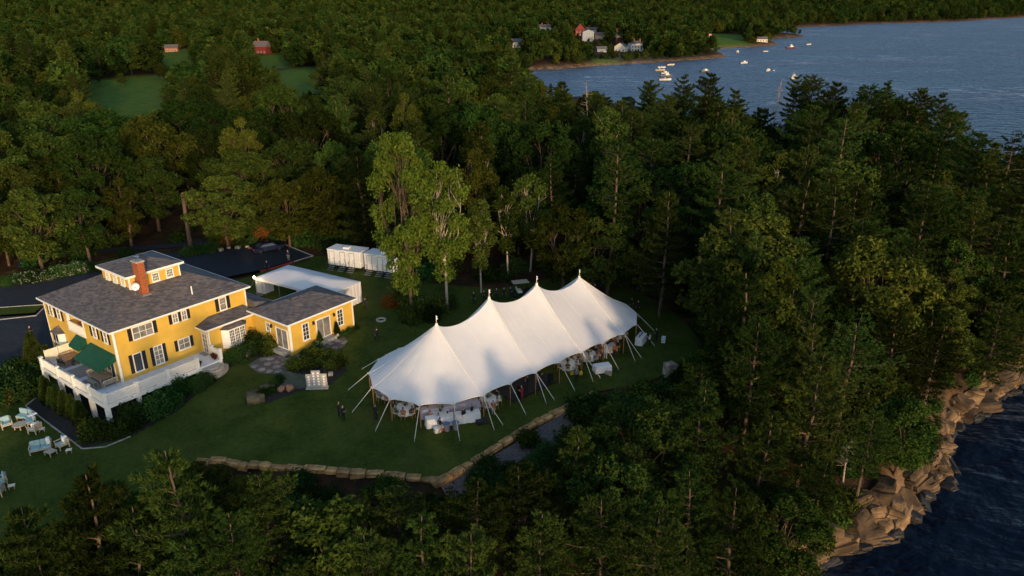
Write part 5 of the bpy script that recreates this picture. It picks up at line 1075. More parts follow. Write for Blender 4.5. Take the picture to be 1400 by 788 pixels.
stone_wall(WALL_RIGHT, -.1, 'long low dry-stone retaining wall along the lawn edge in front of the big tent')
stone_wall(WALL_LEFT + WALL_RIGHT[:1], -.55, 'low reddish stone retaining wall at the lawn edge below the yellow house, partly overgrown')
tag(drape('gravel_path', [P(a, b, -1.2)[:2] for a, b in ((600, 668), (650, 645), (700, 617), (740, 592), (775, 574), (790, 590), (750, 615), (700, 645), (660, 668), (620, 684))], 'gravel', .14, 1.0, lambda x, y: np.array([gz(a, b) for a, b in zip(x, y)])), kind='structure')
bo = empty('granite_block', G(915, 514), R(25), 'tall square-cut granite block standing beyond the tent', 'stone'); put_stone(bo, 'stone', rough_stone(rw, 1.15, .95, 1.7), 'granite', (0, 0, .7), 0, .01)
def boulder(px, py, s, m, label, name='boulder', up=.25, grp=None, flat=.7, loc=None):
    me = rough_stone(rw, s, s * .8, s * flat); me.materials.append(M[m]); bm = bmesh.new(); bm.from_mesh(me); bmesh.ops.smooth_vert(bm, verts=bm.verts[:], factor=.5); bm.to_mesh(me); bm.free(); me.shade_smooth()
    o = link(name, me); p = G(px, py) if loc is None else loc; o.location = (p.x, p.y, p.z + s * flat * up); o.rotation_euler = (0, 0, rnd.uniform(0, 6)); return tag(o, label, 'boulder', grp)
boulder(832, 512, .7, 'granite', 'rounded boulder beside the lone white table')
for i, (a, b, s, w_) in enumerate(((385, 534, .75, 'pinkish boulder at the front of the flower bed, left one of the pair'), (396, 533, .85, 'pinkish boulder at the front of the flower bed, right one of the pair'), (452, 513, .6, 'brown boulder right of the seating board'), (350, 545, 2.2, 'long flat mossy boulder at the tip of the flower bed'), (366, 530, 1.2, 'low brown boulder behind the long mossy boulder'))): boulder(a, b, s, 'terracotta' if i < 2 else 'granite' if i < 3 else 'mossy_rock', w_, flat=.75 if i < 3 else .28)
for i, (a, b) in enumerate(((313, 340), (326, 340), (338, 338.5), (302, 343), (262, 349))): boulder(a, b, .6 + .25 * (i % 2), 'granite', 'pale boulder on the bank beside the parked car', grp='pale boulders along the parking edge')
for a, b in ((345, 482), (354, 479), (336, 487), (330, 489)): boulder(a, b, .8, 'granite', 'brown boulder in the bed between steps and patio', grp='brown boulders by the patio')
boulder(35, 527, 1.5, 'granite', 'square brown boulder among the shrubs left of the deck', flat=.9)

# ---------------------------------------------------------------- garden furniture
def frame_seat(o, w, d=.78):
    for x in (-w / 2, w / 2 - .07):
        for y in (-d / 2, d / 2 - .07): MB().box(x, x + .07, y, y + .07, 0, .62 if y < 0 else .8).build('leg', 'weathered_wood', o)
        MB().box(x - .01, x + .08, -d / 2 - .02, d / 2, .6, .65).build('arm', 'weathered_wood', o)
    MB().box(-w / 2 + .07, w / 2 - .07, -d / 2 + .01, d / 2 - .02, .26, .33).build('seat_frame', 'weathered_wood', o)
    MB().box(-w / 2 + .07, w / 2 - .07, d / 2 - .09, d / 2 - .03, .33, .82).build('backrest', 'weathered_wood', o)
def lawn_chair(px, py, rz, label, n=1, throw=False, grp='teal-cushioned lawn seating'):
    p = G(px, py); w = .72 * n + .1; o = empty('lawn_sofa' if n > 1 else 'lawn_chair', p, rz, label, 'sofa' if n > 1 else 'chair', grp); o.scale = (1.15,) * 3; frame_seat(o, w)
    for i in range(n):
        x = -w / 2 + .08 + i * (w - .16) / n; q = (w - .16) / n
        MB().box(x + .01, x + q - .01, -.38, .28, .335, .47).build('seat_cushion', 'cushion', o, bevel=.03); bb = MB().box(x + .01, x + q - .01, .14, .29, .475, .95).build('back_cushion', 'cushion', o, bevel=.04)
    if throw: MB().box(w / 2 - .34, w / 2 - .06, .02, .36, .93, 1.0).box(w / 2 - .34, w / 2 - .06, .0, .12, .48, .96).build('throw_blanket', 'white_cloth', o, bevel=.02)
    return o
lawn_chair(10, 584, R(40), 'teal-cushioned wooden armchair left of the round lawn table'); 
so = G(40, 576); sf = empty('curved_sofa', so, R(-35), 'curved teal-cushioned garden sofa around the round lawn table', 'sofa', 'teal-cushioned lawn seating'); sf.scale = (1.15,) * 3
for k, (x, y, a) in enumerate(((-.78, -.12, .35), (0, .1, 0), (.78, -.12, -.35))):
    def tr(mb): 
        c, s = math.cos(a), math.sin(a); mb.v = [(x + vx * c - vy * s, y + vx * s + vy * c, vz) for vx, vy, vz in mb.v]; return mb
    tr(MB().box(-.39, .39, -.35, .34, .22, .32)).build('seat_frame', 'weathered_wood', sf); tr(MB().box(-.38, .38, -.38, .2, .33, .47)).build('seat_cushion', 'cushion', sf, bevel=.03); tr(MB().box(-.38, .38, .12, .28, .475, .95)).build('back_cushion', 'cushion', sf, bevel=.04); tr(MB().box(-.39, .39, .29, .35, .32, .88)).build('backrest', 'weathered_wood', sf)
    for dx in (-.33, .33): tr(MB().box(dx - .03, dx + .03, -.33, -.27, 0, .22)).build('leg', 'weathered_wood', sf); tr(MB().box(dx - .03, dx + .03, .27, .33, 0, .22)).build('leg', 'weathered_wood', sf)
MB().box(.8, 1.15, -.35, .35, .94, 1.0).build('throw_blanket', 'white_cloth', sf, bevel=.02)
lawn_chair(49, 591, R(-100), 'teal-cushioned wooden armchair right of the round lawn table', 1, True)
lawn_chair(57, 617, R(25), 'teal-cushioned wooden loveseat with white throw, nearest the round lawn set', 2, True); lawn_chair(86, 612, R(-35), 'teal-cushioned wooden armchair right of the loveseat', 1, True)
lawn_chair(3, 663, R(-55), 'teal-cushioned wooden armchair cut off by the left edge, upper one', 1); lawn_chair(-2, 677, R(-75), 'teal-cushioned wooden armchair cut off by the left edge, lower one', 1)
rt = empty('garden_table', G(28, 586), 0, 'round grey wooden lawn table before the curved sofa', 'table'); MB().lathe([(.62, .42), (.64, .44), (.64, .48), (.62, .49)], (0, 0, 0), 24).build('table_top', 'weathered_wood', rt)
for a in range(4): MB().obox((math.cos(a * 1.571 + .6) * .45, math.sin(a * 1.571 + .6) * .45), .08, .08, 0, .42, a).build('leg', 'weathered_wood', rt)
st = empty('coffee_table', G(70, 622), R(-25), 'small square grey coffee table beside the loveseat', 'table')
for i in range(6): MB().box(-.46 + i * .155, -.46 + i * .155 + .145, -.38, .38, .38, .42).build('slat', 'weathered_wood', st)
for x in (-.42, .36):
    for y in (-.34, .28): MB().box(x, x + .06, y, y + .06, 0, .38).build('leg', 'weathered_wood', st)
for a, b, l_ in ((95, 619, 'low cream side stool behind the armchair on the lawn'), (17, 668, 'low cream side stool by the left edge armchairs'), (58, 590, 'small cream side stool behind the round lawn set')):
    s_ = empty('side_stool', G(a, b), R(20), l_, 'stool'); MB().box(-.25, .25, -.2, .2, .3, .34).build('seat', 'screen_cloth', s_)
    for x in (-.22, .18):
        for y in (-.17, .13): MB().box(x, x + .04, y, y + .04, 0, .3).build('leg', 'weathered_wood', s_)
# deck furniture (house frame)
def on_deck(u, v, rz=0): p = hw(u, v, ZD + .003); return p, HTH + rz
def dining_table(u, v, w, d, label, m='teak', h=.74):
    p, r_ = on_deck(u, v); o = empty('dining_table', p, r_, label, 'table')
    for i in range(int(d / .12)): MB().box(-w / 2, w / 2, -d / 2 + i * .12, -d / 2 + i * .12 + .11, h - .04, h).build('slat', m, o)
    for x in (-w / 2 + .05, w / 2 - .13):
        for y in (-d / 2 + .05, d / 2 - .13): MB().box(x, x + .08, y, y + .08, 0, h - .04).build('leg', m, o)
    return o
def bench(u, v, w, rz, label, back=True, m='weathered_wood', cat='bench'):
    p, r_ = on_deck(u, v, rz); o = empty('deck_bench' if w > .8 else 'deck_chair', p, r_, label, cat)
    for i in range(4): MB().box(-w / 2, w / 2, -.22 + i * .11, -.22 + i * .11 + .1, .42, .45).build('slat', m, o)
    for x in (-w / 2, w / 2 - .06):
        for y in (-.22, .16): MB().box(x, x + .06, y, y + .06, 0, .42 if (not back or y < 0) else .9).build('leg', m, o)
    if back:
        b_ = MB(); b_.box(-w / 2 + .06, w / 2 - .06, .17, .21, .82, .9)
        for i in range(int(w / .12)): b_.box(-w / 2 + .08 + i * .12, -w / 2 + .12 + i * .12, .175, .205, .46, .82)
        b_.build('backrest', m, o); 
        for x in (-w / 2, w / 2 - .06): MB().box(x, x + .06, -.2, .18, .62, .66).build('arm', m, o)
    return o
dining_table(-1.15, 1.8, 1.3, 2.3, 'brown wooden dining table under the larger green awning'); bench(-2.05, 1.9, 1.6, R(-90), 'backless cream bench along the dining table on the deck', False); bench(-1.1, .1, 1.4, R(180), 'cream slatted bench with back at the near end of the dining table')
bench(-1.3, 3.5, .7, 0, 'cream wooden chair at the far end of the dining table', cat='chair'); bench(-.35, 2.0, .7, R(-90), 'cream wooden chair between dining table and house wall', cat='chair')
dining_table(-1.0, 8.9, 1.4, 1.2, 'dark brown table by the privacy screens on the deck', 'pole_wood'); bench(-1.0, 9.85, 1.3, 0, 'wooden bench in front of the privacy screens', True, 'teak'); bench(-.9, 7.95, .6, R(180), 'dark chair at the brown table near the privacy screens', True, 'black_metal', 'chair'); bench(-1.95, 8.9, .6, R(90), 'dark chair at the rail side of the brown table', True, 'black_metal', 'chair')
for u, v, l_ in ((-2.8, 9.7, 'grey wicker chair in the far deck corner'), (-2.85, 8.6, 'blue deck chair beside the rail'), (-2.9, 7.2, 'green deck chair beside the rail')): bench(u, v, .6, R(90), l_, True, {'g': 'stone_cap', 'b': 'cloth_blue'}.get(l_[0], 'cloth_green') if l_[:3] != 'gre' else ('cloth_green' if 'green' in l_ else 'stone_cap'), 'chair')
for u0, u1, v0, v1, l_ in ((-2.9, -.15, .3, 3.6, 'grey outdoor rug under the dining table'), (-2.2, -.2, 4.4, 7.2, 'grey outdoor rug between the awnings'), (-2.1, -.2, 7.9, 9.7, 'grey outdoor rug under the dark table')):
    p, r_ = on_deck((u0 + u1) / 2, (v0 + v1) / 2); o = MB().box(-(u1 - u0) / 2, (u1 - u0) / 2, -(v1 - v0) / 2, (v1 - v0) / 2, 0, .012).build('outdoor_rug', 'grey_rug'); o.location = p; o.rotation_euler = (0, 0, r_); tag(o, l_, 'rug')

# ---------------------------------------------------------------- seating board, canopy, trailers, car, carts
sb = empty('seating_board', G(434, 531), R(4), 'grey three-panel seating board with rows of white cards in the lawn', 'sign')
for x0, x1, h, n, cols in ((-1.05, -.48, 1.62, 4, 1), (-.47, .42, 2.0, 5, 2), (.43, 1.05, 1.62, 4, 1)):
    b_ = MB().box(x0, x1, -.04, .04, 0, h).build('panel', 'stone_cap' if cols == 1 else 'grey_rug', sb)
    for c in range(cols):
        xc = x0 + (x1 - x0) * (c + .5) / cols; w = .10
        for i in range(n): z = h - .3 - i * (h - .45) / n; MB().box(xc - w, xc + w, -.055, -.041, z - .10, z + .10).build('card', 'white_cloth', b_)
MB().box(-1.12, 1.12, -.3, .3, 0, .12).build('base', 'stone_cap', sb)
# white frame canopy behind the annex
CA = Vector((-32.9, 90.0, 1.6)); cano = empty('frame_tent', CA, math.atan2(-.524, .852), 'white frame tent with hanging side walls behind the annex', 'tent')
CL, CD, CE, CP = 12.8, 5.7, 2.75, 3.6
cv, cf = [], []; nu, nv = 28, 12
for i in range(nu + 1):
    for j in range(nv + 1):
        x, y = CL * i / nu, CD * j / nv; t = min(1, min(y, CD - y) / (CD / 2)); e = min(1, min(x, CL - x) / 2.4); bay = .10 * math.sin(math.pi * ((x / CL * 3) % 1)) * t
        cv.append((x, y, CE + (CP - CE) * min(t, e) ** .9 - bay))
for i in range(nu):
    for j in range(nv): a = i * (nv + 1) + j; cf.append((a, a + nv + 1, a + nv + 2, a + 1))
MB().add(cv, cf).build('canopy', 'sailcloth', cano, True)
def curtain(p0, p1, z0, z1, seed):
    rg = np.random.default_rng(seed); n = int((Vector(p1) - Vector(p0)).length * 8); d = (Vector(p1) - Vector(p0)).normalized(); nn = Vector((-d.y, d.x, 0)); mb = MB(); k = len(mb.v)
    for i in range(n + 1):
        q = Vector(p0).lerp(Vector(p1), i / n); w = nn * (.05 * math.sin(i * 1.35 + seed) + rg.normal(0, .012)); mb.v += [(q.x + w.x * .2, q.y + w.y * .2, z1), (q.x + w.x, q.y + w.y, z0)]
    for i in range(n): mb.f.append((2 * i, 2 * i + 1, 2 * i + 3, 2 * i + 2))
    return mb.build('side_wall', 'sailcloth', cano, True)
curtain((0, CD, 0), (CL, CD, 0), .05, CE, 1); curtain((CL, 0, 0), (CL, CD, 0), .05, CE, 2); curtain((0, 0, 0), (0, CD * .5, 0), .05, CE, 3); curtain((7.5, 0, 0), (CL, 0, 0), .05, CE, 4)
MB().box(0, CL, -.02, .02, CE - .3, CE).box(-.02, .02, 0, CD, CE - .3, CE).build('valance', 'sailcloth', cano)
for x in (0.03, CL / 3, 2 * CL / 3, CL - .03):
    for y in (.04, CD - .04): MB().tube([(x, y, 0), (x, y, CE)], .035, 6).build('pole', 'grey_metal', cano)
def kit(x, y, w, d, h, m, name, label, cat):
    o = empty(name, CA + Matrix.Rotation(cano.rotation_euler.z, 3, 'Z') @ Vector((x, y, 0)), cano.rotation_euler.z, label, cat); MB().box(-w / 2, w / 2, -d / 2, d / 2, h - .05, h).build('top', m, o, bevel=.01)
    for a in (-w / 2 + .03, w / 2 - .08):
        for b in (-d / 2 + .03, d / 2 - .08): MB().box(a, a + .05, b, b + .05, 0, h - .05).build('leg', 'black_metal', o)
    return o
kit(1.2, -.6, 1.1, .6, .95, 'black_metal', 'catering_grill', 'black catering grill by the lamp end of the frame tent', 'grill'); kit(3.0, -1.3, 1.8, .7, .75, 'teak', 'prep_table', 'wooden prep table in front of the frame tent, nearest the lamp', 'table'); kit(5.0, -1.4, 1.8, .7, .75, 'teak', 'prep_table', 'wooden prep table in front of the frame tent, nearest the annex roof', 'table'); kit(2.2, -2.4, 2.2, .7, .72, 'black_metal', 'prep_table', 'black-topped prep table between house and frame tent', 'table'); kit(5.9, -2.3, 1.3, .7, .7, 'cloth_blue', 'prep_table', 'blue-covered prep table between house and frame tent', 'table')
# lit lamp on the tent corner, with its cable
lp = empty('corner_lamp', P(347.5, 379.5, 4.75), 0, 'glowing warm bulb at the corner of the frame tent', 'lamp'); emis('lamp_glow', (1, .78, .5), 12); MB().lathe([(.04, -.18), (.13, -.08), (.15, .03), (.05, .18)], (0, 0, 0), 10).build('bulb', 'lamp_glow', lp, True)
MB().tube([(0, 0, .1), (.15, .1, .14), (.4, .2, -.35)], .015, 5).build('bracket', 'black_metal', lp); e_ = hw(15.5, -.4, 7.0) - lp.location; MB().tube([(0, 0, -.1), tuple(e_ * .5 - Vector((0, 0, .25))), tuple(e_)], .02, 5).build('cable', 'black_metal', lp)
ll = bpy.data.lights.new('lamp_light', 'POINT'); ll.energy = 40; ll.color = (1, .72, .42); ll.shadow_soft_size = .1; lo_ = bpy.data.objects.new('lamp_light', ll); COL.objects.link(lo_); lo_.parent = lp; lo_.location = (0, 0, -.2)
def trailer(a, b, label, doors, ac=True):
    a, b = Vector(a), Vector(b); d = b - a; ln = d.length; o = empty('restroom_trailer', (a.x, a.y, 1.62), math.atan2(d.y, d.x), label, 'trailer', 'restroom trailers'); W_ = 2.4
    MB().box(0, ln, 0, W_, .55, 2.85).build('body', 'trailer_white', o, bevel=.05); MB().box(-.05, ln + .05, -.05, W_ + .05, 2.8, 2.92).build('roof', 'trailer_white', o, bevel=.03)
    if ac: MB().box(ln * .4, ln * .4 + .9, .7, 1.5, 2.92, 3.15).build('air_conditioner', 'white_trim', o, bevel=.04)
    for x in doors:
        dr = MB().box(x, x + .75, -.03, 0, .62, 2.6).build('door', 'white_trim', o, bevel=.01); MB().box(x - .04, x, -.05, -.0, .6, 2.66).box(x + .75, x + .79, -.05, 0, .6, 2.66).box(x, x + .75, -.05, 0, 2.6, 2.66).build('frame', 'grey_metal', dr); MB().box(x + .62, x + .68, -.08, -.03, 1.5, 1.62).build('handle', 'black_metal', dr)
        for k in range(3): MB().box(x - .1, x + .85, -.35 - k * .28, -.08 - k * .28, .42 - k * .19, .47 - k * .19).build('step', 'grey_metal', o)
        for xx in (x - .1, x + .83): MB().tube([(xx, -.15, .47), (xx, -.15, 1.4), (xx, -.9, .9), (xx, -.9, 0)], .025, 5).build('handrail', 'chrome', o)
    for x in (ln * .45, ln * .62):
        w = MB().tube([(x, .05, .33), (x, .28, .33)], .33, 16).build('wheel', 'rubber', o, True); MB().tube([(x, .03, .33), (x, .06, .33)], .18, 12).build('rim', 'chrome', w)
    MB().tube([(-.9, W_ / 2, .5), (0, W_ / 2, .55)], .06, 6).build('tow_bar', 'black_metal', o); MB().box(.05, ln - .05, .1, W_ - .1, .35, .55).build('chassis', 'black_metal', o)
trailer((-26.2, 101.2), (-21.2, 99.3), 'white restroom trailer with three doors and steps, nearer the driveway', (.35, 2.1, 3.6)); trailer((-20.6, 99.0), (-15.7, 97.0), 'white restroom trailer half hidden by the maple leaves', (.5, 2.2, 3.7))
def car(a, b, label):
    a, b = Vector(a), Vector(b); d = b - a; o = empty('parked_car', ((a.x + b.x) / 2, (a.y + b.y) / 2, bz(a.x, a.y) + .04), math.atan2(d.y, d.x), label, 'car')
    prof = [(-2.35, .35), (-2.4, .7), (-2.3, .92), (-1.7, .98), (-1.05, 1.36), (-.2, 1.45), (.5, 1.38), (1.15, 1.0), (2.1, .86), (2.35, .68), (2.38, .35)]
    mb = MB(); sec = []
    for x, z in prof:
        k = len(mb.v); w = .92 if z < 1.05 else .70; mb.v += [(x, -w * (.93 if abs(x) > 2.2 else 1), z if z > .4 else .3), (x, w * (.93 if abs(x) > 2.2 else 1), z if z > .4 else .3), (x, -.9, .3), (x, .9, .3)]; sec.append(k)
    for p, q in zip(sec, sec[1:]): mb.f += [(p, q, q + 1, p + 1), (p + 2, p + 3, q + 3, q + 2), (p, p + 2, q + 2, q), (p + 1, q + 1, q + 3, p + 3)]
    mb.f += [(sec[0], sec[0] + 1, sec[0] + 3, sec[0] + 2), (sec[-1] + 1, sec[-1], sec[-1] + 2, sec[-1] + 3)]; mb.build('body', 'car_paint', o)
    for s in (-1, 1):
        y = s * .79; MB().add([(-1.45, s * .86, 1.02), (.95, s * .86, 1.02), (.45, s * .735, 1.34), (-.95, s * .735, 1.32)], [(0, 1, 2, 3) if s < 0 else (3, 2, 1, 0)]).build('side_window', 'glass', o)
        MB().box(.9, 1.05, s * .95 - .08, s * .95 + .08, .98, 1.1).build('mirror', 'car_paint', o); MB().box(2.22, 2.4, s * .62 - .2, s * .62 + .2, .62, .76).build('headlight', 'chrome', o); MB().box(-2.42, -2.3, s * .65 - .2, s * .65 + .2, .68, .84).build('tail_light', 'red_paint', o)
        for x in (-1.42, 1.42):
            w = MB().tube([(x, s * .72, .33), (x, s * .95, .33)], .33, 18).build('wheel', 'rubber', o, True); MB().tube([(x, s * .95, .33), (x, s * .965, .33)], .21, 14).build('rim', 'chrome', w)
    MB().add([(.56, -.66, 1.385), (.56, .66, 1.385), (1.12, .8, 1.03), (1.12, -.8, 1.03)], [(3, 2, 1, 0)]).build('windshield', 'glass', o); MB().add([(-1.1, -.66, 1.36), (-1.1, .66, 1.36), (-1.66, .8, 1.01), (-1.66, -.8, 1.01)], [(0, 1, 2, 3)]).build('rear_window', 'glass', o)
    o.scale = (1.02, 1, 1)
car((-39.4, 108.3), (-35.4, 111.2), 'dark navy sedan parked at the end of the driveway')
def golf_cart(px, py, rz, label):
    o = empty('golf_cart', G(px, py), rz, label, 'golf cart'); MB().box(-1.2, 1.2, -.6, .6, .28, .5).build('body', 'black_metal', o, bevel=.04); MB().box(-.5, .1, -.55, .55, .5, .8).build('seat', 'tan' if False else 'screen_cloth', o, bevel=.05); MB().box(-.58, -.46, -.55, .55, .75, 1.15).build('backrest', 'screen_cloth', o, bevel=.03); MB().box(.75, 1.15, -.55, .55, .5, .85).build('dashboard', 'black_metal', o, bevel=.05)
    MB().box(-1.15, 1.0, -.65, .65, 1.88, 1.95).build('roof', 'weathered_wood', o, bevel=.03)
    for x in (-1.05, .9):
        for y in (-.58, .58): MB().tube([(x, y, .5), (x * .95, y, 1.9)], .025, 5).build('roof_post', 'black_metal', o)
    for x in (-.85, .85):
        for y in (-.6, .6): MB().tube([(x, y - .1, .24), (x, y + .1, .24)], .24, 12).build('wheel', 'rubber', o, True)
golf_cart(811, 397, R(-40), 'golf cart with cream roof parked behind the far end of the tent'); golf_cart(712, 404, R(15), 'golf cart with pale roof half hidden behind the tent ridge')
# things round the tent
def cooler(loc, rz, m, label, w=.6):
    o = empty('cooler_box', loc, rz, label, 'cooler'); MB().box(-w / 2, w / 2, -.22, .22, 0, .4).build('body', m, o, bevel=.02); MB().box(-w / 2 - .02, w / 2 + .02, -.24, .24, .4, .48).build('lid', 'white_trim', o, bevel=.02); MB().box(-w / 2 - .04, -w / 2 - .01, -.08, .08, .25, .32).box(w / 2 + .01, w / 2 + .04, -.08, .08, .25, .32).build('handle', 'black_metal', o)
cooler(G(604, 589), R(30), 'red_paint', 'red cooler with white lid before the serving table'); cooler(G(598, 591), R(30), 'white_trim', 'white cooler beside the red cooler')
cooler(G(907, 467), R(75), 'white_trim', 'white cooler standing alone on the grass beyond the tent', 1.0)
for a, b, l_ in ((611, 589, 'grey waste bin before the serving table, beside the coolers'), (623, 587, 'grey waste bin before the bar table, beside the guy rope')):
    o = empty('waste_bin', G(a, b), 0, l_, 'bin'); MB().lathe([(.24, 0), (.3, .68), (.33, .7), (.33, .74), (.29, .74), (.24, .1)], (0, 0, 0), 16).build('tub', 'grey_rug', o); MB().lathe([(.31, .74), (.33, .76), (.31, .78)], (0, 0, 0), 16).build('liner', 'cloth_blue', o)
o = empty('tarp_bundle', G(659, 578), 0, 'dark folded tarp on the grass beside the bar table', 'tarp'); put_stone(o, 'folded_cloth', rough_stone(rw, 1.2, .8, .35), 'black_metal', (0, 0, .15), .4)
o = MB().obox((0, 0), 6.2, 4.2, 0, .12).build('dance_floor', 'floor_black'); q = tw(7.2, 4.6, .0); o.location = (q.x, q.y, .02); o.rotation_euler = (0, 0, TH); tag(o, 'low black dance floor under the middle of the tent', 'floor')
def speaker(s, a, label, h=1.1):
    p = tw(s, a, .14); o = empty('speaker', p, TH + R(20), label, 'speaker'); MB().box(-.25, .25, -.22, .22, 0, h).build('cabinet', 'black_metal', o, bevel=.02)
    for z in (.3, h - .25): MB().tube([(0, -.215, z), (0, -.235, z)], .16, 14).build('cone', 'rubber', o)
speaker(5.4, 6.2, 'black loudspeaker on the dance floor beside the red-clad performer'); speaker(9.6, 6.3, 'black loudspeaker at the dance floor end near the yellow bags')
ft = long_table('far_serving_table', 24.6, 26.4, 6.9, .8, .95, 'white-clothed serving table with bottles at the far tent corner')
ft.location = G(876, 469); ft.rotation_euler = (0, 0, R(62))
for i in range(6): MB().lathe([(.04, .95), (.04, 1.12), (.015, 1.18), (.015, 1.25)], (-.6 + i * .24, .05 * (i % 2), 0), 8).build('bottle', 'black_metal', ft)
o = empty('ring_planter', G(521, 438), 0, 'small round stone ring in the grass between annex and tent', 'fire ring'); rg_ = MB()
for i in range(10): a = i * .628; put_stone(o, 'stone', rough_stone(rw, .3, .22, .18), 'stone_cap', (math.cos(a) * .5, math.sin(a) * .5, .06), a + 1.57)

# people
def gp(pose, px, py, face, top, bot, label, grp=None, z=None, **k):
    p = G(px, py) if z is None else P(px, py, z); return person(pose, p, R(face), top, bot, label, grp, **k)
gp('stand', 464, 571, 120, 'black', 'black', 'person in black standing at the rear of the pair left of the tent'); gp('carry', 470, 576, 60, 'black', 'black', 'person in black with bent arms at the front of the pair left of the tent')
gp('stand', 514, 574, 150, 'black', 'black', 'person in black standing under the rounded tent end by a guy rope'); gp('walk', 516, 467, -150, 'black', 'black', 'person in black walking on the grass between annex and tent'); gp('walk', 500, 424, -160, 'black', 'black', 'person in black walking beside the frame tent side wall')
gp('stand', 395, 357, -20, 'navy', 'tan', 'person in light trousers standing at the red kerb'); gp('stand', 366, 372, 10, 'black', 'black', 'person in black standing at the left end of the red kerb')
gp('carry', 44, 464, 60, 'black', 'black', 'person in black on the driveway left of the yellow house', z=.9)
for i, (a, b, l_) in enumerate(((648, 416, 'leftmost of the staff in black waiting behind the tent'), (662, 414, 'second from left of the staff in black behind the tent'), (671, 412, 'person in black behind the second tent peak'), (679, 411, 'third from right of the staff in black behind the tent'), (689, 410, 'second from right of the staff in black behind the tent'), (698, 409, 'rightmost of the staff in black waiting behind the tent'))): gp('carry' if i % 2 else 'stand', a, b, 15 * i - 30, 'black', 'black', l_)
gp('carry', 823, 401, -60, 'black', 'black', 'person in black standing beside the golf cart'); gp('stand', 863, 424, 30, 'black', 'black', 'person in black behind the far tent eave, nearer the tent peak'); gp('stand', 872, 428, -30, 'black', 'black', 'person in black at the far tip of the tent')
gp('carry', 897, 467, -70, 'black', 'black', 'person in black with bent arms beside the lone white cooler'); gp('carry', 888, 474, -120, 'white', 'black', 'waiter in white shirt beside the far serving table')
gp('carry', 788, 523, 30, 'grey', 'black', 'person carrying two yellow bags under the near eave')
for dx, l_ in ((-6, 'yellow carrier bag in the left hand of the walker'), (6, 'yellow carrier bag in the right hand of the walker')):
    p = G(788 + dx, 519); o = empty('carrier_bag', (p.x, p.y, p.z + .55), R(30), l_, 'bag'); mat('yellow_bag', (.6, .42, .03), .6); MB().obox((0, 0), .34, .2, 0, .38, 0, .85).build('bag', 'yellow_bag', o, bevel=.02); MB().tube([(-.1, 0, .38), (-.05, 0, .52), (.05, 0, .52), (.1, 0, .38)], .012, 5).build('handle', 'yellow_bag', o)
for s, a, pose, t_, b_, l_ in ((5.0, 6.9, 'carry', 'red', 'red', 'performer in red at the tent pole beside the dance floor'), (6.6, 6.1, 'carry', 'black', 'black', 'musician in black left of the orange-clad musician'), (7.6, 6.2, 'stand', 'rust', 'black', 'musician in orange standing on the dance floor'), (8.5, 5.8, 'carry', 'black', 'black', 'musician in black right of the orange-clad musician'), (7.1, 5.1, 'stand', 'navy', 'black', 'musician in navy at the back of the dance floor'), (1.0, 7.2, 'stand', 'rust', 'tan', 'guest in orange standing at a pole right of the bar'), (-.9, 6.3, 'carry', 'black', 'black', 'bartender in black at the right end of the bar'), (-1.9, 6.3, 'stand', 'black', 'black', 'bartender in black at the left end of the bar'), (-4.6, 6.2, 'walk', 'black', 'tan', 'person in black walking by the pole left of the serving table'), (17.9, 6.6, 'stand', 'white', 'white', 'guest in white dress standing under the near eave at the far end'), (19.0, 6.9, 'stand', 'rust', 'black', 'guest in orange standing by the last near pole')):
    p = tw(s, a, 0); person(pose, (p.x, p.y, bz(p.x, p.y) + (.14 if 4.2 < s < 10.2 and a < 6.6 else 0)), R(rp.uniform(0, 360)), t_, b_, l_)

# bare snag behind the driveway
p = G(262, 343); o = empty('snag', p, 0, 'tall bare broken trunk standing behind the driveway', 'dead tree'); tk = MB(); rgs = np.random.default_rng(4); limb(tk, rgs, (0, 0, -.5), (.1, 0, 9.2), .38, .24, .01, 8, 7); limb(tk, rgs, (.1, 0, 7.5), (.9, .2, 8.4), .08, .03, .1, 5, 3); tk.build('trunk', 'bark', o, True)
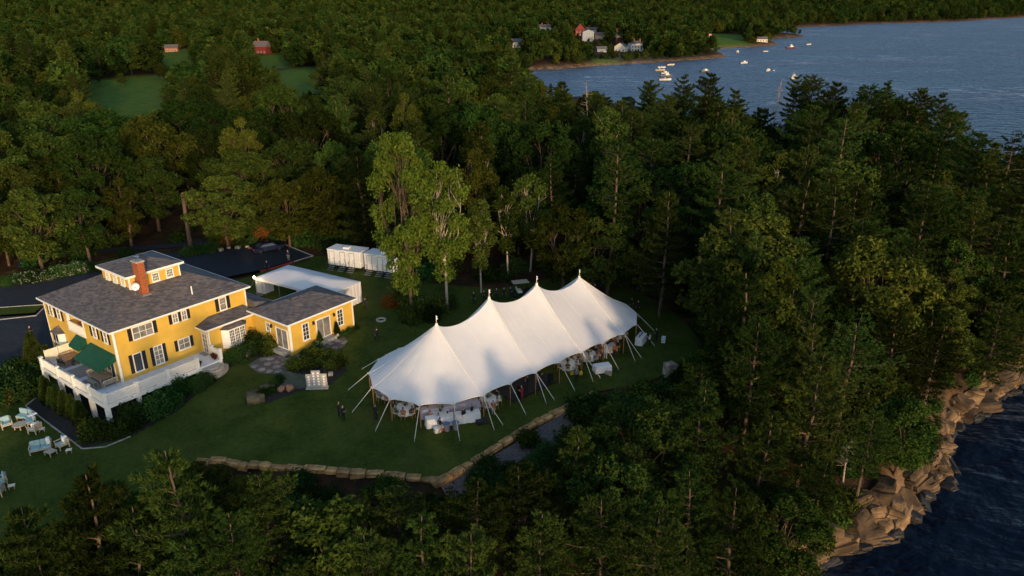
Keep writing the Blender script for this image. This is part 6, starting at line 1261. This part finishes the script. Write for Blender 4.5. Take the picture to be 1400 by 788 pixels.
# ---------------------------------------------------------------- far houses, boats, shore
for (px, py), z, w, d, h, rs_, wm, rm, nch, rz, label in FAR_HOUSES:
    p = P(px, py, z - .3); o = empty('farmhouse' if 'farm' in label else 'cottage' if 'cottage' in label else 'boathouse' if 'boathouse' in label else 'village_house', p, rz, label, 'house')
    MB().box(-w / 2, w / 2, -d / 2, d / 2, -4, h).build('wall', wm, o); hipr = 'hip' in label or 'cream' in label; e = .35
    if hipr:
        r_ = min(w, d) / 2; mb = MB().add([(-w / 2 - e, -d / 2 - e, h), (w / 2 + e, -d / 2 - e, h), (w / 2 + e, d / 2 + e, h), (-w / 2 - e, d / 2 + e, h), (-(w / 2 - r_) - .1, 0, h + rs_), (w / 2 - r_ + .1, 0, h + rs_)], [(0, 1, 5, 4), (1, 2, 5), (2, 3, 4, 5), (3, 0, 4), (3, 2, 1, 0)])
    else:
        gab = 'gabled' in label
        if gab: mb = MB().add([(-w / 2 - e, -d / 2 - e, h - .2), (w / 2 + e, -d / 2 - e, h - .2), (w / 2 + e, d / 2 + e, h - .2), (-w / 2 - e, d / 2 + e, h - .2), (0, -d / 2 - e, h + rs_), (0, d / 2 + e, h + rs_)], [(1, 2, 5, 4), (3, 0, 4, 5), (3, 2, 1, 0), (2, 3, 5)]); MB().add([(-w / 2, -d / 2, h), (w / 2, -d / 2, h), (0, -d / 2, h + rs_ - .1)], [(0, 1, 2)]).build('gable', wm, o)
        else: mb = MB().add([(-w / 2 - e, -d / 2 - e, h - .1), (w / 2 + e, -d / 2 - e, h - .1), (w / 2 + e, d / 2 + e, h - .1), (-w / 2 - e, d / 2 + e, h - .1), (-w / 2 - e, 0, h + rs_), (w / 2 + e, 0, h + rs_)], [(0, 1, 5, 4), (2, 3, 4, 5), (3, 2, 1, 0), (0, 4, 3), (1, 2, 5)])
    ro = mb.build('roof', rm, o)
    for k in range(nch): x = (-.2 + .42 * k) * w; MB().box(x - .5, x + .5, -.4, .4, h, h + rs_ + 1.8).build('chimney', 'brick', ro)
    nst = max(1, int(h / 2.8)); nw = max(2, int(w / 2.6))
    for j in range(nst):
        for i in range(nw):
            x = -w / 2 + w * (i + .5) / nw; z0 = .9 + j * 2.7; wn = MB().box(x - .5, x + .5, -d / 2 - .06, -d / 2, z0, z0 + 1.4).build('window', 'far_white' if wm != 'far_white' else 'roof_grey', o); MB().box(x - .36, x + .36, -d / 2 - .09, -d / 2 - .06, z0 + .12, z0 + 1.28).build('pane', 'glass', wn)
    if 'cream' in label: MB().box(-w / 2 - .05, w / 2 + .05, -d / 2 - .05, d / 2 + .05, 5.2, h - .05).build('upper_storey', 'far_tan', o)
p = P(396, 12, 22); o = empty('church_steeple', p, 0, 'tiny white church steeple rising from the far wood', 'steeple'); MB().box(-2, 2, -2, 2, -16, 3).build('tower', 'far_white', o); MB().add([(-1.6, -1.6, 3), (1.6, -1.6, 3), (1.6, 1.6, 3), (-1.6, 1.6, 3), (0, 0, 18)], [(0, 1, 4), (1, 2, 4), (2, 3, 4), (3, 0, 4)]).build('spire', 'far_white', o)
p = P(968, 68, -6.5); o = empty('flagpole', p, 0, 'white flagpole with flag on the near point of the village shore', 'flagpole'); MB().tube([(0, 0, -2), (0, 0, 14)], [.2, .1], 6).build('pole', 'far_white', o); MB().box(.1, 2.2, -.03, .03, 12.3, 13.8).build('flag', 'cloth_pink', o)
o = empty('dock', P(876, 85.5, SEA), R(10), 'grey wooden dock on the village shore', 'dock')
for i in range(10): MB().box(-8 + i * 1.6, -8 + i * 1.6 + 1.5, -1.2, 1.2, .5, .65).build('plank', 'weathered_wood', o)
for i in range(5): MB().tube([(-7.5 + i * 3.7, -1.1, -2), (-7.5 + i * 3.7, -1.1, 1.4)], .15, 6).build('piling', 'pole_wood', o)
o = empty('light_mast', Vector((*top_at(1179, 178, 15), 0)), 0, 'pale pole standing among the headland pines', 'pole'); o.location.z = gz(o.location.x, o.location.y); MB().tube([(0, 0, -.5), (0, 0, 15)], [.16, .09], 8).build('pole', 'white_trim', o); MB().box(-.5, .5, -.06, .06, 14.2, 14.35).build('cross_arm', 'white_trim', o)
# boats
def boat(px, py, ln, rz, label, hull='far_white', cabin=1):
    ln *= .86; p = P(px, py, SEA); o = empty('motor_boat', (p.x, p.y, SEA), rz, label, 'boat', 'moored boats in the inlet'); w = ln * .32
    st = [(-.5, .85, .0), (-.2, 1, 0), (.15, .95, .04), (.38, .6, .12), (.5, .04, .2)]; mb = MB(); k = 0; S_ = []
    for a, b, lift in st:
        x = a * ln; y = b * w / 2; hgt = ln * (.13 + lift * .25); k = len(mb.v); S_.append(k); mb.v += [(x, -y * .55, -.25), (x, y * .55, -.25), (x, y, hgt), (x, -y, hgt)]
    for p0, p1 in zip(S_, S_[1:]): mb.f += [(p0, p1, p1 + 1, p0 + 1), (p0 + 1, p1 + 1, p1 + 2, p0 + 2), (p0 + 3, p1 + 3, p1, p0)]
    mb.f += [(S_[0], S_[0] + 1, S_[0] + 2, S_[0] + 3)]; mb.build('hull', hull, o)
    dk_ = MB()
    for (a, b, lf), (a2, b2, lf2) in zip(st, st[1:]): dk_.add([(a * ln, -b * w / 2 * .97, ln * (.125 + lf * .25)), (a2 * ln, -b2 * w / 2 * .97, ln * (.125 + lf2 * .25)), (a2 * ln, b2 * w / 2 * .97, ln * (.125 + lf2 * .25)), (a * ln, b * w / 2 * .97, ln * (.125 + lf * .25))], [(0, 1, 2, 3)])
    dk_.build('deck', 'far_white', o)
    if cabin:
        c = MB(); c.add([(x * ln, y * w, z * ln) for x, y, z in ((-.12, -.34, .13), (.26, -.28, .15), (.26, .28, .15), (-.12, .34, .13), (-.1, -.3, .28), (.12, -.26, .28), (.12, .26, .28), (-.1, .3, .28))], [(4, 5, 6, 7), (0, 1, 5, 4), (1, 2, 6, 5), (2, 3, 7, 6), (3, 0, 4, 7)]); co = c.build('cabin', 'far_white', o); MB().add([(x * ln, y * w, z * ln) for x, y, z in ((.245, -.25, .175), (.245, .25, .175), (.135, .24, .265), (.135, -.24, .265))], [(0, 1, 2, 3)]).build('windshield', 'glass', co)
        if cabin > 1: MB().box(-.08 * ln, .08 * ln, -.24 * w, .24 * w, .3 * ln, .36 * ln).build('flybridge', 'far_white', co); MB().tube([(-.02 * ln, 0, .36 * ln), (-.06 * ln, 0, .55 * ln)], .08, 5).build('mast', 'far_white', co)
    else: MB().box(-.1 * ln, .02 * ln, -.2 * w, .2 * w, .12 * ln, .24 * ln).build('console', 'far_grey', o)
    MB().box(-.56 * ln, -.5 * ln, -.08 * w, .08 * w, -.1, .2 * ln).build('outboard_motor', 'black_metal', o)
    return o
BOATS = [(917, 89.5, 7, .3, 'white boat nearest the village shore rocks', 'far_white', 0), (904.5, 93, 7, .2, 'small white boat, topmost of the moored row', 'far_white', 0), (902.5, 97, 8, .1, 'tan boat just below the top of the moored row', 'far_tan', 0), (909, 101, 7, .4, 'white cabin boat in the middle of the moored row', 'far_white', 1), (911, 105.5, 9.5, .2, 'dark-hulled boat with white top in the moored row', 'roof_grey', 1), (909.5, 110, 8.5, .05, 'long white open boat at the bottom of the moored row', 'far_white', 0), (964, 99, 9, .5, 'dark-hulled boat touching the pine tops', 'roof_grey', 1), (1008.5, 72.5, 9, 1.3, 'white boat seen bow-on between the two points', 'far_white', 1), (1046.5, 71, 6, .2, 'little white boat right of the bow-on boat', 'far_white', 0), (1081, 66.5, 12, .3, 'dark-red hulled cruiser with white cabin', 'far_red', 2), (1105.5, 61.5, 8, .4, 'white boat farthest out in open water', 'far_white', 0), (1017, 87, 8, .4, 'white cabin boat with dark stern in mid inlet', 'far_white', 1), (1050, 97.5, 7, .8, 'white cabin boat beside the mooring buoy', 'far_white', 1), (1085, 108, 8.5, .7, 'large white cruiser above the pine tops', 'far_white', 2)]
for b in BOATS: boat(*b)
o = tag(MB().lathe([(.1, -.3), (.6, 0), (.6, .3), (.1, .6)], tuple(P(1058, 97, SEA)), 10).build('mooring_buoy', 'far_white'), 'round white mooring buoy beside the small cabin boat', 'buoy')
# rocks along the near shore
rk = np.random.default_rng(17); RK = []
def shore_rock_mesh(seed, m):
    rg = np.random.default_rng(seed); k = int(rg.integers(5, 8)); a = np.sort(rg.uniform(0, 6.28, k)) ; a = a * .4 + np.arange(k) * 6.283 / k * .6; mb = MB(); st = rg.uniform(-.25, .25, 2); lay = [(-1.0, 1.12), (-.35, 1.08), (-.3, .98), (.25, 1.0), (.32, .84), (.75, .78), (.95, .6)]
    rr = rg.uniform(.7, 1.15, k)
    for z, q in lay:
        w = rg.normal(0, .05, (k, 2)); mb.v += [(math.cos(x) * r_ * q + w[i][0] + st[0] * z, math.sin(x) * r_ * q + w[i][1] + st[1] * z, z + rg.normal(0, .05) + .12 * math.cos(x - seed)) for i, (x, r_) in enumerate(zip(a, rr))]
    for j in range(len(lay) - 1):
        for i in range(k): mb.f.append((j * k + i, j * k + (i + 1) % k, (j + 1) * k + (i + 1) % k, (j + 1) * k + i))
    mb.f.append(tuple((len(lay) - 1) * k + i for i in range(k))); return mb.mesh('shore_rock', m)
RKM = [shore_rock_mesh(i, 'rock') for i in range(8)] + [shore_rock_mesh(i, 'wet_rock') for i in range(4)]
near_coast = [P(x, y, SEA) for x, y in COAST_NEAR]; seglen = [(b - a).length for a, b in zip(near_coast, near_coast[1:])]
def shore_rock(x, y, z, s, label, grp, wet=False):
    o = link('shore_rock', RKM[rk.integers(8, 12) if wet else rk.integers(0, 8)]); o.location = (x, y, z); o.scale = (s * rk.uniform(1.1, 2.4), s * rk.uniform(.8, 1.3), s * rk.uniform(.45, .75)); o.rotation_euler = (rk.normal(0, .15), rk.normal(0, .15), math.atan2(HEAD[1], HEAD[0]) + rk.normal(0, .25)); m_ = min(MARKS, key=lambda r_: (r_[1] - x) ** 2 + (r_[2] - y) ** 2)[0]; tag(o, ('small ' if s < .75 else 'large ' if s > 1.1 else '') + f'{label}, nearest the {m_}', 'rock', f'{grp}, nearest the {m_}')
for k, (a, b) in enumerate(zip(near_coast, near_coast[1:])):
    d = (b - a); HEAD = (d.x, d.y); nrm = Vector((-d.y, d.x, 0)).normalized(); n = max(2, int(d.length / 1.0))
    for i in range(n):
        for row, (off, s0, s1) in enumerate(((-.55, .5, .95), (.35, .6, 1.3), (1.3, .7, 1.5), (2.3, .6, 1.3))):
            if row != 1 and rk.random() < (.15, 0, .5, .86)[row]: continue
            p = a.lerp(b, (i + rk.random()) / n) + nrm * (off + rk.uniform(-.3, .4)); sz = rk.uniform(s0, s1); z = (SEA - .05, SEA + .35, SEA + 1.25, SEA + 2.2)[row] + rk.uniform(-.2, .2)
            shore_rock(p.x, p.y, z, sz, ('dark wet rock at the edge of the water' if row == 0 else 'brown ledge rock at the waterline' if row == 1 else 'brown ledge rock on the bank'), ('wet rocks of the near shore', 'waterline rocks of the near shore', 'bank rocks of the near shore', 'bank rocks of the near shore')[row], row == 0)
# ---------------------------------------------------------------- shrubs
def make_shrub(name, seed, r, h, cl, nl, sz, leafm, bloom=0, tight=.2):
    rg = np.random.default_rng(seed); d = unit(rg.normal(0, 1, (cl, 3)) * (1, 1, .8) + (0, 0, .35)); d[:, 2] = np.abs(d[:, 2]); k = rg.uniform(.72, 1.06, (cl, 1)) if tight < .15 else rg.uniform(.5, 1.12, (cl, 1)); c = d * k * (r, r, h); v, f, t = leaves(rg, c, d, nl, sz, tight)
    fol = np_mesh(name + '_leaves', v, f, t, leafm); bl = None
    if bloom: q = unit(rg.normal(0, 1, (bloom, 3)) + (0, -.3, .5)); q[:, 2] = np.abs(q[:, 2]); v, f, t = leaves(rg, q * (r, r, h) * 1.02, q, 12, .05, .07); bl = np_mesh(name + '_bloom', v, f, t, 'blossom')
    mb = MB()
    for _ in range(5): a = rg.uniform(0, 6.28); limb(mb, rg, (0, 0, -.2), (math.cos(a) * r * .5, math.sin(a) * r * .5, h * .7), .03, .01, .1, 3, 3)
    return fol, mb.mesh(name + '_stem', 'bark'), bl
def make_cone(name, seed, r, h):
    rg = np.random.default_rng(seed); n = 620; t = rg.uniform(0, 1, n); a = rg.uniform(0, 6.28, n); rr = r * (1 - t) ** .8 * rg.uniform(.75, 1.05, n); c = np.stack([np.cos(a) * rr, np.sin(a) * rr, .1 + t * h], 1); d = unit(np.stack([np.cos(a), np.sin(a), np.full(n, .5)], 1)); v, f, tt = blades(rg, c, d, 9, .22, .07, .5, .3); mb = MB(); mb.tube([(0, 0, -.2), (0, 0, h)], [.07, .01], 5)
    return np_mesh(name + '_needles', v, f, tt, 'needles'), mb.mesh(name + '_stem', 'bark'), None
SH = dict(round=[make_shrub('round', 300 + i, 1.0, 1.0, 150, 16, .10, 'shrub_leaves') for i in range(3)], clipped=[make_shrub('clipped', 310, 1.0, .95, 260, 18, .07, 'shrub_leaves', 0, .08)], loose=[make_shrub('loose', 320 + i, 1.0, 1.15, 110, 16, .12, 'leaves') for i in range(3)], hydrangea=[make_shrub('hydrangea', 330, 1.0, .95, 130, 14, .11, 'shrub_leaves', 55)], amber=[make_shrub('amber', 340, 1, 1, 130, 16, .10, 'amber_leaves')], red=[make_shrub('red', 350, 1, 1, 110, 14, .09, 'red_leaves', 0, .25)], lavender=[make_shrub('lavender', 360, 1, .8, 130, 14, .07, 'lavender')], cone=[make_cone('cone', 370, .8, 2.6), make_cone('cone', 371, .7, 2.2)])
rsx = random.Random(23)
def shrub(kind, loc, s, label, group=None, hs=1., name=None):
    fol, stem, bl = SH[kind][rsx.randrange(len(SH[kind]))]; o = empty(name or ('conifer_shrub' if kind == 'cone' else 'flowering_shrub' if kind in ('hydrangea', 'lavender') else 'shrub'), loc, rsx.uniform(0, 6.28), label, 'shrub', group); o.scale = (s, s, s * hs)
    link('foliage', fol, o); link('stem', stem, o)
    if bl: link('blossoms', bl, o)
    return o
def row(kind, uv, s, label, group, frame='h', **k):
    for a, b in uv:
        p = hw(a, b) if frame == 'h' else G(a, b)
        if frame == 'h': p.z = bz(p.x, p.y)
        shrub(kind, p, s * rsx.uniform(.85, 1.2), label, group, **k)
row('round', [(-1.6, -4.3), (-.2, -4.4), (1.2, -4.2), (2.5, -4.35), (3.8, -4.15), (.4, -5.3), (2.0, -5.2)], 1.15, 'leafy green shrub along the front of the white deck', 'shrubs along the deck front', hs=1.25)
row('clipped', [(5.4, -4.4), (4.9, -4.9), (6.1, -4.6)], .95, 'rounded dark shrub beside the deck steps', 'rounded shrubs by the steps')
row('cone', [(-4.4, 3.4), (-4.3, 2.0), (-4.35, .8), (-4.3, 5.2), (-4.4, 6.4), (-4.2, 8.2)], .95, 'dark upright conifer shrub before the deck columns', 'conifer shrubs before the deck columns'); row('cone', [(-4.3, 7.2), (-4.5, -.3)], 1.15, 'tall dark conifer shrub among the deck columns', 'tall conifer shrubs by the deck')
row('loose', [(-5.0, -3.6), (-4.0, -4.6), (-3.2, -5.4), (-2.2, -5.2), (-4.6, -2.2)], .95, 'spreading low evergreen at the front corner of the deck bed', 'low evergreens at the deck corner')
row('round', [(-5.5, 11.5), (-4.5, 13), (-6.5, 13.5), (-8, 12.2), (-7.4, 15), (-5.5, 15.5), (-9.5, 14), (-9, 16.5), (-3, 14.5), (-10.8, 12.4), (-11.5, 15.2), (-6.2, 17.5), (-3.5, 17)], 1.5, 'dense green shrub in the bed left of the deck', 'shrubs left of the deck', hs=.95)
row('amber', [(-6.6, 11.2), (-8.8, 13.0)], .7, 'orange-tinged shrub in the bed left of the deck', 'orange shrubs left of the deck'); row('cone', [(-1.5, 13.5), (-1.8, 16.4)], 1.5, 'slim dark conifer at the back corner of the yellow house', 'slim conifers behind the deck')
row('round', [(10.0, -3.1), (10.9, -3.6), (11.8, -3.0), (12.8, -3.6), (13.6, -4.6), (13.8, -3.2)], .8, 'green shrub below the bow window', 'shrubs below the bow window', hs=1.3); row('loose', [(14.0, -5.3), (13.3, -2.7)], .95, 'tall feathery shrub beside the annex corner', 'feathery shrubs by the annex', hs=1.6)
row('round', [(15.6, -8.9), (16.6, -8.9), (17.4, -8.8), (21.2, -8.9), (22.2, -8.9), (23.2, -8.9)], .42, 'small green shrub at the foot of the annex wall', 'small shrubs along the annex')
shrub('hydrangea', hw(17.35, -9.1, 1.5), .5, 'white-flowered shrub beside the annex door'); shrub('cone', hw(20.35, -8.9, 1.75), .55, 'potted slim conifer right of the annex door', hs=1.1); shrub('cone', hw(17.85, -8.9, 1.75), .5, 'potted slim conifer left of the annex door')
for u, l_ in ((20.35, 'pale pot under the conifer right of the annex door'), (17.85, 'pale pot under the conifer left of the annex door')): o = MB().lathe([(.17, 0), (.24, .35), (.26, .38), (.2, .38)], tuple(hw(u, -8.9, 1.5)), 12).build('plant_pot', 'stone_cap'); tag(o, l_, 'pot')
for u, v, l_ in ((6.75, -2.9, 'flower pot at the top of the deck steps, railing side'), (8.6, -2.9, 'flower pot at the top of the deck steps, entry side'), (8.65, -2.4, 'flower pot against the deck rail by the entry')):
    p = hw(u, v, ZD); o = empty('flower_pot', p, 0, l_, 'pot'); MB().lathe([(.14, 0), (.2, .28), (.22, .3), (.17, .3)], (0, 0, 0), 12).build('pot', 'black_metal', o); f_ = link('flowers', SH['red'][0][0] if u > 7 else SH['round'][0][0], o); f_.scale = (.25, .25, .22); f_.location = (0, 0, .3)
# flower bed in the lawn
row('loose', [(405, 503), (418, 497), (432, 491), (448, 490), (460, 494), (425, 503), (440, 499), (455, 502), (463, 500)], .85, 'bushy green plant at the back of the lawn flower bed', 'bushy plants of the lawn bed', 'g'); row('lavender', [(400, 520), (412, 522), (408, 528), (390, 516), (418, 527), (395, 527)], .62, 'silvery flowering clump left of the seating board', 'silvery clumps of the lawn bed', 'g'); row('round', [(375, 526), (383, 521), (372, 536), (360, 540)], .55, 'low green clump near the long mossy boulder', 'low clumps of the lawn bed', 'g')
# round the driveway
row('hydrangea', [(62, 381), (72, 379), (82, 377), (92, 375), (100, 373), (108, 372), (28, 386), (42, 384), (116, 371)], 1.15, 'white-flowered hydrangea along the back of the driveway', 'hydrangeas along the driveway', 'g'); row('round', [(10, 390), (20, 388), (50, 383), (125, 370)], .8, 'low green shrub among the hydrangeas by the driveway', 'low shrubs by the driveway', 'g')
shrub('amber', G(313, 333), 1.7, 'orange-leaved round bush behind the driveway, left of the car'); shrub('amber', G(366, 326), 2.0, 'tall orange-leaved bush behind the parked car', hs=1.2); row('cone', [(295, 336), (352, 327)], 1.5, 'slim green conifer beside the orange bushes', 'conifers by the parking', 'g')
row('round', [(270, 347), (280, 345), (290, 343), (330, 337), (345, 334), (258, 349), (375, 331)], 1.0, 'green shrub on the bank behind the parking', 'shrubs behind the parking', 'g'); row('clipped', [(423, 332), (440, 335), (455, 338), (412, 326), (434, 326), (470, 335)], 2.3, 'large clipped dome of dark green by the trailers', 'clipped domes by the trailers', 'g')
shrub('red', G(535, 418), 1.1, 'scarlet-leaved bush between the maples and the annex'); row('loose', [(575, 432), (590, 438), (560, 425), (548, 415), (562, 440), (600, 428), (615, 420)], 1.1, 'leafy sapling below the yellow-green maples', 'saplings below the maples', 'g', hs=1.5)
# undergrowth at the edges of the woods and on the banks
UG = []
def scrub(n, x0, x1, y0, y1, cond, s, label, group, kinds=('round', 'loose'), zmax=None):
    k = 0
    for _ in range(n * 14):
        if k >= n: break
        x, y = rsx.uniform(x0, x1), rsx.uniform(y0, y1); a = (np.array([x]), np.array([y]))
        if not cond(*a): continue
        if any((x - q[0]) ** 2 + (y - q[1]) ** 2 < 1.7 for q in UG): continue
        q = s * rsx.uniform(.7, 1.3); m_ = min(MARKS, key=lambda r_: (r_[1] - x) ** 2 + (r_[2] - y) ** 2)[0]; sz_ = 'small ' if q < s * .88 else 'large ' if q > s * 1.12 else ''; shrub(rsx.choice(kinds), (x, y, gz(x, y) - .1), q, f'{sz_}{label}, nearest the {m_}', f'{group}, nearest the {m_}'); UG.append((x, y)); k += 1
lw = lambda x, y: -sdist(LAWN, x, y)[0]; ld = lambda x, y: sdist(LAND, x, y)[0]
scrub(44, -34, 14, 42, 62, lambda x, y: .9 < lw(x, y) < 6 and ld(x, y) > 2, 1.0, 'dark shrub below the stone wall', 'scrub below the stone wall')
scrub(62, 5, 32, 52, 86, lambda x, y: .6 < lw(x, y) < 6 and ld(x, y) > 2, 1.3, 'dense shrub on the slope right of the tent', 'scrub right of the tent')
scrub(26, -30, 30, 84, 108, lambda x, y: .3 < lw(x, y) < 6 and sdist(CANOPY_FOOT, x, y)[0] < -1 and sdist(DRIVE, x, y)[0] < -1, 1.4, 'dark shrub at the wood edge behind the tent', 'scrub behind the tent')
scrub(26, -95, -28, 96, 130, lambda x, y: sdist(DRIVE, x, y)[0] < -3 and sdist(DRIVE, x, y)[0] > -14 and lw(x, y) > 1, 1.5, 'dark shrub at the wood edge behind the driveway', 'scrub behind the driveway')
scrub(92, 12, 80, 40, 105, lambda x, y: 1.9 < ld(x, y) < 7, 1.25, 'green shrub on the rocky bank', 'scrub on the rocky bank')
# ---------------------------------------------------------------- look-alikes told apart by their order, left to right
_by = {}
for o in COL.objects:
    if o.parent is None and o.get('label') and o.get('kind') is None: _by.setdefault(o['label'], []).append(o)
ORD = ['', 'second', 'third', 'fourth', 'fifth', 'sixth', 'seventh', 'eighth', 'ninth', 'tenth', 'eleventh', 'twelfth']
for lb, os_ in _by.items():
    n_ = len(os_)
    if n_ < 2 or n_ > 12 or len(lb.split()) > 12: continue
    os_.sort(key=lambda o: proj(*(o.matrix_basis.translation + Vector((0, 0, .5))))[0])
    for i, o in enumerate(os_):
        o['label'] = lb + (', leftmost' if i == 0 else ', rightmost' if i == n_ - 1 else f', {ORD[i]} from the left')
        if not o.get('group'): o['group'] = lb
